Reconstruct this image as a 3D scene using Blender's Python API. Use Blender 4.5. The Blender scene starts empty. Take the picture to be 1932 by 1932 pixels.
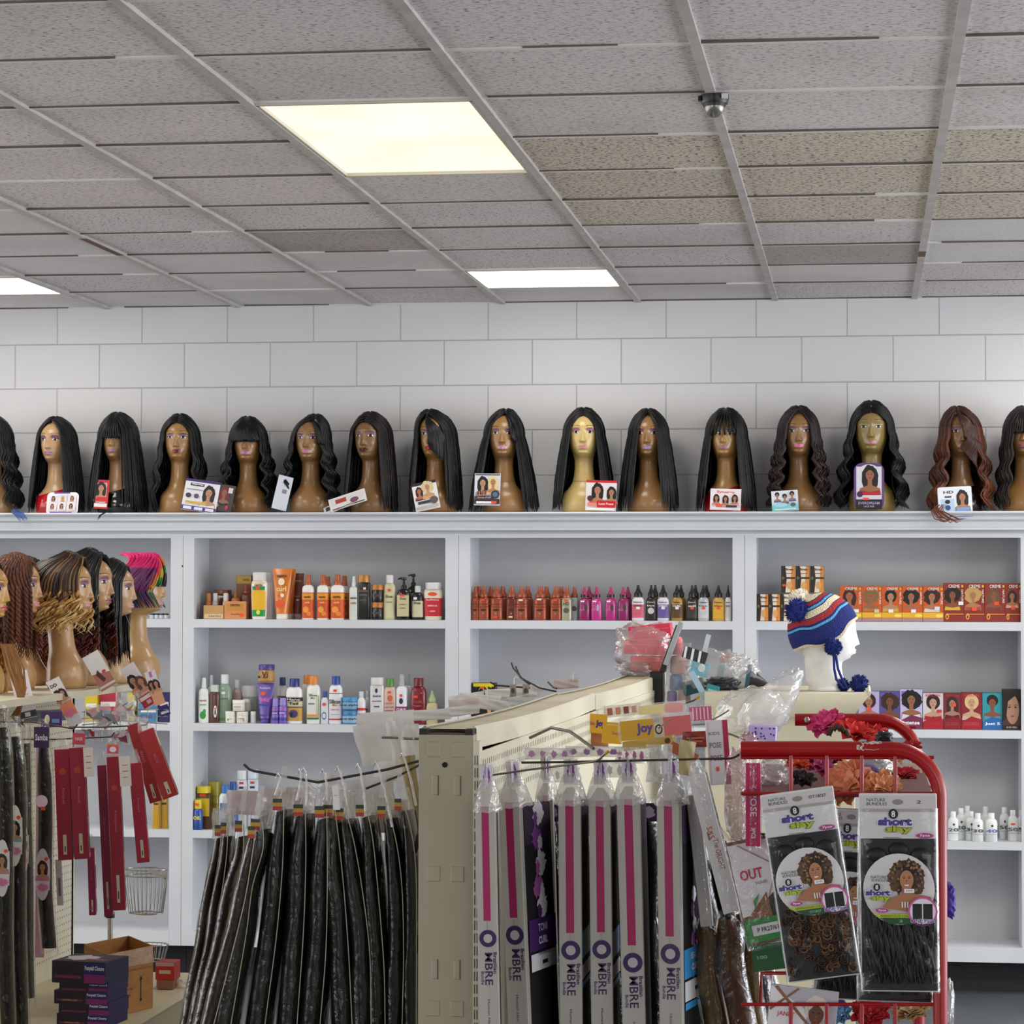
import bpy, math, random
from mathutils import Vector, Matrix
S = bpy.context.scene
COL = S.collection
PI = math.pi
# ---------------------------------------------------------------- camera
CAMZ = 1.72
F, YAW, PIT, ROL = 4925.5, 0.134289, 0.028687, 0.002008
_r0 = Vector((math.cos(YAW), math.sin(YAW), 0))
_f0 = Vector((-math.sin(YAW), math.cos(YAW), 0))
_up = Vector((0, 0, 1))
_fw = _f0*math.cos(PIT) + _up*math.sin(PIT)
_u1 = -_f0*math.sin(PIT) + _up*math.cos(PIT)
_r = _r0*math.cos(ROL) + _u1*math.sin(ROL)
_u = -_r0*math.sin(ROL) + _u1*math.cos(ROL)
cd = bpy.data.cameras.new('camera'); cam = bpy.data.objects.new('camera', cd); COL.objects.link(cam)
cd.sensor_width = 36; cd.sensor_fit = 'HORIZONTAL'; cd.lens = F*36/1932; cd.clip_start = .05; cd.clip_end = 100
m = Matrix((( _r.x, _u.x, -_fw.x, 0), (_r.y, _u.y, -_fw.y, 0), (_r.z, _u.z, -_fw.z, CAMZ), (0, 0, 0, 1)))
cam.matrix_world = m
S.camera = cam
def at(px, py, Y):
    """point on the plane y=Y that the photograph shows at px,py"""
    d = _fw*F + _r*(px-966) + _u*(966-py)
    t = Y/d.y
    return Vector((d.x*t, Y, CAMZ+d.z*t))
def mpp(Y):
    return Y/math.cos(YAW)/F        # metres per pixel at depth Y (about)
# ---------------------------------------------------------------- world, lights, exposure
S.view_settings.view_transform = 'Standard'; S.view_settings.look = 'None'
S.view_settings.gamma = 1; S.view_settings.use_curve_mapping = False
S.view_settings.exposure = 0.12
w = bpy.data.worlds.new('world'); S.world = w; w.use_nodes = True
# side walls left out, world brightened to both sides as added fill; the depth of the shop behind is dim
_n = w.node_tree; _bg = _n.nodes['Background']; _bg.inputs[0].default_value = (.95, .97, 1.0, 1)
_tc = _n.nodes.new('ShaderNodeTexCoord'); _sp = _n.nodes.new('ShaderNodeSeparateXYZ'); _sq = _n.nodes.new('ShaderNodeMath'); _sq.operation = 'MULTIPLY'
_ma = _n.nodes.new('ShaderNodeMath'); _ma.operation = 'MULTIPLY_ADD'; _ma.inputs[1].default_value = 2.9; _ma.inputs[2].default_value = .22
_n.links.new(_tc.outputs['Generated'], _sp.inputs[0]); _n.links.new(_sp.outputs[0], _sq.inputs[0]); _n.links.new(_sp.outputs[0], _sq.inputs[1]); _n.links.new(_sq.outputs[0], _ma.inputs[0]); _n.links.new(_ma.outputs[0], _bg.inputs[1])
H = 1.2777 + CAMZ          # ceiling height
D = 11.597                 # the far wall
GX = -0.3914               # a ceiling runner's x
def area(name, loc, size, power, col, rot=(0, 0, 0)):
    l = bpy.data.lights.new(name, 'AREA'); l.shape = 'RECTANGLE'; l.size, l.size_y = size
    l.energy = power; l.color = col
    o = bpy.data.objects.new(name, l); o.location = loc; o.rotation_euler = rot; COL.objects.link(o); return o
for x, y, l, pw in [(1.13, 10.68, .6, 9), (-6.2, 10.68, .6, 9), (3.57, 10.68, .6, 9), (1.13, 8.5, 1.2, 38), (-3.75, 8.5, 1.2, 34), (-6.2, 8.5, 1.2, 34), (3.57, 8.5, 1.2, 28), (1.13, 6.1, 1.2, 10), (-3.75, 6.1, 1.2, 16)]:
    area('ceiling_lamp', (x, y, H-.03), (.6, l), pw, (1, .96, .87))
for x, pw in ((-6.5, 150), (6.0, 150)):
    area('storefront_daylight', (x, -9, 1.6), (4, 2.2), pw, (1, .98, .96), (math.radians(94), 0, 0))
area('side_window_daylight', (5.9, 7.0, 1.2), (5, 2.2), 150, (.84, .90, 1), (math.radians(98), 0, math.radians(90)))
# ---------------------------------------------------------------- materials
def lin(c):
    return c/12.92 if c <= .04045 else ((c+.055)/1.055)**2.4
def rgb(h):
    h = h.lstrip('#'); return tuple(lin(int(h[i:i+2], 16)/255) for i in (0, 2, 4))
_M = {}
def mat(h, rough=.5, metal=0, emit=0, coat=0, alpha=1):
    k = (h, rough, metal, emit, coat, alpha)
    if k in _M: return _M[k]
    m = bpy.data.materials.new('paint_'+h.lstrip('#')); m.use_nodes = True
    b = m.node_tree.nodes['Principled BSDF']
    b.inputs['Base Color'].default_value = (*rgb(h), 1)
    b.inputs['Roughness'].default_value = rough; b.inputs['Metallic'].default_value = metal
    b.inputs['Coat Weight'].default_value = coat; b.inputs['Coat Roughness'].default_value = .15
    b.inputs['Alpha'].default_value = alpha
    if emit:
        b.inputs['Emission Color'].default_value = (*rgb(h), 1); b.inputs['Emission Strength'].default_value = emit
    _M[k] = m; return m
def nodemat(name):
    m = bpy.data.materials.new(name); m.use_nodes = True
    nt = m.node_tree; return m, nt, nt.nodes['Principled BSDF'], nt.links
def noisy(name, c1, c2, scale=(8, 8, 8), rough=.5, bump=0, detail=4, lo=.35, hi=.65, metal=0, bscale=None, dist=.002, coords='Object', coat=0):
    m, nt, b, L = nodemat(name)
    tc = nt.nodes.new('ShaderNodeTexCoord'); mp = nt.nodes.new('ShaderNodeMapping'); mp.inputs['Scale'].default_value = scale
    n = nt.nodes.new('ShaderNodeTexNoise'); n.inputs['Scale'].default_value = 1; n.inputs['Detail'].default_value = detail
    r = nt.nodes.new('ShaderNodeValToRGB'); r.color_ramp.elements[0].position = lo; r.color_ramp.elements[1].position = hi
    r.color_ramp.elements[0].color = (*rgb(c1), 1); r.color_ramp.elements[1].color = (*rgb(c2), 1)
    L.new(tc.outputs[coords], mp.inputs[0]); L.new(mp.outputs[0], n.inputs[0]); L.new(n.outputs[0], r.inputs[0]); L.new(r.outputs[0], b.inputs['Base Color'])
    b.inputs['Roughness'].default_value = rough; b.inputs['Metallic'].default_value = metal
    b.inputs['Coat Weight'].default_value = coat
    if bump:
        bp = nt.nodes.new('ShaderNodeBump'); bp.inputs['Strength'].default_value = bump; bp.inputs['Distance'].default_value = dist
        src = n
        if bscale:
            mp2 = nt.nodes.new('ShaderNodeMapping'); mp2.inputs['Scale'].default_value = bscale
            src = nt.nodes.new('ShaderNodeTexNoise'); src.inputs['Scale'].default_value = 1
            L.new(tc.outputs[coords], mp2.inputs[0]); L.new(mp2.outputs[0], src.inputs[0])
        L.new(src.outputs[0], bp.inputs['Height']); L.new(bp.outputs[0], b.inputs['Normal'])
    return m
def film(name, tint='ffffff', fac=.16, rough=.08, bump=.6, scale=30, haze=.0, hazecol='ffffff'):
    """thin clear plastic: transparent with a glossy, crinkled skin"""
    m, nt, b, L = nodemat(name); nt.nodes.remove(b)
    out = nt.nodes['Material Output']
    tr = nt.nodes.new('ShaderNodeBsdfTransparent'); tr.inputs[0].default_value = (*rgb(tint), 1)
    gl = nt.nodes.new('ShaderNodeBsdfGlossy'); gl.inputs['Roughness'].default_value = rough
    mx = nt.nodes.new('ShaderNodeMixShader'); lw = nt.nodes.new('ShaderNodeLayerWeight'); lw.inputs[0].default_value = .35
    ma = nt.nodes.new('ShaderNodeMath'); ma.operation = 'MULTIPLY_ADD'; ma.inputs[1].default_value = .5; ma.inputs[2].default_value = fac; ma.use_clamp = True
    tc = nt.nodes.new('ShaderNodeTexCoord'); n = nt.nodes.new('ShaderNodeTexNoise'); n.inputs['Scale'].default_value = scale
    n.inputs['Detail'].default_value = 3; n.inputs['Distortion'].default_value = 1.2
    bp = nt.nodes.new('ShaderNodeBump'); bp.inputs['Strength'].default_value = bump; bp.inputs['Distance'].default_value = .01
    L.new(tc.outputs['Object'], n.inputs[0]); L.new(n.outputs[0], bp.inputs['Height']); L.new(bp.outputs[0], gl.inputs['Normal'])
    L.new(bp.outputs[0], lw.inputs['Normal']); L.new(lw.outputs['Facing'], ma.inputs[0]); L.new(ma.outputs[0], mx.inputs[0])
    src = tr
    if haze:
        df = nt.nodes.new('ShaderNodeBsdfDiffuse'); df.inputs[0].default_value = (*rgb(hazecol), 1)
        m2 = nt.nodes.new('ShaderNodeMixShader'); m2.inputs[0].default_value = haze
        L.new(tr.outputs[0], m2.inputs[1]); L.new(df.outputs[0], m2.inputs[2]); src = m2
    L.new(src.outputs[0], mx.inputs[1]); L.new(gl.outputs[0], mx.inputs[2]); L.new(mx.outputs[0], out.inputs[0])
    return m
# ---------------------------------------------------------------- mesh builder
_TX = {}
def text_mesh(s, bold=0):
    if any(c in 'MWNVAKmwvk' for c in s): bold = min(bold, .010)
    k = (s, bold)
    if k in _TX: return _TX[k]
    c = bpy.data.curves.new('t', 'FONT'); c.body = s; c.size = 1; c.align_x = 'CENTER'; c.align_y = 'CENTER'
    c.resolution_u = 2; c.offset = bold
    o = bpy.data.objects.new('t', c); COL.objects.link(o)
    bpy.context.view_layer.update()
    me = bpy.data.meshes.new_from_object(o.evaluated_get(bpy.context.evaluated_depsgraph_get()))
    vs = [(v.co.x, v.co.y) for v in me.vertices]; fs = [tuple(p.vertices) for p in me.polygons]
    bpy.data.objects.remove(o); bpy.data.curves.remove(c); bpy.data.meshes.remove(me)
    if vs:
        x0 = min(v[0] for v in vs); x1 = max(v[0] for v in vs); y0 = min(v[1] for v in vs); y1 = max(v[1] for v in vs)
        vs = [((x-(x0+x1)/2)/(x1-x0), (y-(y0+y1)/2)/(y1-y0)) for x, y in vs]
        asp = (x1-x0)/(y1-y0)
    else: asp = 1
    _TX[k] = (vs, fs, asp); return _TX[k]
class MB:
    def __init__(s, M=None):
        s.v = []; s.f = []; s.mi = []; s.sm = []; s.ms = []; s.M = M or Matrix.Identity(4)
    def mid(s, m):
        if isinstance(m, str): m = mat(m)
        if m not in s.ms: s.ms.append(m)
        return s.ms.index(m)
    def add(s, vs, fs, m, smooth=False):
        k = len(s.v); i = s.mid(m)
        s.v += [tuple(s.M @ Vector(p)) for p in vs]
        for f in fs:
            s.f.append(tuple(k+j for j in f)); s.mi.append(i); s.sm.append(smooth)
    def box(s, lo, hi, m, M=None):
        x0, y0, z0 = lo; x1, y1, z1 = hi
        vs = [(x0, y0, z0), (x1, y0, z0), (x1, y1, z0), (x0, y1, z0), (x0, y0, z1), (x1, y0, z1), (x1, y1, z1), (x0, y1, z1)]
        if M: vs = [M @ Vector(p) for p in vs]
        s.add(vs, [(3, 2, 1, 0), (4, 5, 6, 7), (0, 1, 5, 4), (1, 2, 6, 5), (2, 3, 7, 6), (3, 0, 4, 7)], m)
    def cbox(s, lo, hi, m, c=.003):
        """box with chamfered vertical edges and top/bottom"""
        x0, y0, z0 = lo; x1, y1, z1 = hi
        def ring(z, i): return [(x0+c+i, y0+i, z), (x1-c-i, y0+i, z), (x1-i, y0+c+i, z), (x1-i, y1-c-i, z), (x1-c-i, y1-i, z), (x0+c+i, y1-i, z), (x0+i, y1-c-i, z), (x0+i, y0+c+i, z)]
        s.rings([ring(z0, c), ring(z0+c, 0), ring(z1-c, 0), ring(z1, c)], m, smooth=False)
    def rings(s, R, m, closed=True, caps=True, smooth=True):
        n = len(R[0]); vs = [p for r in R for p in r]; fs = []
        for i in range(len(R)-1):
            for j in range(n if closed else n-1):
                k = (j+1) % n; fs.append((i*n+j, i*n+k, (i+1)*n+k, (i+1)*n+j))
        s.add(vs, fs, m, smooth)
        if caps and closed:
            s.add(R[0], [tuple(reversed(range(n)))], m); s.add(R[-1], [tuple(range(n))], m)
    def lathe(s, prof, m, c=(0, 0, 0), n=20, ex=2.0, sx=1, sy=1, caps=True):
        """ex: superellipse exponent"""
        def ring(r, z):
            out = []
            for j in range(n):
                a = 2*PI*(j+.5)/n; ca, sa = math.cos(a), math.sin(a)
                x = math.copysign(abs(ca)**(2/ex), ca); y = math.copysign(abs(sa)**(2/ex), sa)
                out.append((c[0]+x*r*sx, c[1]+y*r*sy, c[2]+z))
            return out
        s.rings([ring(max(r, 1e-4), z) for r, z in prof], m, caps=caps)
    def tube(s, pts, r, m, n=8, caps=True, flat=1.0):
        pts = [Vector(p) for p in pts]; rs = r if isinstance(r, (list, tuple)) else [r]*len(pts)
        R = []; up = None
        for i, p in enumerate(pts):
            t = (pts[min(i+1, len(pts)-1)] - pts[max(i-1, 0)])
            if t.length < 1e-9: t = Vector((0, 0, 1))
            t.normalize()
            if up is None:
                up = Vector((0, 0, 1)) if abs(t.z) < .9 else Vector((1, 0, 0))
            sd = t.cross(up)
            if sd.length < 1e-6: sd = t.orthogonal()
            sd.normalize(); up = sd.cross(t).normalized()
            R.append([p + (sd*math.cos(2*PI*j/n)+up*math.sin(2*PI*j/n)*flat)*rs[i] for j in range(n)])
        s.rings(R, m, caps=caps)
    def ball(s, c, r, m, n=16, k=10, sc=(1, 1, 1)):
        R = []
        for i in range(k+1):
            a = PI*i/k; a = min(max(a, .02), PI-.02)
            R.append([(c[0]+math.sin(a)*math.cos(2*PI*j/n)*r*sc[0], c[1]+math.sin(a)*math.sin(2*PI*j/n)*r*sc[1], c[2]-math.cos(a)*r*sc[2]) for j in range(n)])
        s.rings(R, m)
    def sheet(s, fn, nu, nv, m, smooth=True):
        vs = [fn(i/nu, j/nv) for j in range(nv+1) for i in range(nu+1)]
        fs = [(j*(nu+1)+i, j*(nu+1)+i+1, (j+1)*(nu+1)+i+1, (j+1)*(nu+1)+i) for j in range(nv) for i in range(nu)]
        s.add(vs, fs, m, smooth)
    def build(s, name, parent=None, label=None, **kw):
        me = bpy.data.meshes.new(name); me.from_pydata(s.v, [], s.f)
        for m in s.ms: me.materials.append(m)
        me.polygons.foreach_set('material_index', s.mi); me.polygons.foreach_set('use_smooth', s.sm); me.update()
        o = bpy.data.objects.new(name, me); COL.objects.link(o)
        if parent: o.parent = parent
        if label: o['label'] = label
        for k, v in kw.items(): o[k] = v
        return o
class Print:
    """flat print on a face: origin o (centre), u right, v up, outward normal n; every mark a thin layer higher"""
    def __init__(s, mb, o, u, v, lift=.0003, step=.00025, wrap=None):
        s.mb = mb; s.o = Vector(o); s.u = Vector(u).normalized(); s.v = Vector(v).normalized(); s.n = s.u.cross(s.v); s.h = lift; s.st = step; s.wrap = wrap
    def P(s, x, y):
        if s.wrap:      # wrapped round a vertical cylinder of radius wrap
            a = x/s.wrap; r = s.wrap+s.h
            return s.o + s.u*(math.sin(a)*r) + s.n*(math.cos(a)*r-s.wrap) + s.v*y
        return s.o + s.u*x + s.v*y + s.n*s.h
    def poly(s, pts, m):
        s.mb.add([s.P(x, y) for x, y in pts], [tuple(range(len(pts)))], m); s.h += s.st
    def rect(s, x, y, w, h, m, k=1):
        if s.wrap: k = max(k, 6)
        vs = []; 
        for i in range(k+1):
            xx = x-w/2+w*i/k; vs += [s.P(xx, y-h/2), s.P(xx, y+h/2)]
        s.mb.add(vs, [(2*i, 2*i+2, 2*i+3, 2*i+1) for i in range(k)], m); s.h += s.st
    def ell(s, x, y, rx, ry, m, n=18, rot=0):
        c, t = math.cos(rot), math.sin(rot)
        s.poly([(x+rx*math.cos(2*PI*i/n)*c-ry*math.sin(2*PI*i/n)*t, y+rx*math.cos(2*PI*i/n)*t+ry*math.sin(2*PI*i/n)*c) for i in range(n)], m)
    def blob(s, x, y, rx, ry, m, seed=1, j=.15, n=26):
        rd = random.Random(seed)
        s.poly([(x+rx*math.cos(2*PI*i/n)*(1+rd.uniform(-j, j)), y+ry*math.sin(2*PI*i/n)*(1+rd.uniform(-j, j))) for i in range(n)], m)
    def text(s, t, x, y, w, h, m, bold=.02, rot=0):
        vs, fs, a = text_mesh(t, bold); c, q = math.cos(rot), math.sin(rot)
        if h is None: h = w/a
        if w is None: w = h*a
        s.mb.add([s.P(x+vx*w*c-vy*h*q, y+vx*w*q+vy*h*c) for vx, vy in vs], fs, m); s.h += s.st
    def lady(s, x, y, h, hair='1a120f', skin='b07a55', top='7a2030', style='long', seed=1):
        """small printed portrait, h = height"""
        if style == 'long': s.blob(x, y+.04*h, .27*h, .44*h, hair, seed, .06)
        if style == 'curly': s.blob(x, y+.16*h, .36*h, .34*h, hair, seed, .12)
        if style == 'bob': s.blob(x, y+.18*h, .26*h, .29*h, hair, seed, .04)
        if style == 'short': s.blob(x, y+.25*h, .22*h, .23*h, hair, seed, .05)
        s.poly([(x-.07*h, y+.1*h), (x+.07*h, y+.1*h), (x+.07*h, y-.18*h), (x+.32*h, y-.28*h), (x+.36*h, y-.5*h), (x-.36*h, y-.5*h), (x-.32*h, y-.28*h), (x-.07*h, y-.18*h)], skin)
        s.poly([(x-.3*h, y-.34*h), (x, y-.4*h), (x+.3*h, y-.34*h), (x+.34*h, y-.5*h), (x-.34*h, y-.5*h)], top)
        s.ell(x, y+.16*h, .135*h, .19*h, skin)
        s.poly([(x-.14*h, y+.2*h), (x-.15*h, y+.38*h), (x+.15*h, y+.38*h), (x+.14*h, y+.2*h), (x+.05*h, y+.3*h), (x-.04*h, y+.31*h)], hair)
        for q in (-1, 1): s.ell(x+q*.055*h, y+.18*h, .028*h, .012*h, '20120e', 8)
        s.poly([(x-.015*h, y+.1*h), (x+.015*h, y+.1*h), (x, y+.15*h)], '8a5a40')
        s.ell(x, y+.055*h, .045*h, .017*h, 'a8323e', 8)
# ---------------------------------------------------------------- object helpers
def tag(o, label, cat, group=None):
    o['label'] = label; o['category'] = cat
    if group: o['group'] = group
    return o
def thing(name, label, cat, loc=(0, 0, 0), rz=0, group=None, rx=0, ry=0, scale=1):
    o = bpy.data.objects.new(name, None); COL.objects.link(o); o.location = loc; o.rotation_euler = (rx, ry, rz)
    o.scale = (scale,)*3; o.empty_display_size = .05
    return tag(o, label, cat, group)
def struct(o):
    o['kind'] = 'structure'; return o
def copy_tree(o, parent=None):
    c = o.copy(); COL.objects.link(c); c.parent = parent
    for ch in list(o.children): copy_tree(ch, c)
    return c
# ================================================================ THE ROOM
def ceiling_material(name, base, dark, dens, sx=60, sy=240, dirt='a59d98'):
    m, nt, b, L = nodemat(name)
    tc = nt.nodes.new('ShaderNodeTexCoord'); mp = nt.nodes.new('ShaderNodeMapping'); mp.inputs['Scale'].default_value = (sx, sy, 1)
    n = nt.nodes.new('ShaderNodeTexNoise'); n.inputs['Scale'].default_value = 1; n.inputs['Detail'].default_value = 1.5; n.inputs['Distortion'].default_value = .4
    r = nt.nodes.new('ShaderNodeValToRGB'); r.color_ramp.elements[0].position = dens; r.color_ramp.elements[1].position = dens+.05
    r.color_ramp.elements[0].color = (1, 1, 1, 1); r.color_ramp.elements[1].color = (0, 0, 0, 1)
    n2 = nt.nodes.new('ShaderNodeTexNoise'); n2.inputs['Scale'].default_value = 1.3; n2.inputs['Detail'].default_value = 5
    mx0 = nt.nodes.new('ShaderNodeMix'); mx0.data_type = 'RGBA'; mx0.inputs[6].default_value = (*rgb(base), 1); mx0.inputs[7].default_value = (*rgb(dirt), 1)
    r2 = nt.nodes.new('ShaderNodeMapRange'); r2.inputs[1].default_value = .45; r2.inputs[2].default_value = .8; r2.inputs[4].default_value = .45
    mx = nt.nodes.new('ShaderNodeMix'); mx.data_type = 'RGBA'; mx.inputs[7].default_value = (*rgb(dark), 1)
    L.new(tc.outputs['Object'], mp.inputs[0]); L.new(mp.outputs[0], n.inputs[0]); L.new(n.outputs[0], r.inputs[0])
    L.new(tc.outputs['Object'], n2.inputs[0]); L.new(n2.outputs[0], r2.inputs[0]); L.new(r2.outputs[0], mx0.inputs[0])
    L.new(mx0.outputs[2], mx.inputs[6]); L.new(r.outputs[0], mx.inputs[0]); L.new(mx.outputs[2], b.inputs['Base Color'])
    b.inputs['Roughness'].default_value = .9
    return m
CT_A = ceiling_material('acoustic_tile_fissured', 'e0d6d5', '6b6161', .36)
CT_B = ceiling_material('acoustic_tile_yellowed', 'd8ccbc', '5a4c40', .39, 70, 120, 'bcae9c')
CT_C = ceiling_material('acoustic_tile_speckled', 'ded7d6', '625b59', .35, 90, 110)
CT_D = ceiling_material('acoustic_tile_plain', 'e0dad9', '9d9695', .30, 90, 110)
CT_E = ceiling_material('acoustic_tile_dirty', 'bcb1aa', '6b625e', .36, 60, 150, '857b73')
G = .61
X0, X1, Y0, Y1 = -12, 9, -14, 19     # grid index range; column k spans GX+k*G, row k spans D-(k+1)G .. D-kG
LIGHTS = {(-2, 7): 'n', (-2, 6): 'n', (-2, 1): 'f', (-6, 1): 'f'}
cb = MB(); rd = random.Random(4)
YEL = {(-5, 6), (-5, 7), (-6, 6), (-6, 7), (-1, 6), (0, 6), (1, 6), (-1, 5), (0, 5), (1, 5), (-1, 4), (0, 4), (1, 4)}
YEL = {(-5+0, 6), (-5, 7), (-6, 6), (-6, 7), (-1, 6), (0, 6), (1, 6), (-1, 5), (0, 5), (1, 5), (-1, 4), (0, 4), (1, 4)}
for kx in range(X0, X1):
    for ky in range(0, 24):
        if (kx, ky) in LIGHTS: continue
        x, y = GX+kx*G, D-ky*G
        mt = CT_A if ky > 4 else rd.choice([CT_C, CT_D, CT_C, CT_D, CT_A])
        if (kx, ky) in YEL: mt = CT_B
        if (kx, ky) in {(0, 2), (-3, 3)}: mt = CT_E
        zz = [H+.003+rd.uniform(-.002, .002) for _ in range(4)]
        cb.add([(x, y, zz[0]), (x, y-G, zz[1]), (x+G, y-G, zz[2]), (x+G, y, zz[3])], [(0, 1, 2, 3)], mt)
cb.box((GX+X0*G, -3, H+.1), (GX+X1*G, D+.2, H+.16), '8a8584')
struct(cb.build('ceiling'))
gb = MB(); RUN = noisy('ceiling_runner_paint', 'b3aeaa', 'c4bfbb', (3, 9, 3), .55); gl = mat('e4e0da', .5); gd = mat('6b625d', .8); stn = mat('6e5142', .8)
for kx in range(X0, X1+1):
    x = GX+kx*G
    gb.box((x-.0125, -3, H-.008), (x+.0135, D, H+.012), RUN)
for ky in range(0, 24):
    y = D-ky*G
    for kx in range(X0, X1):
        if ky == 7 and kx == -2: continue
        gb.box((GX+kx*G, y-.011, H-.0022), (GX+kx*G+G, y+.011, H+.008), gl)
        if kx == -2 and ky == 7: continue
        if rd.random() < .9 and (kx, ky) not in LIGHTS and (kx, ky-1) not in LIGHTS:      # thin gap where the tile meets the bar
            a = rd.choice((0, 0, 0, rd.uniform(0, .4)))*G; e = rd.uniform(.0025, .006)
            gb.box((GX+kx*G+a, y-.0115-e, H-.0024), (GX+kx*G+G*rd.choice((1, 1, .7)), y-.0112, H+.004), gd)
gb.box((GX-5*G-.0138, D-8.0*G, H-.0085), (GX-5*G+.0138, D-7.1*G, H-.007), stn)
gb.box((GX-4*G-.0138+G*0, D-3.9*G, H-.0085), (GX-4*G+.0138, D-3.1*G, H-.007), stn)
gb.box((GX+1*G-.0138, D-2.7*G, H-.0085), (GX+1*G+.0138, D-2.45*G, H-.007), stn)
o = struct(gb.build('trim_1')); o['label'] = 'white metal ceiling grid bars with brown rust marks'
# light fixtures
def fixture(kx, ky, n, col, strength, label):
    x, y = GX+kx*G, D-ky*G
    t = thing('ceiling_light', label, 'ceiling light', (x+G/2, y-n*G/2, H))
    w, l = G-.03, n*G-.022
    b = MB(); fr = mat('cfc6b8', .4)
    for s in (-1, 1):
        b.box((s*w/2-.009, -l/2, -.006), (s*w/2+.009, l/2, .05), fr); b.box((-w/2, s*l/2-.008, -.006), (w/2, s*l/2+.008, .05), fr)
    b.box((-w/2, -l/2, .05), (w/2, l/2, .06), fr)
    b.build('frame', t)
    m, nt, bs, L = nodemat('light_diffuser')
    tc = nt.nodes.new('ShaderNodeTexCoord'); nz = nt.nodes.new('ShaderNodeTexNoise'); nz.inputs['Scale'].default_value = 2.2; nz.inputs['Detail'].default_value = 1
    mr = nt.nodes.new('ShaderNodeMapRange'); mr.inputs[1].default_value = .35; mr.inputs[2].default_value = .65; mr.inputs[3].default_value = strength*.86; mr.inputs[4].default_value = strength*1.08
    L.new(tc.outputs['Object'], nz.inputs[0]); L.new(nz.outputs[0], mr.inputs[0]); L.new(mr.outputs[0], bs.inputs['Emission Strength'])
    bs.inputs['Emission Color'].default_value = (*rgb(col), 1); bs.inputs['Base Color'].default_value = (.4, .4, .36, 1); bs.inputs['Roughness'].default_value = .4
    b = MB(); b.box((-w/2+.008, -l/2+.008, .004), (w/2-.008, l/2-.008, .010), m); b.build('diffuser', t)
fixture(-2, 6, 2, 'fffbdc', .93, 'large cream ceiling light panel nearest the camera, two tiles long')
fixture(-2, 1, 1, 'fffcf4', 7, 'small bright white ceiling light panel over the middle of the block wall')
fixture(-6, 1, 1, 'fffcf4', 7, 'bright white ceiling light panel cut by the left edge of the photo')
# dome camera
c = Vector((GX+.004, D-7.72*G, H)); c = at(1348, 172, D-8*G); c.z = H-.008
t = thing('security_camera', 'small dome security camera with black base hanging from the ceiling grid', 'security camera', c)
b = MB(); bk = mat('15151a', .35)
b.lathe([(.034, -.022), (.037, -.012), (.037, 0)], bk, n=28); b.lathe([(.029, -.03), (.03, -.022)], bk, n=28)
b.box((.02, -.036, -.014), (.036, -.02, -.002), 'd8d6d6'); b.box((-.041, -.02, -.016), (-.034, 0, -.004), bk)
b.build('base', t)
b = MB(); b.lathe([(.004, -.058), (.012, -.056), (.020, -.049), (.0255, -.038), (.0265, -.030)], mat('8b8880', .22, .6), n=28); b.build('dome', t, 'silver smoked dome')
# back wall of painted blocks
def block_wall_material():
    m, nt, b, L = nodemat('painted_block_wall')
    tc = nt.nodes.new('ShaderNodeTexCoord'); sp = nt.nodes.new('ShaderNodeSeparateXYZ'); cx = nt.nodes.new('ShaderNodeCombineXYZ')
    p = at(1172, 600, D); z0 = at(966, 641, D).z
    br = nt.nodes.new('ShaderNodeTexBrick'); br.inputs['Scale'].default_value = 1
    BW, BH = .4005, .2035
    br.inputs['Brick Width'].default_value = BW; br.inputs['Row Height'].default_value = BH; br.inputs['Mortar Size'].default_value = .0035
    br.inputs['Mortar Smooth'].default_value = .6; br.offset = .5; br.offset_frequency = 2
    a1 = nt.nodes.new('ShaderNodeMath'); a1.inputs[1].default_value = -p.x+BW*20; a2 = nt.nodes.new('ShaderNodeMath'); a2.inputs[1].default_value = -z0+BH*20
    L.new(tc.outputs['Object'], sp.inputs[0]); L.new(sp.outputs[0], a1.inputs[0]); L.new(sp.outputs[2], a2.inputs[0])
    L.new(a1.outputs[0], cx.inputs[0]); L.new(a2.outputs[0], cx.inputs[1]); L.new(cx.outputs[0], br.inputs[0])
    br.inputs['Color1'].default_value = (*rgb('dfdedf'), 1); br.inputs['Color2'].default_value = (*rgb('dbdadc'), 1); br.inputs['Mortar'].default_value = (*rgb('b9b8bb'), 1)
    n = nt.nodes.new('ShaderNodeTexNoise'); n.inputs['Scale'].default_value = 45; n.inputs['Detail'].default_value = 6
    n3 = nt.nodes.new('ShaderNodeTexNoise'); n3.inputs['Scale'].default_value = 160
    ms = nt.nodes.new('ShaderNodeMath'); ms.operation = 'MULTIPLY_ADD'; ms.inputs[1].default_value = .35
    mul = nt.nodes.new('ShaderNodeMath'); mul.operation = 'MULTIPLY'; mul.inputs[1].default_value = -1.6
    L.new(br.outputs['Fac'], mul.inputs[0]); L.new(n.outputs[0], ms.inputs[0]); L.new(mul.outputs[0], ms.inputs[2])
    L.new(tc.outputs['Object'], n.inputs[0])
    bp = nt.nodes.new('ShaderNodeBump'); bp.inputs['Strength'].default_value = .55; bp.inputs['Distance'].default_value = .004
    L.new(ms.outputs[0], bp.inputs['Height']); L.new(bp.outputs[0], b.inputs['Normal']); L.new(br.outputs['Color'], b.inputs['Base Color'])
    b.inputs['Roughness'].default_value = .55
    return m
b = MB(); b.box((-8, D, -.02), (6, D+.2, H+.1), block_wall_material()); struct(b.build('wall_back'))
b = MB(); b.box((-8, -3, -.08), (6, D+.2, 0), noisy('floor_vinyl', '4c5256', '5b6165', (3, 3, 3), .35)); struct(b.build('floor'))
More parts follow.
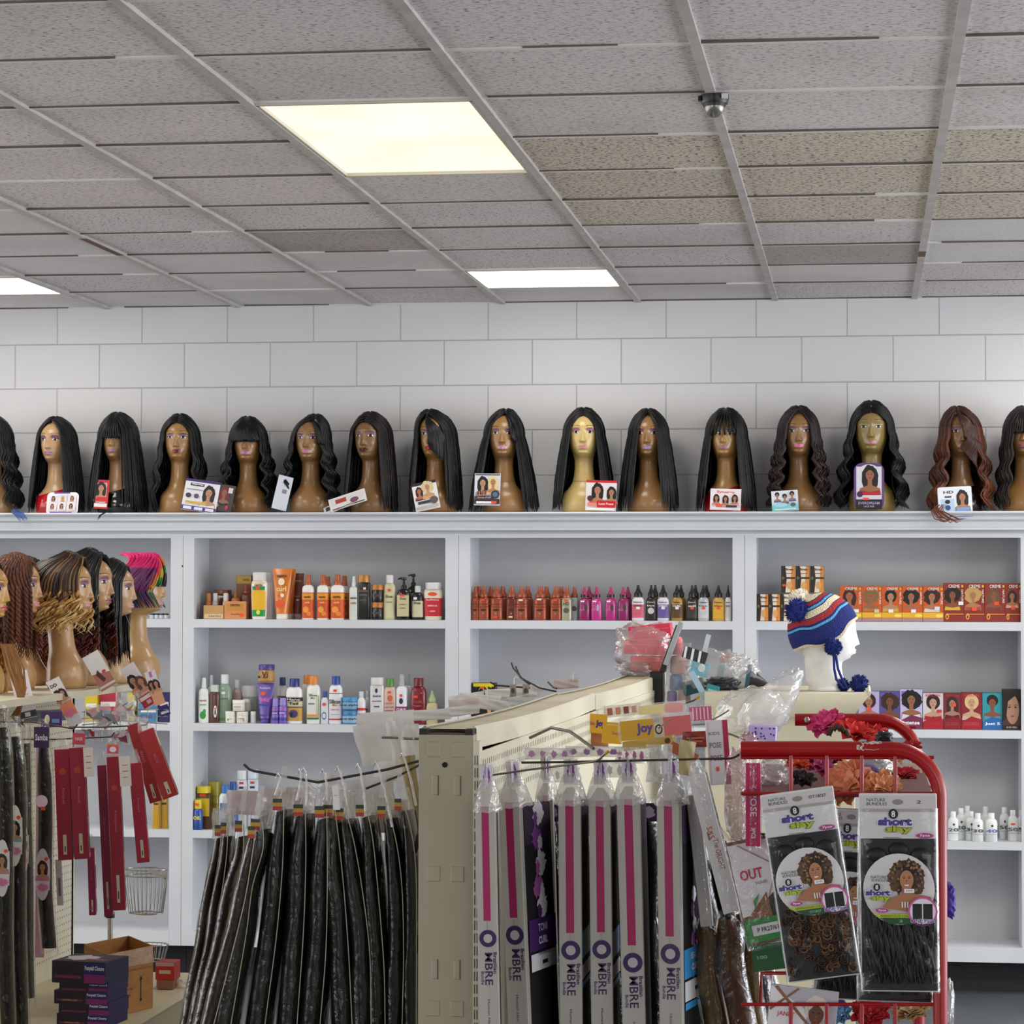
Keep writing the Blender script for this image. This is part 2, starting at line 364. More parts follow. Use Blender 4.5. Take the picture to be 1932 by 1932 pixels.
# ================================================================ WHITE SHELVING ALONG THE WALL
YF = 11.27                                   # front of the face frames
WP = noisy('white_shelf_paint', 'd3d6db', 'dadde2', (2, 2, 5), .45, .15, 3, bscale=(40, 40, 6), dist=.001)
WPB = noisy('shaded_back_panel_paint', 'b9babf', 'c2c3c8', (1.5, 2, 3), .5, .1, 3, bscale=(40, 40, 6), dist=.001)  # greyer than the frames: shade inside the shelves put into the colour
def z_at(py, Y=YF): return at(1100, py, Y).z
def x_at(px, Y=YF): return at(px, 1100, Y).x
ZT = z_at(1001); ZC = z_at(1015)
seams = [-192, 345, 865, 1405, 1948, 2480]
opens = [(-150, 322), (366, 840), (887, 1382), (1427, 1926), (1970, 2440)]
SHELF_Z = [(z_at(1171), z_at(1187)), (z_at(1371), z_at(1386)), (z_at(1577), z_at(1592)), (z_at(1772), z_at(1800))]
ZB = SHELF_Z[3][1]
names = ['white shelving unit at the far left, behind the profile mannequins', 'white shelving unit with the orange and yellow hair product bottles',
         'white shelving unit with the row of brown and magenta bottles', 'white shelving unit with the hair colour boxes, behind the knit hat', 'white shelving unit cut by the right edge of the photo']
for i in range(5):
    xa, xb = x_at(seams[i]), x_at(seams[i+1]); oa, ob = x_at(opens[i][0]), x_at(opens[i][1])
    t = thing('shelving_unit', names[i], 'shelving unit', ((xa+xb)/2, YF+.15, 0)); mx = (xa+xb)/2; my = YF+.15
    T = Matrix.Translation((-mx, -my, 0))
    b = MB(T)
    for (u0, u1) in ((xa+.0008, oa), (ob, xb-.0008)): b.box((u0, YF, ZB), (u1, YF+.02, ZT), WP)
    b.box((oa, YF, ZC), (ob, YF+.02, ZT), WP); b.build('face_frame', t)
    for (u0, u1) in ((oa-.02, oa-.001), (ob+.001, ob+.02)):
        b = MB(T); b.box((u0, YF+.02, ZB), (u1, YF+.27, ZT), WP); b.build('side_panel', t)
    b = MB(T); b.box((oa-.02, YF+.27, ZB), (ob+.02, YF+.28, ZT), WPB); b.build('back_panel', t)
    for k, (za, zb) in enumerate(SHELF_Z):
        b = MB(T); b.box((oa-.001, YF-.001, zb), (ob+.001, YF+.27, za), WP); b.build('shelf' if k < 3 else 'bottom_panel', t)
    b = MB(T); b.box((xa+.001, YF+.09, 0), (xb-.001, YF+.11, zb-.001), mat('17181b', .7)); b.build('toe_kick', t)
# cornice: stepped moulding all along the top
b = MB()
z966 = z_at(966, YF-.05)
prof = [(YF+.32, z966), (YF-.075, z966), (YF-.078, z966-.006), (YF-.072, z966-.012), (YF-.055, z966-.018), (YF-.05, z966-.026), (YF-.05, z966-.034), (YF-.032, z966-.044), (YF-.03, z966-.064),
        (YF-.036, z966-.068), (YF-.036, z966-.078), (YF-.012, z966-.086), (YF-.002, z966-.094), (YF-.002, ZC+.012), (YF+.02, ZC+.012), (YF+.02, ZT+.002), (YF+.32, ZT+.002)]
xl, xr = x_at(-230), x_at(2520); n = len(prof)
b.rings([[(xx, y, z) for y, z in prof] for xx in (xl, xr)], WP, smooth=False)
tag(b.build('cornice'), 'long white stepped moulding and ledge on top of the wall shelving, under the wig mannequins', 'ledge')
ZLEDGE = z966
b = MB(); q = at(345, 1068, YF); b.lathe([(.004, 0), (.004, .001)], '22201f', n=12)
o = b.build('screw_hole', None); o.rotation_euler = (PI/2, 0, 0); o.location = (q.x-.002, YF+.0, q.z)
tag(o, 'tiny dark hole in the white post left of the orange bottles', 'hole')
# ================================================================ MANNEQUIN HEADS AND WIGS
_B = [(0, .088, .075, .045), (.03, .090, .082, .048), (.06, .089, .080, .048), (.085, .081, .070, .046), (.105, .063, .055, .044), (.125, .050, .045, .044), (.15, .043, .039, .046),
      (.18, .040, .035, .049), (.21, .039, .034, .053), (.228, .041, .037, .057), (.238, .0445, .058, .061), (.246, .047, .077, .065), (.256, .0505, .085, .071), (.27, .0555, .087, .077),
      (.29, .061, .087, .085), (.31, .0645, .087, .090), (.33, .067, .088, .094), (.348, .068, .091, .096), (.363, .067, .090, .095), (.378, .063, .084, .090), (.394, .053, .071, .079), (.406, .040, .054, .062), (.413, .026, .035, .040), (.417, .004, .005, .006)]
def body_at(z):
    for i in range(len(_B)-1):
        a, b = _B[i], _B[i+1]
        if z <= b[0]:
            p0 = _B[max(i-1, 0)]; p3 = _B[min(i+2, len(_B)-1)]; t = (z-a[0])/(b[0]-a[0]); out = []
            for k in (1, 2, 3):
                m1 = (b[k]-p0[k])/(b[0]-p0[0])*(b[0]-a[0]); m2 = (p3[k]-a[k])/(p3[0]-a[0])*(b[0]-a[0])
                out.append((2*t**3-3*t*t+1)*a[k]+(t**3-2*t*t+t)*m1+(-2*t**3+3*t*t)*b[k]+(t**3-t*t)*m2)
            return out
    return list(_B[-1][1:])
def ga(x, s): return math.exp(-(x/s)**2)
def face_bump(x, z):
    d = 0
    t = (.338-z)/.045
    if -.2 < t < 1.15:
        amp = .017*max(0, min(1, t*.8+.25)); drop = 1 if t < .93 else max(0, 1-(t-.93)/.16)
        d += amp*drop*ga(x, .0062+.0035*max(0, t))
        d += .006*ga(t-.9, .16)*(ga(x-.0095, .0045)+ga(x+.0095, .0045))
    for q in (-1, 1):
        d -= .0075*ga(x-q*.027, .014)*ga(z-.338, .011)
        d += .0065*ga(x-q*.029, .0095)*ga(z-.334, .006)
        d += .003*ga(x-q*.03, .018)*ga(z-.356, .006)
        d += .003*ga(x-q*.036, .014)*ga(z-.303, .014)
    d += .0065*ga(x, .014)*(ga(z-.2765, .0038)+1.15*ga(z-.2675, .0042))
    d -= .004*ga(x, .02)*ga(z-.2575, .004)
    d += .003*ga(x, .015)*ga(z-.248, .006)
    return d
def make_body_mesh():
    zs = [i*.0125 for i in range(18)] + [.225+i*.00225 for i in range(int(.189/.00225))] + [.4155, .417]
    th = []
    for i in range(70): th.append(-PI*.5 + (PI)*(i/70))      # front half: angle 0 = straight ahead
    for i in range(22): th.append(PI*.5 + PI*(i/22))
    b = MB(); R = []
    nt_ = len(th)
    for z in zs:
        w_, f, bk = body_at(min(z, .417)); ring = []
        tp = .30*ga(z-.245, .025)
        for a in th:
            if a <= PI/2:
                u = math.sin(a); x = w_*u; y = -f*math.cos(a)
                ex = 1-tp*math.cos(a)**2*abs(u)**.5
                x *= ex
                if z > .225 and z < .40: y -= face_bump(x, z)*max(0, min(1, (math.cos(a)-.25)*3))
            else: x = w_*math.sin(a); y = -bk*math.cos(a)
            ring.append((x, y, z))
        R.append(ring)
    slots = [mat('c79f74', .3), mat('9c2038', .25), mat('8a5a78', .35), mat('e8e4e0', .2), mat('18100e', .2), mat('4a3226', .5)]
    for s_ in slots: b.mid(s_)
    V = [p for r in R for p in r]; Fc = []; MI = []
    for i in range(len(R)-1):
        for j in range(nt_):
            k = (j+1) % nt_; Fc.append((i*nt_+j, i*nt_+k, (i+1)*nt_+k, (i+1)*nt_+j))
            x = (R[i][j][0]+R[i][k][0])/2; z = (R[i][j][2]+R[i+1][j][2])/2; mi = 0
            if j < 70 and .24 < z < .37:
                if abs(x) < .0215:
                    e = 1-(x/.0215)**2
                    top = .2735+.0075*e**.6 - .002*ga(x, .004); bot = .2735-.0095*e**.7
                    if bot < z < top: mi = 1
                for q in (-1, 1):
                    dx = (x-q*.029)
                    if (dx/.0165)**2+((z-.3425)/.009)**2 < 1 and z > .336: mi = 2
                    if (dx/.013)**2+((z-.3345)/.0052)**2 < 1: mi = 4
                    if (dx/.0115)**2+((z-.3335)/.0038)**2 < 1: mi = 3
                    if (dx/.005)**2+((z-.334)/.0048)**2 < 1: mi = 4
                    zb = .3575+.004*(1-((abs(x)-.031)/.02)**2)
                    if .013 < abs(x) < .05 and abs(z-zb) < .0016: mi = 5
            MI.append(mi)
    b.v = V; b.f = Fc; b.mi = MI; b.sm = [True]*len(Fc)
    k = len(b.v)
    b.f.append(tuple(reversed(range(nt_)))); b.mi.append(0); b.sm.append(False)
    b.f.append(tuple(range(k-nt_, k))); b.mi.append(0); b.sm.append(True)
    me = bpy.data.meshes.new('body'); me.from_pydata(b.v, [], b.f)
    for m_ in b.ms: me.materials.append(m_)
    me.polygons.foreach_set('material_index', b.mi); me.polygons.foreach_set('use_smooth', b.sm); me.update()
    return me
BODY = make_body_mesh()
def skin(h, rough=.3):
    c = [int(h[i:i+2], 16) for i in (0, 2, 4)]; h = '%02x%02x%02x' % (int(c[0]*.93), int(c[1]*.92), int(c[2]*.84))
    return mat(h, rough, 0, 0, .25)
def hair_mat(h, rough=.36, spec=.35):
    k = ('hair', h, rough, spec)
    if k in _M: return _M[k]
    m, nt, b, L = nodemat('wig_fibre')
    tc = nt.nodes.new('ShaderNodeTexCoord'); mp = nt.nodes.new('ShaderNodeMapping'); mp.inputs['Scale'].default_value = (700, 700, 12)
    n = nt.nodes.new('ShaderNodeTexNoise'); n.inputs['Scale'].default_value = 1; n.inputs['Detail'].default_value = 2
    bp = nt.nodes.new('ShaderNodeBump'); bp.inputs['Strength'].default_value = .5; bp.inputs['Distance'].default_value = .001
    c = rgb(h); mx = nt.nodes.new('ShaderNodeMix'); mx.data_type = 'RGBA'; mx.inputs[6].default_value = (*[q*.55 for q in c], 1); mx.inputs[7].default_value = (*[min(1, q*1.5) for q in c], 1)
    L.new(tc.outputs['Object'], mp.inputs[0]); L.new(mp.outputs[0], n.inputs[0]); L.new(n.outputs[0], bp.inputs['Height']); L.new(n.outputs[0], mx.inputs[0])
    L.new(mx.outputs[2], b.inputs['Base Color']); L.new(bp.outputs[0], b.inputs['Normal'])
    b.inputs['Roughness'].default_value = rough; b.inputs['Specular IOR Level'].default_value = spec
    _M[k] = m; return m
def lock(mb, P, r, cols, n=5):
    """P points; cols = list of materials spread along the lock"""
    pts = [Vector(p) for p in P]; R = []; up = None; N = len(pts)
    for i, p in enumerate(pts):
        t = pts[min(i+1, N-1)]-pts[max(i-1, 0)]
        if t.length < 1e-9: t = Vector((0, 0, -1))
        t.normalize()
        if up is None: up = Vector((0, -1, .3))
        sd = t.cross(up)
        if sd.length < 1e-6: sd = t.orthogonal()
        sd.normalize(); up = sd.cross(t).normalized()
        q = i/(N-1); rr = r*(min(1, .5+q*4))*(1 if q < .75 else max(.12, 1-(q-.75)/.25*.88))
        R.append([p+(sd*math.cos(2*PI*j/n)+up*math.sin(2*PI*j/n))*rr for j in range(n)])
    if len(cols) == 1: mb.rings(R, cols[0], caps=False)
    else:
        k = len(cols); e = [round(i*(N-1)/k) for i in range(k+1)]
        for i in range(k): mb.rings(R[e[i]:e[i+1]+1], cols[i], caps=False)
def wig(seed=1, n=210, end=.02, r=.0062, wave=0, wl=.07, curl=0, part=0, opening=46, hairline=58, sweep=None, bangs=0, bang_len=.34, spread=1.3, vol=1.05,
        cols=('0c0b0d',), endvar=.03, front=1.0, low=True, rough=.36, ns=20, twist=0, wisps=0, mix=None):
    rd = random.Random(seed); mb = MB(); C0 = Vector((0, .003, .322)); rx, ry, rz = .0775*vol, .101*vol, .106*(.5+.5*vol)
    M_ = [hair_mat(c, rough) if isinstance(c, str) else c for c in cols]
    def sph(az, el, k=1.0):
        return C0+Vector((math.sin(az)*math.cos(el)*rx*k, -math.cos(az)*math.cos(el)*ry*k, math.sin(el)*rz*k))
    op = math.radians(opening); hl = math.radians(hairline)
    for i in range(n):
        side = -1 if i % 2 else 1
        g = ((i//2)+.5)/(n/2)
        aze = side*(op + (PI-op)*g**1.0 + rd.uniform(-.06, .06))
        if abs(aze) > PI: aze = side*PI
        azs = side*math.radians(2)
        k = 1+rd.uniform(-.035, .055)
        P = []; q = part
        w0 = rd.uniform(0, 2*PI) if not twist else 0; ph = side*.6+g*5+rd.uniform(-.5, .5)
        zend = end+rd.uniform(0, endvar)
        NA = 10; els = hl+(math.radians(89)-hl)*min(1, g/.42)
        for a in range(NA):
            t = a/(NA-1); el = els*(1-t); s_ = 1-(1-t)**(3.0 if g < .3 else 2.2)
            az = azs+(aze-azs)*s_
            p = sph(az, el, k)
            p.x += q*(1-t)**1.5; p.z += .006*math.sin(min(1, t*3)*PI)
            P.append(p)
        A = P[-1]; NB = ns
        zlen = A.z-zend
        for a in range(1, NB+1):
            t = a/NB; z = A.z-zlen*t; sp = 1+(spread-1)*t**.8
            x = A.x*sp; y = A.y*(1+(spread-1)*t*.6*front)
            if abs(aze) < PI*.62: x += side*.004*t
            wv = wave*min(1, t*2.2)
            x += wv*math.sin((z/wl)*2*PI+ph); y += wv*.7*math.cos((z/wl)*2*PI+ph)
            if curl:
                c_ = curl*min(1, max(0, t-.08)*3); x += c_*math.cos(z/wl*2*PI*1.0+w0); y += c_*math.sin(z/wl*2*PI*1.0+w0)
            x += rd.uniform(-1, 1)*.0008
            P.append(Vector((x, y, z)))
        mc = M_ if not mix else [hair_mat(c, rough) for c in rd.choice(mix)]
        lock(mb, P, r*rd.uniform(.75, 1.25), mc)
    if sweep:      # hair drawn across the forehead from one side: (from az, to az, count, end z)
        a0, a1, cnt, ze = sweep
        for i in range(cnt):
            g = i/(cnt-1); P = []; aze = math.radians(a0+(a1-a0)*(.45+.55*g))
            for a in range(14):
                t = a/13; s_ = t*t*(3-2*t)
                az = math.radians(a0*.8)+(aze-math.radians(a0*.8))*s_; el = math.radians(84-18*g*(1-t))*(1-t)+math.radians(-14)*t*(.3+.7*g)
                P.append(sph(az, el, 1.04+.035*rd.random()))
            A = P[-1]
            for a in range(1, 9):
                t = a/8; P.append(Vector((A.x*(1+.18*t)+wave*math.sin(t*6+g), A.y*(1-.05*t), A.z-(A.z-ze)*t*(.35+.65*g))))
            lock(mb, P, r*.95, [M_[0]])
    for i in range(bangs):
        g = (i+.5)/bangs; az = math.radians(-opening*1.0+2*opening*g); P = []
        for a in range(12):
            t = a/11; el = math.radians(86)*(1-t)**1.05
            P.append(sph(az*(.35+.65*t), el, 1.05+.02*rd.random()))
        A = P[-1]; ze = bang_len+rd.uniform(-.008, .012)
        for a in range(1, 4): P.append(Vector((A.x*(1+.0*a)+wave*.6*math.sin(a+g*9), A.y, A.z+(ze-A.z)*a/3)))
        lock(mb, P, r*.9, [M_[0]])
    for i in range(wisps):
        a = rd.uniform(.9, 2.2)*rd.choice((-1, 1)); P = []
        for k in range(12):
            t = k/11; p = sph(a, .1, 1.05); P.append(Vector((p.x*(1+.5*t)+.012*math.sin(t*9+i), p.y*(1+.2*t), p.z-(p.z-end+.01)*t)))
        lock(mb, P, .0012, [M_[-1]], 4)
    return mb
def mannequin(label, loc, scale, rz, wig_mb, sk='c79f74', lips='9c4a6a', shadow='8a6278', cover=None, cord=False, group=None, ry=0, rough=.3):
    t = thing('mannequin_head', label, 'mannequin head', loc, rz, group, scale=scale, ry=ry)
    o = bpy.data.objects.new('bust', BODY); COL.objects.link(o); o.parent = t
    for i, m_ in enumerate([skin(sk, rough), mat(lips, .22), mat(shadow, .3), mat('e8e4e0', .2), mat('18100e', .2), mat('5a4030', .5)]):
        o.material_slots[i].link = 'OBJECT'; o.material_slots[i].material = m_
    if wig_mb: wig_mb.build('wig', t)
    if cover:
        b = MB(); R = []
        for i in range(9):
            z = i*.0118; w_, f, bk = body_at(z); ring = []
            for j in range(40):
                a = 2*PI*j/40; s_ = math.sin(a); zz = z*(1+.22*math.cos(a)) if i == 8 else z
                w2, f2, b2 = body_at(zz)
                ring.append((w2*math.cos(a)*1.03+.001*math.cos(a), (s_*(b2 if s_ > 0 else f2))*1.03, zz))
            R.append(ring)
        b.rings(R, mat(cover, .12, 0, 0, .6), caps=False); b.build('bust_cover', t, 'glossy wrap around the bust')
    if cord:
        b = MB(); w_, f, bk = body_at(.135); b.tube([(w_*1.03*math.cos(a), (bk if math.sin(a) > 0 else f)*1.04*math.sin(a), .137-.006*math.sin(a)*-1) for a in [2*PI*i/30 for i in range(31)]], .0011, mat('8a7a60', .5), 5, False)
        b.build('cord', t)
    return t
YM = 11.40
def top_head(px, top, rz, label, wkw, dx=0, **kw):
    base = at(px, 962, YM-.1); base.z = ZLEDGE+.0008
    h = at(px, top, YM).z-ZLEDGE
    sc = h/.437
    return mannequin(label, (base.x+dx, YM, base.z), sc, math.radians(rz), wig(**wkw), **kw)
K = '0d0c0e'
top_head(-28, 785, 0, 'wavy black wig cut by the left edge of the photo, on the ledge', dict(seed=1, wave=.012, wl=.09, spread=1.5, wisps=4), sk='b08a64')
top_head(93, 788, -8, 'long straight black wig with blue tips on a pale bust in a red wrap', dict(seed=2, spread=1.42, cols=(K, K, K, '0c1220'), r=.0055, n=180, opening=43, end=-.0+.002), cover='b3101c', sk='cda584', lips='a0709a')
top_head(211, 780, -4, 'straight black wig parted over the eyes, mannequin bust in a glossy black wrap', dict(seed=3, spread=1.5, opening=30, r=.0055, n=190, end=.002, bangs=8, bang_len=.35), cover='0a0a0c', sk='b98f68', lips='a27a9c')
top_head(328, 783, 4, 'wavy black centre-parted wig on a bare tan bust with dark red lips and eye shadow', dict(seed=4, wave=.009, wl=.11, spread=1.45, end=.004, opening=50, hairline=45), sk='b58a5c', lips='6e1524', cord=False)
top_head(458, 788, 3, 'curly black wig with a full fringe covering the eyes of its mannequin', dict(seed=5, wave=.012, wl=.08, curl=.006, spread=1.5, end=.02, bangs=34, bang_len=.333, opening=48, vol=1.06, r=.006), sk='a87c50', lips='b070a0', cord=True)
top_head(577, 784, -2, 'shoulder-length wavy black wig with a side part, chain cord on a bare tan bust', dict(seed=6, wave=.013, wl=.085, spread=1.42, end=.045, part=.03, opening=49, vol=1.06, sweep=(30, 52, 12, .3)), sk='a07850', lips='c07aa0', cord=True)
top_head(692, 779, -12, 'straight brown-black wig on a bare mannequin beside the open leaflet', dict(seed=7, spread=1.32, cols=('17110f',), end=.002, opening=52, hairline=40), sk='8f6a48', lips='4a1a1c')
top_head(815, 774, -8, 'side-swept straight black wig hiding one eye, mannequin with red lips', dict(seed=8, spread=1.3, end=.004, part=-.03, opening=46, sweep=(-38, 48, 44, .20), vol=1.04), sk='a97c4e', lips='b01a28')
top_head(945, 773, 2, 'long straight black wig flaring over the ledge, mannequin with pink lips and a dark cord', dict(seed=9, spread=1.75, end=.004, opening=44, vol=1.02, part=.01, n=200, sweep=(20, 40, 8, .3)), sk='ab8258', lips='c48aa6', cord=True)
top_head(1097, 771, 3, 'long straight black wig on a mannequin tinted yellow as if lit by the small ceiling light', dict(seed=10, spread=1.5, end=.01, opening=45, hairline=50), sk='e3c78c', lips='cf7a84', shadow='b07088', cord=True)  # skin colour made paler and yellower to carry the ceiling light's glow
top_head(1220, 773, 0, 'straight black wig closing in over a narrow strip of mannequin face', dict(seed=11, spread=1.48, end=.004, opening=31, n=190, r=.0056), sk='a4794f', lips='a07fa0')
top_head(1368, 772, -6, 'straight black wig on a mannequin bust in a glossy red wrap', dict(seed=12, spread=1.45, end=.004, opening=42, bangs=6, bang_len=.375), cover='a00c16', sk='b98f5e', lips='9a6c80')
top_head(1506, 768, 2, 'wavy dark plum-brown wig on a bare mannequin with glossy pink lips', dict(seed=13, wave=.010, wl=.06, curl=.004, spread=1.45, end=.02, cols=('1c1113', '23130f'), opening=40, n=190), sk='9f7650', lips='d06c8a')
top_head(1645, 758, -2, 'tallest wig, loose black waves off the forehead of an olive mannequin', dict(seed=14, wave=.014, wl=.10, spread=1.62, end=.012, opening=56, hairline=38, vol=1.04, wisps=8, n=170), sk='9c8452', lips='b57a80', shadow='a08a60')
top_head(1815, 769, 4, 'reddish-brown side-swept wavy wig on a mannequin bust in a dark wrap', dict(seed=15, wave=.014, wl=.10, spread=1.5, end=.004, cols=('3a1f16', '5a3020', '4a281a', '6b3c26'), part=-.02, opening=42, vol=1.06, sweep=(-35, 45, 36, .15), wisps=6), cover='150a0c', sk='8d6745', lips='b06a90')
top_head(1936, 768, -6, 'dark brown wavy wig on a mannequin cut by the right edge of the photo', dict(seed=16, wave=.008, wl=.1, spread=1.35, end=.01, cols=('160f0e', '1f1512'), opening=30, bangs=8), sk='9a7048')
# ================================================================ PRINTED CARDS HANGING FROM THE WIGS
def card_thing(px0, py0, px1, py1, Y, name, label, cat, bg, draw, tilt=0, lean=8, group=None, round_=.0, t=.0012, yaw=0, shape=None, parent=None):
    """card whose photographed corners are px0,py0..px1,py1; draw(Print, w, h) prints it"""
    a = at(px0, py1, Y); b_ = at(px1, py0, Y); w_ = abs(b_.x-a.x); h_ = abs(b_.z-a.z); c = (a+b_)/2
    mb = MB()
    if shape == 'round' or round_:
        r = round_ or w_*.25; pts = []
        for qx, qz, a0 in ((1, -1, -PI/2), (1, 1, 0), (-1, 1, PI/2), (-1, -1, PI)):
            for i in range(6):
                an = a0+PI/2*i/5; pts.append((qx*(w_/2-r)+r*math.cos(an), qz*(h_/2-r)+r*math.sin(an)))
    else: pts = [(-w_/2, -h_/2), (w_/2, -h_/2), (w_/2, h_/2), (-w_/2, h_/2)]
    mb.rings([[(x, t/2, z) for x, z in pts], [(x, -t/2, z) for x, z in pts]][::-1], bg, smooth=False)
    pr = Print(mb, (0, -t/2, 0), (1, 0, 0), (0, 0, 1)); draw(pr, w_, h_)
    o = mb.build(name); o.location = c; o.rotation_euler = (math.radians(-lean), math.radians(tilt), math.radians(yaw))
    if cat: tag(o, label, cat, group)
    return o
YT = 11.275
def d_six(p, w, h):
    for i in range(6):
        x = (-.3+.3*(i % 3))*w; y = (.18-.36*(i//3))*h
        p.rect(x, y, w*.27, h*.34, 'e9dfe4'); p.lady(x, y, h*.32, ['1a1216', 'd8b48a', '6a4a3a', '8a2f5a', '3a2a26', '1a1216'][i], 'c08a66', 'e8e8ee', 'long', i)
    p.rect(0, h*.43, w*.5, h*.06, '5b3a9a'); p.rect(0, -h*.44, w*.7, h*.05, '6a3fa8')
card_thing(88, 928, 148, 972, YT, 'wig_card', 'rounded white and purple card with six small portraits, by the blue-tipped wig', 'card', 'f3f0f5', d_six, 0, 14, round_=.02)
def d_redblk(p, w, h):
    p.rect(0, h*.05, w*.7, h*.7, 'c9b8b0'); p.lady(-w*.05, h*.1, h*.7, '120c0c', 'b98a68', 'c03028'); p.rect(w*.1, -h*.17, w*.8, h*.14, 'd01c1c'); p.rect(0, -h*.38, w*.9, h*.12, 'e9e6e6')
card_thing(178, 905, 205, 960, YT+.02, 'wig_card', 'narrow red and white portrait card against the glossy black bust wrap', 'card', 'c8202a', d_redblk, 3, 6)
def d_purp(p, w, h):
    p.rect(0, h*.46, w, h*.08, '3a2370'); p.rect(-w*.15, h*.33, w*.4, h*.09, '38353a'); p.text('gogo', -w*.15, h*.33, w*.34, h*.06, 'f0eef2', .04)
    p.lady(w*.22, -h*.0, h*.75, '20181a', 'c4926e', 'e9e6ea'); p.rect(-w*.2, h*.17, w*.45, h*.03, '9a96a6'); p.ell(-w*.35, -h*.03, w*.08, w*.07, '3c3848'); p.ell(-w*.12, -h*.03, w*.07, w*.07, '5a5260')
    p.rect(-w*.1, -h*.24, w*.6, h*.08, 'd5b04e'); p.rect(0, -h*.42, w, h*.14, '4b348a')
    for i in range(3): p.rect((-.32+.32*i)*w, -h*.42, w*.24, h*.09, 'ece9f2')
card_thing(346, 905, 412, 966, YT, 'wig_card', 'white card with purple bands and a portrait of long hair, right of the red-lipped bust', 'card', 'ebe9ee', d_purp, 8, 10)
def d_dark(p, w, h):
    p.lady(0, h*.08, h*.75, '7a1020', '8d6048', '1a1214', 'long', 3); p.rect(w*.3, h*.3, w*.22, h*.2, 'd8d4d6'); p.ell(w*.25, -h*.35, w*.09, w*.11, 'c02848'); p.ell(-w*.25, -h*.3, w*.09, w*.09, '9a96a0')
card_thing(402, 914, 442, 965, YT, 'wig_card', 'dark card with a red-haired portrait, tucked behind the white and purple one', 'card', '3a3034', d_dark, 8, 10, yaw=-12)
def d_blank(p, w, h):
    p.rect(w*.1, h*.05, w*.3, h*.12, '8a8c94'); p.rect(0, h*.3, w*.5, h*.02, 'b8bcc4')
card_thing(519, 897, 547, 963, YT+.03, 'wig_card', 'blank bluish white card back hanging left of the chain-cord bust', 'card', 'd8dde6', d_blank, 14, 8, yaw=20)
# open leaflet: two leaves
tl = thing('leaflet', 'open white leaflet lying on the ledge below the brown-black wig', 'leaflet', at(652, 948, YT))
for k, (dx, ry, rx, cc) in enumerate(((-.02, -24, -50, '4a4446'), (.012, -18, -20, 'dad6d6'))):
    b = MB(); b.box((-.085+dx, -.0006, -.03), (.085+dx, .0006, .03), 'e4e0de')
    p = Print(b, (dx, -.0006, 0), (1, 0, 0), (0, 0, 1)); p.rect(.0, .008, .15, .03, cc); p.rect(-.03, .008, .05, .02, 'b03a34'); p.ell(.03, -.006, .02, .012, '7a4a68'); p.rect(0, -.024, .15, .004, '3a3438')
    o = b.build('leaf', tl); o.rotation_euler = (math.radians(rx), math.radians(ry), 0); o.location = (0, -.01*k, .006*k)
def d_two(p, w, h):
    p.rect(0, h*.45, w, h*.1, '2a2426'); p.lady(-w*.24, h*.12, h*.5, '4a1820', 'b07a58', '7a2838'); p.lady(w*.12, h*.2, h*.62, 'e0c89a', 'c8946a', 'e8a47a', 'curly'); p.rect(-w*.1, -h*.22, w*.5, h*.1, '3a3a3e'); p.ell(w*.3, -h*.2, w*.17, w*.15, '5a5654'); p.rect(0, -h*.4, w*.9, h*.1, 'b8b6b8'); None
card_thing(780, 908, 827, 963, YT, 'wig_card', 'tilted white card with blonde and dark portraits below the side-swept wig', 'card', 'efecea', d_two, -12, 10)
def d_pair(p, w, h):
    p.rect(0, h*.46, w*.95, h*.05, '6a686c'); p.lady(-w*.18, h*.1, h*.66, '15100f', 'c09070', '7aa0d8'); p.lady(w*.22, h*.14, h*.62, 'e6cf94', 'b98562', 'e9b78a')
    p.lady(-w*.3, -h*.12, h*.2, '2a1a18', 'b98562', 'a03a4a'); p.lady(-w*.12, -h*.12, h*.2, '5a3a28', 'b98562', '3a3a5a'); p.ell(w*.32, -h*.16, w*.16, w*.16, '2b3140'); p.ell(w*.32, -h*.16, w*.1, w*.1, '5a6d94')
    p.rect(-w*.1, -h*.26, w*.75, h*.07, '3c2c2a'); p.text('Human Angel', -w*.1, -h*.26, w*.5, h*.04, 'f0e8e0'); p.rect(0, -h*.38, w, h*.16, '3a2a28'); p.rect(-w*.05, -h*.41, w*.7, h*.07, 'efecec'); p.rect(w*.28, -h*.4, w*.2, h*.08, 'e8502a')
card_thing(895, 893, 944, 954, YT, 'wig_card', 'upright white card with black-haired and blonde portraits and an orange price sticker', 'card', 'd9dde8', d_pair, 1, 4)
def d_redc(p, w, h):
    p.rect(0, h*.46, w, h*.08, 'cf1820'); p.lady(-w*.12, h*.06, h*.75, '120c0c', 'b47e5c', 'e0584a'); p.lady(w*.34, h*.02, h*.6, '1a1010', 'b47e5c', 'd84a4a'); p.rect(w*.18, -h*.28, w*.6, h*.22, 'c8151f')
    p.text('Lace Front', w*.18, -h*.27, w*.48, h*.07, 'f6ecec'); p.rect(0, -h*.45, w*.9, h*.07, 'f4f0f0'); p.ell(-w*.35, h*-.1, w*.09, w*.09, '4a2020'); p.rect(-w*.28, -h*.3, w*.3, h*.1, 'e88a80')
card_thing(1105, 906, 1163, 964, YT, 'wig_card', 'red and white card with a long-haired portrait, beside the light-tinted yellow bust', 'card', 'e6dedf', d_redc, 2, 5)
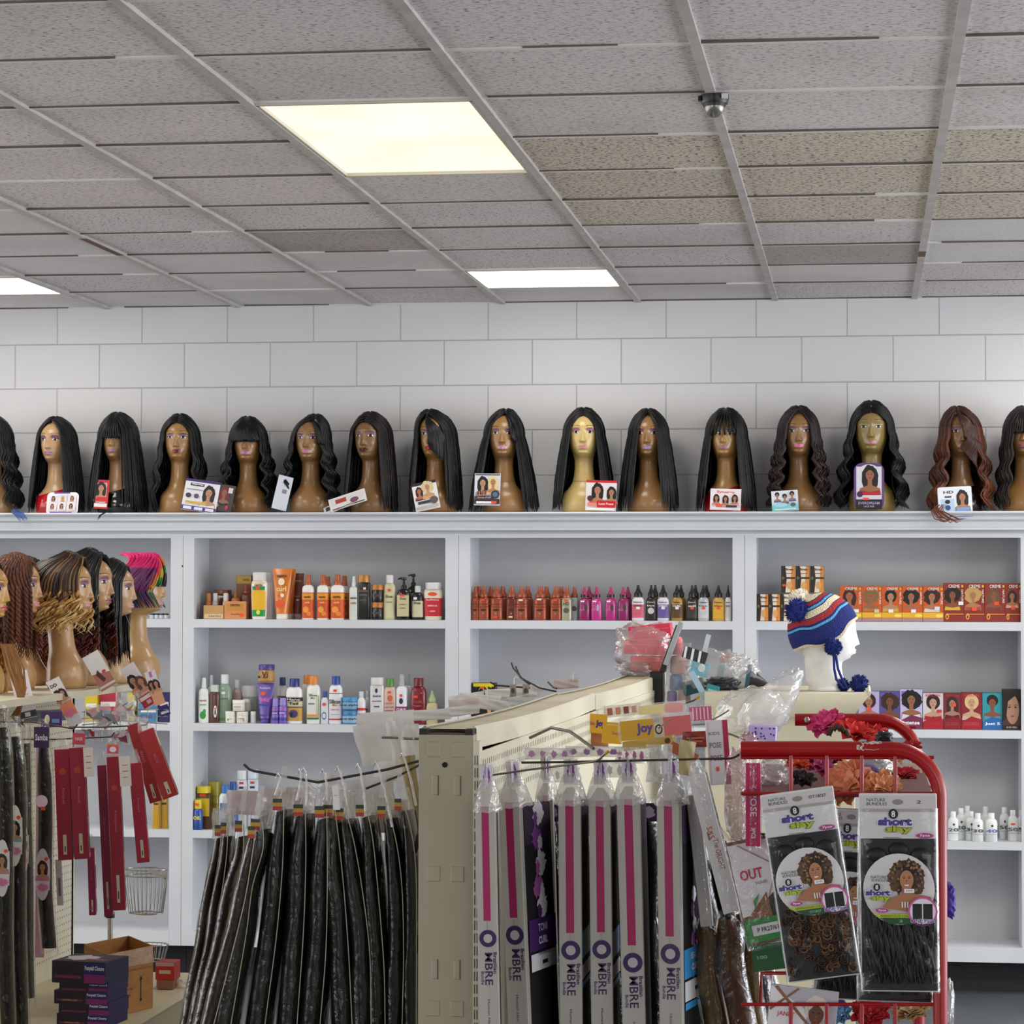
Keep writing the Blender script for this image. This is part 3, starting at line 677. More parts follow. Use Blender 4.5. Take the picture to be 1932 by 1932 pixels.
def d_three(p, w, h):
    p.text('Synergy', 0, h*.34, w*.6, h*.15, 'd86a7a', .04)
    for i in range(3): p.lady((-.3+.3*i)*w, -h*.02-(i == 1)*h*.04, h*.55, '2a1614', 'b98062', 'e4a0b0', 'long', i)
    p.rect(-w*.2, -h*.3, w*.2, h*.14, 'f05a3a'); p.rect(w*.2, -h*.32, w*.35, h*.1, '3a3034'); p.rect(0, -h*.44, w*.9, h*.06, 'f4f2f2')
card_thing(1340, 922, 1398, 963, YT, 'wig_card', 'white card with three small portraits and a pink script title, by the red bust wrap', 'card', 'efe6e8', d_three, 2, 8)
def d_teal(p, w, h):
    for i in range(3): p.lady((-.28+.28*i)*w, h*(.2-.1*(i == 1)), h*.5, '181214', 'a8765a', '4a5aa0', 'short', i)
    p.rect(0, -h*.33, w, h*.3, '7fd0d6'); p.ell(-w*.15, -h*.2, w*.25, h*.1, 'a8d8e8'); p.ell(w*.3, -h*.22, w*.1, w*.08, '5a6a70'); p.rect(0, -h*.42, w*.8, h*.06, 'e8f4f4')
card_thing(1456, 925, 1506, 965, YT, 'wig_card', 'small pale card with a teal base and short-haired portraits', 'card', 'dde8ee', d_teal, -4, 10)
o = None
def d_arch(p, w, h):
    p.rect(0, h*.02, w*.84, h*.8, 'd9d6e0'); p.ell(0, h*.36, w*.3, h*.11, 'd9d6e0'); p.lady(w*.03, h*.14, h*.66, '140e10', '9a6448', 'b02430', 'long'); p.ell(-w*.3, -h*.17, w*.1, w*.1, '40284a')
    p.rect(0, -h*.385, w*.86, h*.21, '1c1420'); p.text('EVERDREAM', 0, -h*.36, w*.7, h*.055, 'b9a8c8', .02); p.text('LACE WIG', 0, -h*.43, w*.34, h*.035, 'c9c0d0'); p.rect(-w*.1, -h*.27, w*.18, h*.05, 'f0502a')
card_thing(1611, 873, 1668, 962, YT, 'wig_card', 'tall arched purple-rimmed card with a portrait in red on the olive bust', 'card', '5f3e7a', d_arch, 0, 4, round_=.035)
def d_hd(p, w, h):
    p.text('HD', -w*.18, h*.33, w*.3, h*.09, '2a2c34', .03); p.rect(-w*.2, h*.18, w*.2, h*.05, '3a3c48'); p.rect(-w*.22, -h*.1, w*.4, h*.42, 'b9d2ec'); p.ell(-w*.22, h*.02, w*.08, w*.06, '222'if 0 else '22242c'); p.ell(-w*.22, -h*.17, w*.08, w*.08, '2c5080')
    p.lady(w*.22, h*.05, h*.72, '2a1a16', 'b5805e', '7f9fd4'); p.rect(w*.22, -h*.24, w*.36, h*.12, '7f9fd4'); p.rect(0, -h*.4, w, h*.17, '5a6ec4'); p.rect(-w*.32, -h*.41, w*.26, h*.1, 'dfe4f6'); p.rect(w*.1, -h*.41, w*.26, h*.1, 'dfe4f6')
card_thing(1770, 918, 1834, 977, YT-.05, 'wig_card', 'large white and blue card hanging over the ledge below the reddish-brown wig', 'card', 'e9edf6', d_hd, -3, 4, round_=.008)
# stray tips over the ledge
def strands(pts_list, h, label, r=.0018, cat='hair strands'):
    b = MB()
    for pts in pts_list: lock(b, [at(x, y, Y) for x, y, Y in pts], r, [hair_mat(h)], 5)
    o = b.build('hair_strands'); return tag(o, label, cat)
rd = random.Random(9)
strands([[(20+i*1.5, 962, 11.19), (24+i*2.5, 968, 11.17), (32+i*2.2, 976, 11.165), (38+i*1.9+rd.uniform(-2, 2), 984+rd.uniform(-4, 4), 11.16)] for i in range(9)], '1f4f9a', 'bright blue wig tips hanging over the ledge at the left')
strands([[(205+i, 962, 11.19), (198+i, 966, 11.17), (188+i, 972, 11.165), (183+i, 981, 11.16)] for i in range(4)], '0d0c0e', 'black wig tip curling over the ledge below the black bust wrap')
strands([[(1768+rd.uniform(-3, 3)+i*1.5, 952, 11.19), (1757+i*2, 964, 11.165), (1763+i*3, 976+rd.uniform(-3, 3), 11.155), (1778+i*3, 984+rd.uniform(-5, 3), 11.15), (1792+i*3, 978, 11.15)] for i in range(12)], '6a3a22', 'reddish-brown curls spilling over the ledge beside the large blue card', .0022)
# ================================================================ BOTTLES, JARS, TUBES AND BOXES ON THE SHELVES
KIND = {
 'shampoo': ([(.9, 0), (1, .02), (1, .68), (.95, .74), (.8, .79), (.56, .82)], [(.60, .82), (.61, .985), (.54, 1)], 2.6, .62),
 'lotion': ([(.84, 0), (.88, .02), (.95, .25), (1, .55), (1, .74), (.92, .80), (.8, .82)], [(.82, .82), (.84, .985), (.76, 1)], 2.4, .6),
 'spray': ([(.95, 0), (1, .02), (1, .67), (.9, .73), (.5, .765), (.4, .77)], [(.52, .77), (.53, .83), (.44, .84), (.38, .985), (.3, 1)], 2.6, .8),
 'nozzle': ([(.92, 0), (1, .03), (1, .52), (.9, .60), (.62, .655), (.5, .67)], [(.64, .67), (.66, .77), (.42, .82), (.24, .93), (.2, 1)], 2.5, .75),
 'nozzle2': ([(.97, 0), (1, .03), (.98, .60), (.8, .665), (.62, .69)], [(.8, .69), (.76, .77), (.5, .83), (.38, .93), (.34, 1)], 3.2, .8),
 'jar': ([(.94, 0), (1, .04), (1, .66), (.94, .70)], [(1.02, .70), (1.02, .97), (.97, 1)], 2, 1),
 'dome': ([(.93, 0), (1, .02), (1, .66), (.9, .73), (.6, .79), (.5, .81)], [(.52, .81), (.52, .985), (.44, 1)], 2.4, .85),
 'bullet': ([(.95, 0), (1, .02), (1, .62), (.8, .69)], [(.8, .70), (.78, .96), (.62, 1)], 2, 1),
 'square': ([(.93, 0), (1, .02), (1, .80), (.9, .84)], [(.96, .845), (.96, .985), (.92, 1)], 5, .6),
}
def bottle(cx, base, wpx, top, Y, kind, body, cap, label, bands=(), texts=(), marks=(), group=None, rough=.28, name='bottle', cat='bottle', capname='cap', clear=None, turn=0, z=None):
    p = at(cx, base, Y); q = at(cx, top, Y); h = q.z-p.z; r = wpx*mpp(Y)/2
    if z is None: z = p.z
    t = thing(name, label, cat, (p.x, Y, z+.0004), math.radians(turn), group)
    B, C, ex, sy = KIND[kind]; mb = MB(); bm = mat(body, rough, coat=.25) if isinstance(body, str) else body
    mb.lathe([(a*r, b_*h) for a, b_ in B], bm, n=24, ex=ex, sy=sy); mb.build('body', t)
    def rad(zf):
        for i in range(len(B)-1):
            if B[i][1] <= zf <= B[i+1][1]: return B[i][0]+(B[i+1][0]-B[i][0])*(zf-B[i][1])/(B[i+1][1]-B[i][1]+1e-9)
        return B[-1][0]
    if cap:
        mc = MB(); cm = mat(cap, .32) if isinstance(cap, str) else cap
        mc.lathe([(a*r, b_*h) for a, b_ in C], cm, n=20, ex=2); mc.build(capname, t)
    if bands or texts or marks:
        ml = MB(); y0 = 0
        for k, (z0, z1, c, *wf) in enumerate(bands):
            wf = wf[0] if wf else 1.0; R = []
            for i in range(4):
                zf = z0+(z1-z0)*i/3; rr = rad(zf)*r+.0004*(k+1); ring = []
                for j in range(17):
                    a = -PI/2+(j/16-.5)*PI*wf; ca, sa = math.cos(a), math.sin(a)
                    ring.append((math.copysign(abs(ca)**(2/ex), ca)*rr, math.copysign(abs(sa)**(2/ex), sa)*(rad(zf)*r*sy+.0004*(k+1)), zf*h))
                R.append(ring)
            ml.rings(R, c, closed=False)
        pr = Print(ml, (0, -r*sy-.0004*(len(bands)+1), 0), (1, 0, 0), (0, 0, 1), step=.0001)
        for tx, zc, wf, c, *hh in texts: pr.text(tx, 0, zc*h, wf*2*r, hh[0]*h if hh else None, c, .03)
        for kind_, x, zc, ww, hh, c in marks:
            (pr.rect if kind_ == 'r' else pr.ell)(x*r, zc*h, ww*r, hh*h, c)
        ml.build('label', t)
    return t
COPPER = mat('a4553a', .3, .35); COPPER2 = mat('b4623c', .28, .2)
def sheer(hx, k=.35, rough=.12):
    key = ('sheer', hx, k)
    if key not in _M:
        m, nt, b, L = nodemat('tinted_clear_plastic'); b.inputs['Base Color'].default_value = (*rgb(hx), 1); b.inputs['Roughness'].default_value = rough
        b.inputs['Alpha'].default_value = 1-k; _M[key] = m
    return _M[key]
def C5(x): return 360+x/3.864
def C5y(y): return 1020+y/3.864
YA = 11.31
def b5(cx, w, top, base, *a, dY=0, **k):
    return bottle(C5(cx), C5y(base), w/3.864, C5y(top), YA+dY, *a, **k)
ORG = 'f05028'
SA = 578; za = SHELF_Z[0][0]; zb_ = SHELF_Z[1][0]; zc_ = SHELF_Z[2][0]
OB = dict(bands=((.03, .6, 'd8581e'), (.44, .58, 'e59a2e')), texts=(('cantu', .5, .6, '5a2a12'), ('curls', .38, .4, 'f6d28a')), marks=(('e', -.2, .22, .5, .07, 'f2a040'), ('e', .3, .13, .4, .05, 'f08a30')))
b5(855, 88, 250, SA, 'spray', 'f1ece6', COPPER2, 'orange spray bottle with copper cap, standing alone left of the paired ones', z=za, name='spray_bottle', **OB)
b5(963, 88, 250, SA, 'spray', 'f1ece6', COPPER2, 'orange spray bottle with copper cap, front one of the middle pair', z=za, name='spray_bottle', **OB)
b5(998, 84, 262, SA-4, 'spray', 'f1ece6', COPPER2, 'orange spray bottle half hidden behind the middle one', z=za, dY=.075, name='spray_bottle', **OB)
b5(1070, 100, 248, SA, 'spray', 'f1ece6', COPPER2, 'widest orange spray bottle with a price spot, front of the right pair', z=za, name='spray_bottle', **OB)
b5(1120, 84, 256, SA-4, 'spray', 'e9dcd0', COPPER2, 'orange spray bottle peeking out behind the widest one', z=za, dY=.08, name='spray_bottle', **OB)
b5(500, 122, 235, SA, 'lotion', 'f3efe9', 'dedad6', 'white conditioner bottle with tall yellow and green label', bands=((.06, .78, 'f0b724', .62), (.06, .2, '2a9a48', .62), (.62, .70, '2f8a50', .5)), texts=(('cantu', .73, .5, '6a3a12'),), marks=(('r', -.05, .66, .5, .06, ORG), ('e', 0, .15, .25, .05, 'e6e040')), z=za)
b5(548, 110, 235, SA-5, 'lotion', 'efeae4', 'dedad6', 'white conditioner bottle standing behind the yellow-labelled one', z=za, dY=.085)
def tube(cx, w, top, base, body, cap, label, texts, z, dY=0, marks=(), group=None, Yb=YA):
    Y = Yb+dY; p = at(C5(cx), C5y(base), Y); h = at(C5(cx), C5y(top), Y).z-p.z; r = w/3.864*mpp(Y)/2
    t = thing('squeeze_tube', label, 'tube', (p.x, Y, z+.0004), 0, group)
    b = MB(); R = []
    for i in range(10):
        f = i/9; zz = h*(.12+.88*f); rx = r*(.62+.38*f); ry = r*.62*(1-f)**.8+.0012
        R.append([(rx*math.cos(2*PI*j/24), ry*math.sin(2*PI*j/24), zz) for j in range(24)])
    b.rings(R, mat(body, .3, coat=.3)); b.build('body', t)
    b = MB(); b.lathe([(.52*r, 0), (.56*r, .01*h), (.56*r, .115*h), (.5*r, .12*h)], mat(cap, .35), n=22); b.build('cap', t)
    b = MB(); pr = Print(b, (0, -r*.45, h*.55), (1, 0, -0), (0, .50*r*.62/h*1.6, 1), step=.0002)
    for tx, zc, wf, c in texts: pr.text(tx, 0, (zc-.55)*h, wf*2*r, None, c, .03)
    for kd, x, zc, ww, hh, c in marks: (pr.rect if kd == 'r' else pr.ell)(x*r, (zc-.55)*h, ww*r, hh*h, c)
    b.build('label', t); return t
tube(665, 150, 208, SA, 'dd7a1c', 'f0e6d8', 'tall orange squeeze tube standing on its white cap', (('cantu', .86, .5, '5a2a10'), ('curl', .60, .5, 'f6dc90')), za, marks=(('e', 0, .74, .32, .07, 'f6e6c8'), ('e', .12, .47, .18, .035, 'f4f0e8'), ('r', -.2, .47, .28, .03, ORG), ('e', -.1, .3, .5, .08, 'e65a1c')))
tube(700, 140, 208, SA-4, 'd07418', 'e8ddd0', 'orange squeeze tube right behind the tallest one', (), za, dY=.07)
tube(778, 100, 240, SA-4, '7a4030', 'c9b8a8', 'brown squeeze tube in the back row', (('cantu', .84, .6, 'c89a50'), ('care', .5, .4, 'c0805a')), za, dY=.09, marks=(('r', .1, .42, .4, .03, 'e9e4e0'),))
b5(1190, 70, 262, SA, 'spray', 'dfe0dc', 'e3e4e3', 'slim white spray bottle with clear overcap', bands=((.06, .56, 'd5d8cc'),), texts=(('cantu', .50, .7, '3a3a3a'), ('style', .38, .6, 'b05a50')), z=za, name='spray_bottle')
b5(1262, 95, 253, SA, 'square', '23211f', mat('b07a3a', .35, .3), 'black bottle with wide gold cap', marks=(('r', .2, .70, .4, .05, 'e6e4e0'), ('r', 0, .64, 1.5, .03, '8a5a34')), texts=(('cantu', .56, .6, '6a6a66'), ('men', .44, .5, '6a6a66')), z=za)
b5(1363, 86, 452, SA, 'jar', '1e1b19', mat('b0703a', .35, .3), 'black jar with copper lid, lower of the stack of two', texts=(('cantu', .40, .8, '4a4642'),), z=za, name='jar', cat='jar', capname='lid')
zj = za+ (at(C5(1363), C5y(452), YA).z-at(C5(1363), C5y(SA), YA).z)+.001
b5(1363, 90, 322, 450, 'jar', '1e1b19', mat('b0703a', .35, .3), 'black jar with copper lid, stacked on top of its twin', texts=(('cantu', .40, .8, '4a4642'),), z=zj, name='jar', cat='jar', capname='lid')
b5(1450, 88, 252, SA, 'shampoo', 'c9c49c', 'dcdcd8', 'clear-capped bottle with cream-green label and orange sticker', bands=((.05, .6, 'd4cfa6'),), texts=(('Shea', .52, .6, '5a6a4a'), ('moist', .4, .5, 'a08050')), marks=(('r', 0, .66, .5, .06, ORG),), z=za)
def pump(cx, w, top, base, body, cap, lab, label, z, dY=0, txt='SHAMPOO', marks=(), Y0=None):
    Y = YA+dY; p = at(C5(cx), C5y(base), Y); h = at(C5(cx), C5y(top), Y).z-p.z; r = w/3.864*mpp(Y)/2
    t = thing('pump_bottle', label, 'pump bottle', (p.x, Y, z+.0004))
    b = MB(); b.lathe([(.95*r, 0), (r, .02*h), (r, .60*h), (.88*r, .68*h), (.4*r, .73*h)], mat(body, .2, coat=.4), n=24, ex=2.3, sy=.8); b.build('body', t)
    b = MB(); b.lathe([(.38*r, .73*h), (.38*r, .80*h), (.2*r, .82*h), (.14*r, .93*h)], mat(cap, .3), n=14)
    b.lathe([(.3*r, .93*h), (.34*r, .95*h), (.3*r, h)], mat(cap, .3), n=14); b.tube([(0, 0, .965*h), (-.5*r, 0, .975*h), (-.85*r, 0, .955*h)], [.16*r, .14*r, .1*r], mat(cap, .3), 8); b.build('pump', t)
    b = MB(); pr = Print(b, (0, -.8*r, 0), (1, 0, 0), (0, 0, 1)); pr.rect(0, .33*h, 1.7*r, .5*h, lab); pr.text('Shea', 0, .5*h, .9*r, None, '4a3a2a', .02); pr.text(txt, 0, .36*h, 1.1*r, None, '5a4a3a', .03); pr.text('butter', 0, .28*h, .8*r, None, '7a6a5a')
    for kd, x, zc, ww, hh, c in marks: (pr.rect if kd == 'r' else pr.ell)(x*r, zc*h, ww*r, hh*h, c)
    b.build('label', t); return t
pump(1553, 104, 268, SA, '1d1613', '141214', 'c9bf98', 'black pump bottle with large cream label and orange sticker', za, marks=(('r', -.1, .57, .7, .05, ORG),))
pump(1622, 92, 240, SA-4, '1a1513', '141214', 'bfb48e', 'taller black pump bottle in the back row', za, dY=.08)
b5(1655, 86, 330, SA, 'dome', '1a1614', 'cfd0cf', 'short dark bottle with square cream label and clear cap', bands=((.08, .56, 'cdc7a4', .8),), texts=(('Shea', .5, .6, '5a5a40'),), marks=(('r', -.3, .63, .6, .07, 'f0eeea'),), z=za)
b5(1768, 138, 305, SA, 'lotion', 'e8dcc6', 'd9d9d8', 'wide cream bottle with a bright red label at the end of the shelf', bands=((.10, .58, 'cc2430'),), texts=(('SheaMoisture', .54, .7, 'f4e8e0'), ('HIBISCUS', .38, .5, 'f4e0dc', .04), ('color', .24, .3, 'f0d0cc')), marks=(('e', 0, .69, .5, .05, ORG),), z=za)
b5(1812, 60, 310, SA-4, 'spray', 'cfd2d4', 'd6d8da', 'pale clear spray bottle hidden behind the red-labelled one', z=za, dY=.1, name='spray_bottle')
b5(405, 90, 330, SA-4, 'spray', '6a3522', COPPER, 'brown spray bottle in shadow behind the small kit box', z=za, dY=.09, name='spray_bottle')
def pbox(x0, x1, top, base, Y, depth, face, side, label, draw=None, z=None, name='carton', cat='box', group=None, px=False, topc=None, turn=0):
    a = at(x0, base, Y); b_ = at(x1, top, Y); w_, h_ = b_.x-a.x, b_.z-a.z
    if z is None: z = a.z
    mb = MB(); mb.cbox((-w_/2, 0, 0), (w_/2, depth, h_), side, .0008)
    pr = Print(mb, (0, 0, h_/2), (1, 0, 0), (0, 0, 1), lift=.0002); pr.rect(0, 0, w_*.985, h_*.99, face)
    if draw: draw(pr, w_, h_)
    o = mb.build(name); o.location = ((a.x+b_.x)/2, Y, z+.0004); o.rotation_euler = (0, 0, math.radians(turn))
    return tag(o, label, cat, group)
def C5x(a): return C5(a)
def d_kit(p, w, h):
    p.rect(0, h*.1, w*.8, h*.5, 'c98a3a'); p.text('cantu', 0, h*.3, w*.45, h*.16, '5a3010', .03); p.rect(0, -h*.1, w*.9, h*.16, 'e08a4a'); p.text('travel kit', 0, -h*.22, w*.4, h*.08, '5a2a1a'); p.ell(w*.3, -h*.28, w*.1, h*.1, ORG)
pbox(C5(243), C5(403), C5y(448), C5y(SA), YA-.01, .05, 'd8935a', 'b5703a', 'small orange travel kit box with clipped corner, left end of the shelf', d_kit, za)
b5(328, 66, 372, SA-3, 'spray', 'b5763a', mat('a5652e', .4), 'amber spray bottle rising out of the small orange kit box', z=za, dY=.065, name='spray_bottle')
b5(255, 48, 386, SA-3, 'bullet', 'e8e4e0', 'eceae8', 'small white bottle at the left of the orange kit box', bands=((.1, .5, 'd05030'),), z=za, dY=.065)
def d_tray(p, w, h): p.rect(0, -h*.28, w*.9, h*.3, 'd9c49c'); p.text('cantu', w*.05, -h*.28, w*.6, h*.14, '8a5a2a', .02)
pbox(C5(92), C5(240), C5y(478), C5y(SA), YA-.01, .055, 'c99a5e', 'a87840', 'open kraft tray holding two tiny bottles at the far left', d_tray, za, 'display_tray', 'tray')
b5(130, 44, 388, SA-2, 'bullet', 'c86a24', 'c07a38', 'tiny orange bottle in the kraft tray', z=za, dY=.07)
b5(178, 44, 388, SA-2, 'bullet', 'cfc8c0', 'e0dedc', 'tiny white-capped bottle in the kraft tray', bands=((.1, .5, 'b5602a'),), z=za, dY=.07)
b5(235, 130, 365, SA-3, 'square', '8a4a2c', '8a5a3a', 'wide brown tub in the shadow behind the kraft tray', z=za, dY=.15, name='tub', cat='tub')
pbox(C5(330), C5(442), C5y(258), C5y(SA-3), YA+.12, .06, '8a5a3a', '6a4a2a', 'tall brown box with a yellow top band behind the kit box', lambda p, w, h: (p.rect(0, h*.4, w*.95, h*.18, 'c9a24a'), p.text('cantu', w*.15, h*.4, w*.4, h*.06, '4a3010')), za)
# ---- lower shelf of the same unit
SB = 1342
b5(95, 76, 1005, 1332, 'spray', 'e9ece6', 'dfe6e2', 'white spray bottle with green leaf print, left end of the lower shelf', bands=((.05, .58, 'eef0ea'),), texts=(('carols', .5, .7, 'b0506a'),), marks=(('e', 0, .17, .6, .09, '2f9a4a'), ('e', .3, .26, .3, .05, '3aa857'), ('r', 0, .40, 1.4, .02, '2f8a48')), z=zb_, name='spray_bottle')
b5(150, 56, 985, 1325, 'spray', 'd8dcda', 'e4e8e6', 'white spray bottle behind the leaf-print one', z=zb_, dY=.08, name='spray_bottle')
b5(172, 74, 1055, 1330, 'lotion', '5b3426', 'c6cfc6', 'brown bottle with pale oval label on the lower shelf', marks=(('e', .3, .3, .35, .16, 'e8e8e4'), ('r', .3, .38, .4, .04, ORG), ('e', .3, .28, .15, .08, '2a2a22')), z=zb_)
b5(247, 108, 968, 1318, 'dome', sheer('9fb6a0', .3), 'dfe8e2', 'clear green bottle with white nozzle', bands=((.04, .1, '4f7a50'),), marks=(('r', 0, .62, .5, .05, 'eef0ee'), ('r', 0, .5, 1.4, .03, '55804f')), z=zb_, dY=.03)
b5(335, 72, 1020, 1325, 'dome', 'caa6a0', 'e9eaea', 'pink-tinted bottle with white cap behind the small jars', z=zb_, dY=.10)
b5(425, 110, 1068, 1330, 'jar', sheer('b4bcb2', .25), 'dcdedd', 'wide clear jar with pale lid behind the stacked jars', bands=((.3, .34, '6a8a5a'),), z=zb_, dY=.12, name='jar', cat='jar', capname='lid')
J = dict(name='jar', cat='jar', capname='lid')
b5(291, 78, 1258, SB, 'jar', 'e9e6da', 'eeebe4', 'small cream jar with green dots, left of the bottom two', marks=(('e', -.3, .3, .14, .1, '6a9a4a'), ('r', .2, .36, .7, .05, '9a9a86')), z=zb_, **J)
b5(375, 86, 1258, SB, 'jar', 'e3dccb', 'e4dfd0', 'small cream jar with grey print, right of the bottom two', marks=(('r', 0, .4, 1.0, .06, '8a8a7a'), ('r', .5, .3, .2, .3, '8a8aa8')), z=zb_, **J)
b5(456, 42, 1258, SB, 'jar', 'd6d8d8', 'e4e6e6', 'narrow pale jar beside the purple tube', z=zb_, dY=.01, **J)
h1 = at(0, C5y(1258), YA).z-at(0, C5y(SB), YA).z
b5(350, 92, 1175, 1256, 'jar', 'e6dfd2', 'efece6', 'cream jar stacked on the two small jars', marks=(('r', 0, .4, 1.2, .12, 'b5b5a0'),), z=zb_+h1+.001, **J)
b5(410, 60, 1172, 1256, 'jar', 'd9d4cc', 'e5e2de', 'pale jar on the stack, beside the cream one', z=zb_+h1+.001, dY=.045, **J)
tube(545, 132, 1052, 1346, '6a52a8', '5a4298', 'purple squeeze tube with orange sticker under the gold jar', (('Restore', .88, .6, 'c9bce8'), ('shimmer', .62, .7, 'e070c8'), ('lights', .56, .5, 'e070c8')), zb_, marks=(('e', -.2, .74, .3, .05, ORG), ('r', 0, .46, 1.3, .04, '3a3a9a'), ('r', 0, .2, 1.0, .03, '4a3a8a')))
zj2 = zb_+at(0, C5y(1052), YA).z-at(0, C5y(1346), YA).z+.001
b5(553, 116, 920, 1048, 'jar', 'ad8444', '493a86', 'gold jar with purple lid standing on the purple tube', bands=((.1, .6, 'b98d4a'),), texts=(('Vi', .45, .4, '2a1a14'), ('gro', .25, .3, '3a2a1a')), marks=(('r', -.75, .3, .3, .12, '2a2020'),), z=zj2, **J)
b5(618, 54, 1165, 1347, 'bullet', '7f63c4', '9a82d8', 'small purple bottle, left of the two in front of the white ones', bands=((.12, .24, '4a3a9a'), (.36, .5, '6a4ab0')), texts=(('shine', .43, .7, 'e6d8f4'),), marks=(('e', 0, .56, .3, .05, 'e05a50'),), z=zb_, dY=-.02)
b5(672, 60, 1160, 1347, 'bullet', '7f63c4', '9a82d8', 'small purple bottle, right of the two in front of the white ones', bands=((.12, .24, '4a3a9a'), (.36, .5, '6a4ab0')), texts=(('shine', .43, .7, 'e6d8f4'),), marks=(('e', 0, .56, .3, .05, 'e05a50'),), z=zb_, dY=-.02)
MT = dict(bands=((.06, .60, 'd9c8a0'), (.06, .36, 'c79a4c'), (.50, .58, '26222a'), (.36, .38, '26222a')), texts=(('Mane', .54, .8, 'f2f2f2', .05), ('Tail', .45, .6, '2a2a32', .06)), marks=(('e', 0, .22, .55, .09, '4a3a6a'), ('e', -.2, .2, .15, .06, '15131a')))
b5(668, 74, 1005, 1335, 'shampoo', 'e7e7ea', '2a3a7a', 'white bottle with navy cap and script label, behind the purple pair', z=zb_, dY=.07, **MT)
b5(755, 122, 1008, 1335, 'shampoo', 'eeeef0', '27357e', 'large white bottle with navy cap and black and gold picture label', z=zb_, **MT)
b5(895, 102, 985, 1333, 'shampoo', 'ecebe6', 'e58a36', 'white bottle with orange cap and green, yellow and red stripes', texts=(('Silicon', .60, .6, '4a7a3a'), ('Mix', .54, .3, '4a7a3a')), marks=(('r', .65, .35, .10, .5, 'd8c43a'), ('r', .85, .35, .10, .5, '3a8a4a'), ('r', 0, .17, 1.7, .05, 'e09a4a'), ('r', 0, .11, 1.7, .04, '2f7a40'), ('r', -.2, .42, .9, .03, '6a8aa0')), z=zb_)
b5(848, 92, 985, 1330, 'shampoo', 'e6e5df', 'dd8432', 'white bottle with orange cap, back one of its pair', z=zb_, dY=.08)
b5(977, 62, 1095, 1332, 'dome', 'd9dbe2', '2f4a9a', 'short white bottle with blue cap and a blue swirl', bands=((.1, .52, 'dcdfe6'),), marks=(('e', 0, .6, .5, .05, 'e05a50'), ('e', 0, .25, .55, .12, '3a6a9a'), ('e', 0, .25, .4, .08, 'dcdfe6')), z=zb_)
b5(1057, 100, 985, 1333, 'shampoo', 'ecebee', '26499e', 'white bottle with bright blue cap and large dark script', bands=((.08, .11, 'b83a3a'), (.63, .645, '6a2a3a')), texts=(('Silicon', .47, .85, '3a3a46', .09), ('Mix', .40, .4, 'c9b52a'), ('KERATIN', .30, .6, 'b0404a', .03), ('treatment', .2, .6, '5a6a9a', .02)), marks=(('r', 0, .70, .5, .05, ORG),), z=zb_)
b5(1162, 114, 1237, 1335, 'jar', '4a86b8', '3c7cae', 'blue jar with dark label, lower of the pair', bands=((.12, .6, '8fb2cc'),), texts=(('eco style', .4, 1.2, '2a3a4a', .2),), z=zb_, **J)
b5(1162, 114, 1142, 1236, 'jar', '4a86b8', '4a8ec0', 'blue jar with dark label stacked on its twin', bands=((.12, .6, '7fa6c2'),), texts=(('eco style', .4, 1.2, '22324a', .2),), z=zb_+at(0, C5y(1237), YA).z-at(0, C5y(1335), YA).z+.001, **J)
b5(1243, 66, 1098, 1335, 'dome', 'ebe9ea', 'd4d6da', 'short white bottle with red band beside the blue jars', bands=((.42, .5, 'c83a3a'),), texts=(('care', .3, .7, 'a05a5a'),), z=zb_)
b5(1290, 50, 1095, 1332, 'dome', 'dfe0e2', 'c4c8cc', 'narrow white bottle with red squares behind the short one', marks=(('r', -.2, .42, .6, .07, 'c83a3a'),), z=zb_, dY=.07)
b5(1360, 102, 992, 1333, 'square', 'dedbd8', 'd8d6d2', 'tall all-white bottle with a small navy emblem', texts=(('design', .6, .6, '5a5a6a'), ('essentials', .5, .7, '7a7a8a'),), marks=(('e', -.05, .72, .2, .05, '2a3a6a'), ('r', 0, .38, .8, .03, '4a5a8a')), z=zb_)
b5(1452, 96, 998, 1333, 'shampoo', 'd8b8aa', '5a8a3c', 'pink-beige bottle with green cap and an orange emblem', texts=(('COCONUT', .46, .75, 'a8584a', .04), ('curl milk', .38, .75, '8a6a60', .04)), marks=(('e', .1, .57, .4, .07, 'd86a3a'), ('r', 0, .70, .5, .05, ORG), ('r', 0, .3, 1.3, .02, '8a4a40')), z=zb_)
b5(1538, 84, 968, 1333, 'spray', 'e6e5ea', 'a8acb2', 'white spray bottle with grey nozzle and a plum label', bands=((.24, .36, '8a3a72'),), texts=(('CURLS', .30, .8, 'f0e8f0', .05),), marks=(('e', 0, .47, .35, .06, '26304a'), ('r', 0, .58, .5, .05, ORG)), z=zb_, name='spray_bottle')
b5(1580, 70, 966, 1330, 'spray', 'd5d6da', '9a9ea4', 'white spray bottle behind the plum-labelled one', z=zb_, dY=.09, name='spray_bottle')
b5(1660, 118, 993, 1333, 'shampoo', '7a1c26', '6e1a22', 'dark red bottle with dark red cap', texts=(('hask', .5, .6, 'b0505a'), ('repair', .4, .5, 'b05a60')), marks=(('r', .45, .68, .3, .03, 'd8402a'), ('r', -.3, .6, .6, .05, ORG)), z=zb_)
b5(1758, 88, 1085, 1333, 'nozzle', 'c4ba8a', 'a9c08a', 'olive and yellow bottle with a pointed green tip near the white post', bands=((.28, .42, 'a8b03a'),), texts=(('Olive', .35, .8, '3a5a2a', .06),), z=zb_)
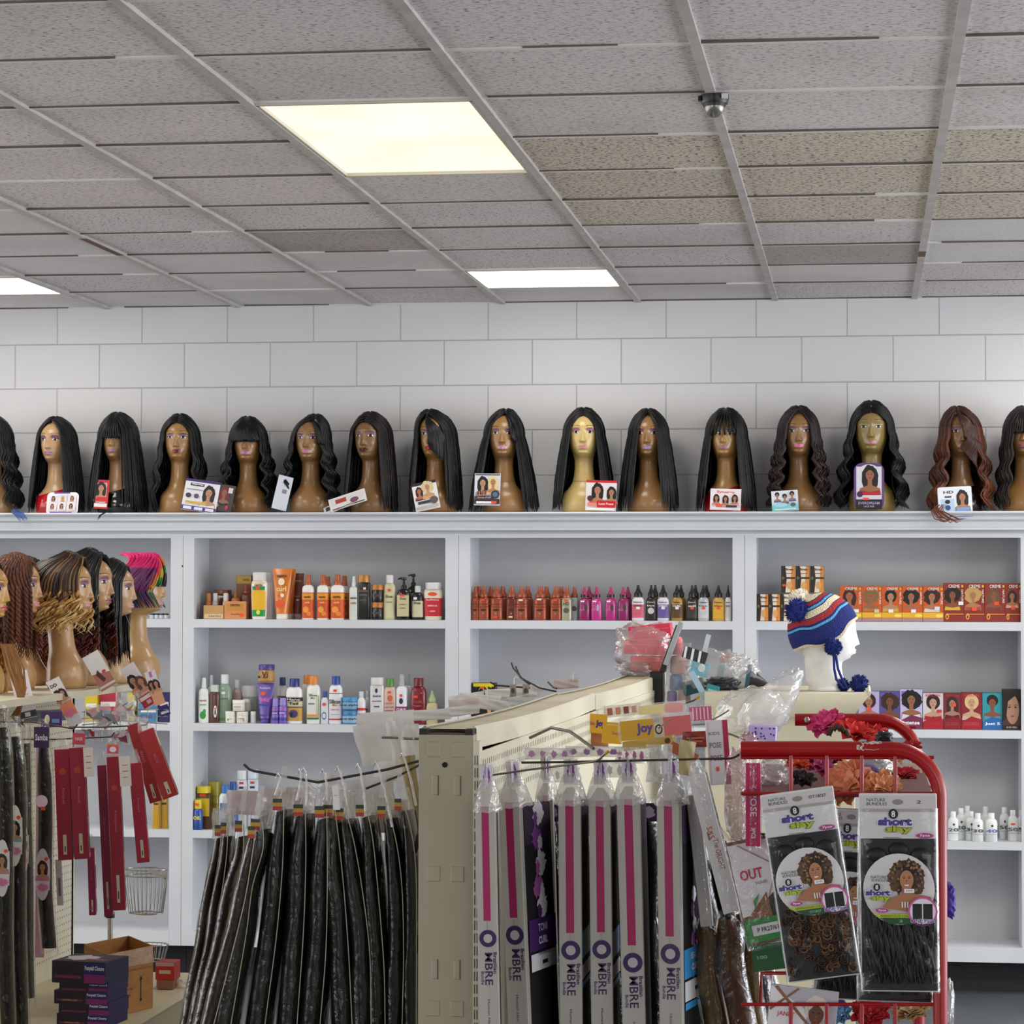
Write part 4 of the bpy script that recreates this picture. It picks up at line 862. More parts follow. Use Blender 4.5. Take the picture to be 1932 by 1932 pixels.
# third shelf
def C2(x): return 340+x/3.2096
def C2y(y): return 1330+y/3.2096
def b2(cx, w, top, base, *a, dY=0, **k): return bottle(C2(cx), C2y(base), w/3.2096, C2y(top), YA+dY, *a, **k)
b2(142, 92, 515, 772, 'square', '5a3a14', 'e0cf2a', 'dark amber oil bottle with bright yellow cap', bands=((.3, .72, 'd9b81e', .5),), marks=(('r', 0, .80, .8, .06, ORG),), z=zc_, dY=.03)
b2(108, 58, 590, 772, 'bullet', '2a4f9e', 'd6c42a', 'small blue bottle with yellow top in front of the amber one', texts=(('OIL', .4, .8, 'f0e040'),), marks=(('r', 0, .85, .9, .08, ORG),), z=zc_, dY=-.02)
b2(208, 84, 492, 768, 'jar', '9a8a1e', 'a59a2c', 'olive-yellow jar behind the amber bottle', texts=(('MAYO', .5, .8, 'b0402a'),), z=zc_, dY=.11, **J)
b2(272, 76, 500, 770, 'shampoo', 'e6e9ee', '2f6fc0', 'white bottle with blue cap and blue panel, third shelf', bands=((.12, .6, '2a5f9a', .45),), marks=(('e', 0, .3, .2, .06, 'e8eef4'),), z=zc_)
b2(318, 66, 488, 768, 'shampoo', '3a62a8', '2a58a8', 'blue bottle behind the white one, third shelf', z=zc_, dY=.08)
b2(374, 66, 420, 768, 'square', 'dfe1e8', 'e6e8ee', 'tall white bottle with red marks, left of the two in shadow', marks=(('r', 0, .78, .8, .04, 'c83a3a'), ('r', 0, .70, .9, .04, '2a2a5a')), z=zc_, dY=.1)
b2(440, 66, 415, 768, 'square', 'd4dbe8', 'dfe6f0', 'tall white bottle with red marks, right of the two in shadow', marks=(('r', 0, .78, .8, .04, 'c83a3a'), ('r', 0, .70, .9, .04, '2a2a5a')), z=zc_, dY=.1)
# ---- unit three, top shelf: developer and dye bottles
def C6(x): return 860+x/3.45
def C6y(y): return 1000+y/3.45
def b6(cx, w, top, *a, dY=0, **k): return bottle(C6(cx), C6y(596), w/3.45, C6y(top), YA+dY, *a, z=za, **k)
BR = mat('9c4c33', .3, .3); BR2 = mat('6e3222', .32, .3)
pr_ = lambda: None
names_ = ['first bronze dye bottle from the left post', 'second bronze dye bottle, with an orange price sticker near its cap', 'third bronze dye bottle, with an orange sticker at its foot', 'darker bronze dye bottle fourth in the row',
          'fifth bronze dye bottle, with a white price sticker', 'sixth bronze dye bottle, standing apart with a white sticker', 'seventh bronze dye bottle, orange sticker, beside the silver ones']
for i, (cx, w, dk, st) in enumerate([(128, 50, 0, ('e05030', .6)), (183, 72, 0, (ORG, .6)), (266, 80, 0, (ORG, .09)), (364, 72, 1, ('e8d8a0', .1)), (430, 80, 0, ('e6e4e0', .6)), (550, 84, 0, ('e6e4e0', .62)), (652, 74, 0, (ORG, .6))]):
    b6(cx, w, 377, 'nozzle2', BR2 if dk else BR, COPPER, names_[i], texts=(('bronze', .48, 1.1, '6a2c1c', .035), ('shades', .4, .9, '7a3a26', .03)), marks=(('r', -.1, st[1], .7, .05, st[0]), ('e', 0, .3, .55, .03, '3a1812'), ('r', 0, .2, .3, .04, 'b8785a')), name='dye_bottle')
for i, (cx, dY, nm) in enumerate([(150, .08, 'bronze bottle in the back row between the first and second'), (228, .08, 'bronze bottle in the back row between the second and third'), (305, .08, 'bronze bottle in the back row right of the third'), (468, .08, 'bronze bottle in the back row behind the fifth'), (590, .08, 'bronze bottle in the back row behind the sixth'), (686, .09, 'bronze bottle in the back row behind the seventh')]):
    b6(cx, 72, 378, 'nozzle2', BR, COPPER, nm, dY=dY, name='dye_bottle')
SV = mat('a8a68f', .35, .35); SV2 = mat('aab0b8', .35, .35)
b6(722, 68, 380, 'nozzle2', SV, COPPER, 'silver-green dye bottle with copper cap', texts=(('HD', .5, .6, '5a5a40'),), marks=(('r', -.1, .6, .7, .06, ORG), ('e', 0, .3, .6, .08, '5a5a3a')), name='dye_bottle')
b6(772, 56, 378, 'nozzle2', SV2, COPPER, 'silver dye bottle with copper cap, right behind the green one', marks=(('e', 0, .35, .6, .08, '4a4a4a'),), dY=.03, name='dye_bottle')
MG = 'b02a78'; MGD = '8a1f58'
for cx, c, dk, nm, kk in [(838, '92225e', 0, 'first magenta dye bottle, with a tilted white sticker', 'a'), (916, 'c03488', 0, 'second magenta dye bottle, brightest pink with a pale oval', 'b'), (1008, 'b82a80', 0, 'third magenta dye bottle, with a clear round shine', 'c'), (1090, '8c2060', 0, 'fourth magenta dye bottle, darker than the others', 'd')]:
    t_ = b6(cx, 72, 377, 'nozzle', c, 'b0305a', nm, texts=(('ADORE', .32, .9, 'd87ab4'),), marks=(('e', .3, .38, .25, .11, 'b8a8c0' if kk == 'b' else '4a4038'), ) + ((('r', -.3, .57, .7, .05, 'f0eef0'),) if kk in 'abc' else ()), name='dye_bottle')
    b = MB(); r_ = 72/3.45*mpp(YA)/2; h_ = at(0, C6y(377), YA).z-at(0, C6y(596), YA).z; b.lathe([(.68*r_, .668*h_), (.68*r_, .75*h_)], mat('1a1216', .3), n=18); b.build('collar', t_)
for i, (cx, dY) in enumerate([(868, .09), (1120, .09)]): b6(cx, 70, 378, 'nozzle', MGD, 'a02a54', ['magenta bottle in the back row behind the first magenta one', 'magenta bottle in the back row behind the darkest one'][i], dY=dY, name='dye_bottle')
BLK = '131216'
for cx, w, bd, lb, tx, st, nm in [(1187, 82, 'e4dfe4', 'd8607a', 'CH&CO', 'f2f0f0', 'white dye bottle with black cap and pink label'), (1272, 70, '2a2522', '1d1a18', 'Dye', None, 'black and gold dye bottle with black cap and white script'), (1350, 78, 'dcd8e0', '6a5a98', 'CH&CO', 'e8e4ee', 'white dye bottle with black cap and violet label'),
        (1440, 76, 'b08a44', '5a4224', 'CURL', 'f0ecea', 'gold dye bottle with black cap and brown label'), (1538, 70, '26201c', '3a342e', 'oil', ORG, 'very dark dye bottle with an orange sticker'), (1612, 72, 'b9bcc2', 'c6c8cc', 'Dye', ORG, 'silver dye bottle with black cap and orange sticker'), (1710, 76, 'cba14a', 'e0a82a', 'Dye', ORG, 'yellow-gold dye bottle near the end of the row'), (1772, 42, 'e6e2e0', 'd8d4d2', '2X', None, 'white dye bottle at the right post')]:
    mk = (('e', 0, .28, .6, .09, 'c8c4c0' if '1d1a18' == lb else lb),) + ((('r', .05, .36, .6, .07, st),) if st else ())
    b6(cx, w, 365, 'nozzle', mat(bd, .3, .2 if bd[0] in 'ab' else 0), BLK, nm, bands=((.08, .46, lb, .75),), texts=(('Dyson', .52, .7, '3a3036' if bd[0] in 'edbc' else 'd0c0a0', .05), (tx, .42, .7, 'f0e8ea' if lb[0] not in 'cde' else '4a2a2a', .05)), marks=mk, name='dye_bottle')
for i, (cx, dY) in enumerate([(1298, .09), (1466, .09), (1632, .09), (1560, .09)]):
    b6(cx, 66, 366, 'nozzle', ['6a5a30', '8a6a34', 'a08a50', '2a2420'][i], BLK, ['gold-brown bottle in the back row behind the black and gold one', 'gold bottle in the back row behind the gold one', 'bottle in the back row behind the silver one', 'dark bottle in the back row behind the darkest one'][i], dY=dY, name='dye_bottle')
def d_olia(p, w, h):
    for i in range(7):
        a = PI*(.02+i/6*.96); p.poly([(-w*.02+math.cos(a+.2)*w*.12, h*.47-math.sin(a+.2)*h*.03), (-w*.02+math.cos(a)*w*.46, h*.49-math.sin(a)*h*.2), (-w*.02+math.cos(a-.2)*w*.3, h*.49-math.sin(a-.2)*h*.10)], 'e8cf2a')
    p.rect(0, h*.455, w*.9, h*.08, 'e8cf2a'); p.ell(-w*.05, h*.39, w*.09, h*.03, ORG); p.text('GARNIER', -w*.2, h*.24, w*.36, h*.03, 'd8d4d8', .02); p.text('olia', -w*.15, h*.12, w*.62, h*.11, 'f4f0f4', .03)
    p.poly([(-w*.48, -h*.48), (w*.48, -h*.48), (w*.3, -h*.2), (-w*.1, -h*.22), (-w*.48, -h*.34)], '5a3a30'); p.ell(w*.25, -h*.14, w*.09, h*.08, 'd8a060'); p.poly([(w*.22, -h*.1), (w*.28, -h*.1), (w*.3, h*.2)], 'e0b060'); p.text('oil powered', -w*.2, -h*.02, w*.5, h*.03, '9a8a90')
pbox(C6(106), C6(256), C6y(803), C6y(1076), YA, .07, '17141a', '24202a', 'black hair colour box with yellow petals on the middle shelf', d_olia, zb_, 'hair_colour_box', 'box')
# ---- unit four: boxes
def C7(x): return 1400+x/3.632
def C7y(y): return 1000+y/3.632
def d_big(p, w, h):
    p.poly([(-w*.49, -h*.49), (w*.49, -h*.49), (w*.49, h*.49), (-w*.2, h*.49), (-w*.1, 0), (-w*.2, -h*.49)][1:], 'e9dccb')
    p.poly([(w*.15, -h*.49), (w*.49, -h*.49), (w*.49, h*.49), (w*.25, h*.49)], 'd98a3a'); p.rect(w*.12, h*.05, w*.75, h*.07, '3a2a26'); p.text('Bigen', w*.08, h*.36, w*.6, h*.12, '3a2a30', .03); p.ell(-w*.36, h*.05, w*.1, h*.06, '6a6a3a'); p.ell(w*.1, -h*.22, w*.2, h*.14, 'e2a868')
    p.rect(w*.1, h*.22, w*.5, h*.03, '8a6a50')
hb = at(0, C7y(432), YA).z-at(0, C7y(618), YA).z
for i in range(7):
    pbox(C7(101+i*80.2), C7(101+i*80.2+79.2), C7y(432), C7y(618), YA, .05, '2e211c', '3a2c24', ['first', 'second', 'third', 'fourth', 'fifth', 'sixth', 'last'][i]+' powder dye box from the left in the lower row beside the orange boxes', d_big, za, 'hair_colour_box', 'box')
for i, (a_, b__) in enumerate([(268, 364), (370, 461), (467, 562)]):
    def dd(p, w, h, i=i):
        d_big(p, w, h)
        if i == 0: p.rect(-w*.3, -h*.22, w*.22, h*.08, ORG)
    pbox(C7(a_), C7(b__), C7y(247), C7y(430), YA, .05, '2e211c', '3a2c24', ['powder dye box with an orange sticker, left of the three stacked on top', 'middle powder dye box of the three stacked on top', 'right powder dye box of the three stacked on top'][i], dd, za+hb+.001, 'hair_colour_box', 'box')
def d_creme(hair, sk, top, style, second=False, st=None):
    def d(p, w, h):
        p.lady(-w*.06, h*.1, min(h*.72, w*1.15), hair, sk, top, style, 5)
        if second: p.rect(0, -h*.38, w, h*.24, '8a2a20'); p.rect(w*.1, -h*.3, w*.75, h*.02, 'd8a03a'); p.ell(-w*.32, -h*.36, w*.09, h*.08, 'e0a840'); p.ell(-w*.32, -h*.37, w*.04, h*.04, '7a2418')
        else: p.rect(0, -h*.32, w, h*.15, 'e2b02a'); p.ell(w*.3, -h*.33, w*.18, h*.05, 'f0d860'); p.rect(0, -h*.45, w, h*.09, 'b0848a')
        p.text('CREME', w*.02, h*.42, w*.55, h*.08, 'f2e8dc', .03); p.text('NATURE', w*.42, h*.16, h*.34, w*.10, 'f2e8dc', .03, -PI/2); p.rect(w*.42, h*.42, w*.1, h*.06, 'e0b030')
        if st: p.rect(w*st[0], h*st[1], w*.24, h*.09, st[2])
    return d
for i, (x0, x1, hr, sk_, tp, sty, st, nm) in enumerate([(670, 820, '3a1a12', 'a8684a', 'c8502a', 'long', (.25, -.2, 'e9eef4'), 'orange hair colour box with a long auburn-haired portrait'), (823, 956, '8a6238', '9a6242', 'b87838', 'curly', (.25, -.2, 'd8c8b8'), 'duller orange hair colour box with a golden curly portrait'), (958, 1096, '14100f', 'b88664', 'd0a83a', 'bob', (-.05, -.2, 'e9eef4'), 'orange hair colour box with a glossy black bob portrait'),
        (1098, 1237, '1a100e', 'a8684a', 'd85a2a', 'curly', (.05, -.2, 'e9eef4'), 'orange hair colour box with a dark curly-haired portrait'), (1240, 1379, '3a1418', 'b07454', 'e0d0c8', 'curly', (.2, -.12, 'dfe4ec'), 'orange hair colour box with a burgundy curly portrait and white top')]):
    pbox(C7(x0), C7(x1), C7y(373), C7y(616), YA, .06, 'cc5a1c', 'a8441a', nm, d_creme(hr, sk_, tp, sty, False, st), za, 'hair_colour_box', 'box')
for i, (x0, x1, hr, sk_, tp, sty, st, nm) in enumerate([(1381, 1520, '1c1210', '8a4c34', 'd8b02a', 'curly', (.35, -.02, 'e9eef4'), 'dark red hair colour box with a black afro portrait'), (1521, 1661, 'c09a5a', 'b07a54', 'a84a3a', 'curly', (0, -.17, ORG), 'dark red hair colour box with a blonde afro portrait'), (1663, 1802, '6a4a34', '8a5238', '7a3a2a', 'long', (.08, -.02, ORG), 'dark red hair colour box with a brown wavy portrait'), (1803, 1912, '2a1a16', 'a8704e', 'd8a890', 'long', (0, -.14, ORG), 'dark red hair colour box at the right post, long dark hair portrait')]):
    pbox(C7(x0), C7(x1), C7y(349), C7y(614), YA, .06, '8c2c1e', '701f18', nm, d_creme(hr, sk_, tp, sty, True, st), za, 'hair_colour_box', 'box')
def d_box2(title, tc, hr, sk_, tp, sty, foot, footc, topc=None, st=None):
    def d(p, w, h):
        if topc: p.rect(-w*.15, h*.38, w*.6, h*.14, topc)
        p.lady(0, h*.12, min(h*.8, w*1.3), hr, sk_, tp, sty, 7)
        if footc: p.poly([(-w*.49, -h*.49), (w*.49, -h*.49), (w*.49, -h*.22), (0, -h*.14), (-w*.49, -h*.3)], footc)
        p.text(foot, 0, -h*.34, w*.75, h*.09, tc, .03)
        if title: p.text(title, 0, h*.43, w*.7, h*.07, tc, .02)
        if st: p.rect(w*st[0], h*st[1], w*.24, h*.09, st[2])
    return d
for x0, x1, top, bg, sd, dr, nm in [(800, 940, 1090, 'b9aed8', '6a5a9a', d_box2('', 'f0eef4', '3a1a20', 'a8785a', 'c8b8d0', 'bob', 'MORE', '4a2a5a', '6a52a8', (0, .02, ORG)), 'lavender hair colour box with an auburn portrait, partly behind the hat stand'),
        (943, 1081, 1090, '5a4a9a', '3a2f6a', d_box2('', 'c8c0e0', '3a2418', '7a4a34', '6a4a30', 'curly', 'SoftSheen', None, '6a58b0'), 'deep purple hair colour box with a dark curly portrait'),
        (1084, 1236, 1072, 'c6bfe0', '8a80b8', d_box2('', 'f4f2f8', '140e10', '9a6446', 'e0dcec', 'curly', 'intense', '7a2a4a', '7a68c0'), 'taller lavender hair colour box with a large black afro portrait'),
        (1239, 1379, 1097, 'd8d0d2', '8a1a24', d_box2('REVLON', 'c02a34', '2a1614', 'c89a80', 'b01a28', 'bob', 'COLORSILK', 'a81824', None, (.3, 0, 'c83a4a')), 'white and red hair colour box with a dark bob portrait'),
        (1381, 1500, 1097, '7a2a30', '5a1a20', d_box2('REVLON', 'b8404a', '3a201c', 'b08070', '5a1a1e', 'long', 'COLORSILK', '8a1822', None, (.1, .18, ORG)), 'shaded dark red hair colour box with a brown-haired portrait'),
        (1502, 1644, 1093, '8a2028', '6a1a20', d_box2('REVLON', 'd84a54', 'dcc48a', 'd0a080', 'c8b8a8', 'bob', 'COLORSILK', 'a01a26'), 'red hair colour box with a platinum blonde portrait'),
        (1647, 1784, 1093, '2e9aa8', '1e6a78', d_box2('', 'e8f0f4', '1e1414', '8a5238', '3aa0b0', 'short', 'Just 5', '2a66a8'), 'teal hair colour box with a short-haired portrait')]:
    pbox(C7(x0), C7(x1), C7y(top), C7y(1345), YA, .06, bg, sd, nm, dr, zb_, 'hair_colour_box', 'box')
def d_face(p, w, h):
    p.ell(w*.05, 0, w*.36, h*.36, 'b88a72'); p.poly([(-w*.49, h*.49), (-w*.49, -h*.3), (-w*.3, -h*.2), (-w*.2, h*.2), (w*.2, h*.34), (w*.49, h*.1), (w*.49, h*.49)], '1a1414')
    for q in (-.12, .22): p.ell(w*q, h*.06, w*.07, h*.02, '2a1a18'); p.rect(w*q, h*.11, w*.18, h*.012, '3a2420')
    p.ell(w*.05, -h*.16, w*.1, h*.025, '9a4a4a'); p.rect(0, -h*.43, w*.96, h*.1, '2a1618'); p.text('ALOE VERA', 0, -h*.43, w*.6, h*.04, 'e0d8d8', .02); p.rect(0, h*.44, w*.96, h*.08, '2a1214')
pbox(C7(1786), C7(1908), C7y(1073), C7y(1352), YA-.01, .06, '4a3030', '1c1818', 'dark box with a close-up face at the right post', d_face, zb_, 'hair_colour_box', 'box')
def C8(x): return 1420+x/3.2096
def C8y(y): return 1330+y/3.2096
for i, (cx, w, top, dY, num, ink, nm) in enumerate([(1215, 62, 640, .0, '20', '5a6a66', 'white developer bottle marked 20 nearest the red rack'), (1262, 60, 628, .07, '20', '5a6a66', 'white developer bottle marked 20, a step behind its neighbour'), (1322, 62, 640, .02, '30', '4a5a5a', 'white developer bottle marked 30, third along'), (1364, 64, 645, -.02, '30', '5a5a5a', 'white developer bottle marked 30, standing furthest forward'), (1446, 70, 643, -.02, '40', '6a78b8', 'white developer bottle marked 40 in blue'),
        (1524, 56, 622, .09, '50', '4a5a56', 'shaded white developer bottle marked 50 in the back'), (1576, 60, 628, .02, '50', '6a6a6a', 'white developer bottle with a small orange square'), (1626, 42, 628, .02, '5', '5a5a5a', 'white developer bottle cut off by the right post'), (1300, 56, 622, .13, '', '888888', 'faint white developer bottle at the very back, left of middle'), (1410, 56, 624, .13, '', '888888', 'faint white developer bottle at the very back, behind the 40')]):
    bottle(C8(cx), C8y(815), w/3.2096, C8y(top), YA+dY, 'dome', 'e6e9e8', 'eceeed', nm, texts=((num, .38, 1.0, ink, .12), ('volume', .26, 1.0, ink, .03)) if num else (), marks=((('r', 0, .55, .8, .06, ORG),) if i == 6 else (('e', .1, .56, .2, .04, '3a3a3a'),)) if num else (), z=zc_, name='developer_bottle', rough=.4)
# ---- unit one, seen past the profile mannequins
for x0, x1, top, lvl, dY, c, sd, nm in [(160, 184, 1318, 1, 0, 'd9c022', 'a8921a', 'yellow box on the middle shelf at the far left'), (186, 222, 1314, 1, .03, 'b02438', '7a1a28', 'red box with blue corner behind the wire hooks'), (240, 254, 1313, 1, .03, 'd8c32a', '9a8a1a', 'narrow yellow box behind the wire hooks'), (300, 320, 1312, 1, 0, '2a2460', '1c1848', 'dark blue box beside the white post, middle shelf'), (262, 298, 1334, 1, .02, '4a8ab8', '2f5f8a', 'light blue carton beside the dark blue box')]:
    pbox(x0, x1, top, 1368, YA+dY, .05, c, sd, nm, lambda p, w, h: (p.rect(0, h*.1, w*.8, h*.16, 'e9e6e0'), p.rect(-w*.1, -h*.2, w*.6, h*.2, '3a5aa0')), SHELF_Z[1][0])
for i, cx in enumerate([292, 307]): bottle(cx+3, 1570, 14, 1492, YA+.02*i, 'square', 'c99a1e', 'b8881a', ['golden yellow bottle left of its twin by the white post, lower shelf', 'golden yellow bottle touching the white post, lower shelf'][i], marks=(('r', 0, .6, 1.3, .05, '4a3a14'),), z=SHELF_Z[2][0])
for i in range(4): bottle(287+i*9, 1168, 9, 1158, YA+.05, 'jar', 'd8dce0', '22222a', 'tiny dark-lidded jar in a row behind the rainbow wig', name='jar', cat='jar', capname='lid', group='tiny jars behind the rainbow wig', z=SHELF_Z[0][0])
# ================================================================ CENTRAL GONDOLA
GCREAM = noisy('cream_metal_enamel', 'cfc8b0', 'dad4be', (3, 3, 3), .42, .08, 4, bscale=(60, 60, 60), dist=.0006)
GTAN = noisy('beige_upright_enamel', 'a0977e', 'a89f86', (2, 2, 2), .45, .1, 4, bscale=(80, 80, 80), dist=.0006)
GTOP = noisy('dusty_cream_top', 'd2c6a6', 'e0d7be', (9, 5, 3), .7, .1, 6, .3, .6)
STEEL = mat('6b6560', .35, .8); STEELD = mat('4a423c', .45, .6); CHROME = mat('c9c9cc', .15, 1.0)
PEG = mat('4a4235', .9)
def film_(n, **k):
    key = ('film', n)
    if key not in _M: _M[key] = film(n, **k)
    return _M[key]
CLEAR = film_('clear_crinkled_film', fac=.03, rough=.1, bump=.9, scale=45)
CLEARW = film_('milky_film', fac=.12, rough=.18, bump=.7, scale=30, haze=.30, hazecol='e8e4e0')
CLEARX = film_('crumpled_cellophane', fac=.03, rough=.10, bump=.6, scale=16, haze=.22, hazecol='f4f2f4')
CLEARB = film_('bag_film', fac=.015, rough=.12, bump=.6, scale=22, haze=.015, hazecol='b8b0a0')
YG = 5.2
pL, pR = at(790, 1386, YG), at(893, 1382, YG)
GZ = pL.z; GW = pR.x-pL.x; gx = (pL.x+pR.x)/2; GDIR = math.radians(-1.75)
gon = thing('gondola_shelving', 'long cream metal gondola running away from the camera, beige slotted upright at its near end', 'store fixture', (gx, YG, 0), GDIR)
def gm(x, y, z):      # gondola local -> world
    return Matrix.Translation((gx, YG, 0)) @ Matrix.Rotation(GDIR, 4, 'Z') @ Vector((x, y, z))
b = MB(); b.box((-GW/2, 0, 0), (GW/2, .035, GZ), GTAN)
def emb(bb, x, z, w_, h_, d=.0018, m_=None):
    bb.add([(x-w_/2, 0, z-h_/2), (x+w_/2, 0, z-h_/2), (x+w_/2, 0, z+h_/2), (x-w_/2, 0, z+h_/2), (x-w_/2+.002, -d, z-h_/2+.002), (x+w_/2-.002, -d, z-h_/2+.002), (x+w_/2-.002, -d, z+h_/2-.002), (x-w_/2+.002, -d, z+h_/2-.002)],
           [(4, 5, 6, 7), (0, 1, 5, 4), (1, 2, 6, 5), (2, 3, 7, 6), (3, 0, 4, 7)], m_ or GTAN)
mp_ = mpp(YG)
def gz(py): return at(840, py, YG).z
for py in (1414, 1649, 1903, 2150, 2400):
    for sx in (-.22, .22): emb(b, sx*GW, gz(py), 26*mp_, 30*mp_)
for py in (1482, 1829, 2070):
    for sx in (-.2, .21):
        emb(b, sx*GW, gz(py), 12*mp_, 38*mp_, .0012); b.box((sx*GW+6*mp_, -.0013, gz(py+19)), (sx*GW+7*mp_, -.0002, gz(py-19)), mat('5a5342', .8))
b.build('upright', gon)
b = MB(); b.lathe([(.0055, 0), (.0055, .002)], mat('15130f', .9), n=16); o = b.build('hole', gon, 'dark round hole'); o.rotation_euler = (PI/2, 0, 0); o.location = (-.002, 0, gz(1443))
# slotted strip at the right side of the upright
b = MB(); b.box((GW/2+.0004, -.002, 0), (GW/2+.013, .033, GZ-.012), GCREAM)
for i in range(48):
    z = GZ-.05-i*.0254
    if z > .1:
        for sx in (.0035, .0085): b.box((GW/2+sx, -.0026, z-.0095), (GW/2+sx+.0016, -.0018, z+.0095), mat('3c372c', .9))
b.build('slotted_strip', gon)
b = MB()        # rusty top edge and black corner caps
b.box((-GW/2, .001, GZ+.0002), (GW/2, .03, GZ+.003), mat('5a4a38', .8))
for sx in (-1, 1): b.box((sx*GW*.42-.008, -.001, GZ), (sx*GW*.42+.008, .03, GZ+.012), mat('1d1815', .6))
b.build('end_cap', gon)
LEN1, LEN2 = 1.85, 3.65
for (ya, yb, zt, dz) in ((.036, LEN1-.003, GZ+.010, -.004), (LEN1+.003, LEN2, GZ+.003, .004)):
    b = MB()     # top plate, slightly dished
    def top(u, v, ya=ya, yb=yb, zt=zt, dz=dz): return (-GW/2+.004+u*(GW-.008), ya+(yb-ya)*v, zt+dz*v-.008*math.sin(PI*v))
    b.sheet(lambda u, v: top(u, v), 2, 14, GTOP); b.sheet(lambda u, v: (top(u, v)[0], top(u, v)[1], top(u, v)[2]-.004), 2, 14, GTOP); b.build('top_plate', gon)
    for sx in (-1, 1):
        b = MB()   # folded rim along the side
        def rim(u, v, sx=sx): x, y, z = top(1 if sx > 0 else 0, v); p = [(x-sx*.006, y, z+.004), (x, y, z+.006), (x+sx*.004, y, z+.002), (x+sx*.005, y, z-.038), (x+sx*.001, y, z-.040)]; return p[round(u*4)]
        b.sheet(rim, 4, 14, GCREAM, smooth=False); b.build('top_rim', gon)
        b = MB()
        xs = sx*(GW/2+.004)
        for z0, z1 in ((.12, GZ-.036),): b.box((min(xs-.002, xs+.002), ya, z0), (max(xs-.002, xs+.002), yb, z1), GCREAM)
        if sx > 0:
            n = int((yb-ya)/.0254)
            for i in range(n):
                for j in range(4):
                    z = GZ-.060-j*.0254; y = ya+.02+i*.0254
                    b.add([(xs+.0024, y-.0022, z-.006), (xs+.0024, y+.0022, z-.006), (xs+.0024, y+.0022, z+.006), (xs+.0024, y-.0022, z+.006)], [(0, 1, 2, 3)], PEG)
        b.build('pegboard_panel', gon)
    b = MB(); b.box((-GW/2, ya if ya > .1 else ya+.0, 0), (GW/2, ya+.03, GZ-.03), GTAN) if ya > .1 else None
    if ya > .1: b.build('upright', gon)
b = MB(); b.box((-.28, .05, 0), (.28, LEN2, .12), GCREAM); b.build('base_deck', gon)
# ---- hooks
def hook(pts, label, r=.0024, m_=STEELD, tip=None, group=None):
    """wire hook along world points; last two points are the upturned end"""
    b = MB(); b.tube(pts, r, m_, 8); 
    if not tip:
        o = b.build('peg_hook'); return tag(o, label, 'hook', group)
    t = thing('peg_hook', label, 'hook', (0, 0, 0)); b.build('rod', t)
    p = [Vector(q) for q in pts]; d = (p[-1]-p[-2]).normalized(); b = MB(); b.tube([p[-1]-d*.008, p[-1]+d*.004], r*1.5, mat(tip, .4), 8); b.build('tip', t, 'worn yellow tip'); return t
def PT(*a): return [at(x, y, Y) for x, y, Y in a]
hook(PT((984, 1439, 5.33), (1100, 1437, 5.33), (1378, 1431, 5.33), (1388, 1428, 5.33), (1403, 1418, 5.33)), 'long dark hook carrying the grey and magenta hair packs')
hook(PT((925, 1463, 5.30), (1000, 1452, 5.22), (1120, 1437, 5.12), (1130, 1433, 5.11), (1147, 1418, 5.10)), 'steel hook with a worn yellow tip in front of the grey packs', .0022, STEEL, 'b08a1a')
hook(PT((1000, 1392, 5.75), (1040, 1373, 5.7), (1075, 1380, 5.6), (1120, 1412, 5.5)), 'bent grey wire bracket leaning by the pegboard', .0035, STEEL)
hook(PT((790, 1436, 5.35), (730, 1452, 5.33), (600, 1476, 5.32), (480, 1455, 5.32), (471, 1452, 5.32), (460, 1442, 5.32)), 'long upturned hook carrying the black braiding hair bags', .0028)
hook(PT((792, 1443, 5.5), (750, 1465, 5.45), (690, 1488, 5.4)), 'short dark hook just left of the upright', .0026)
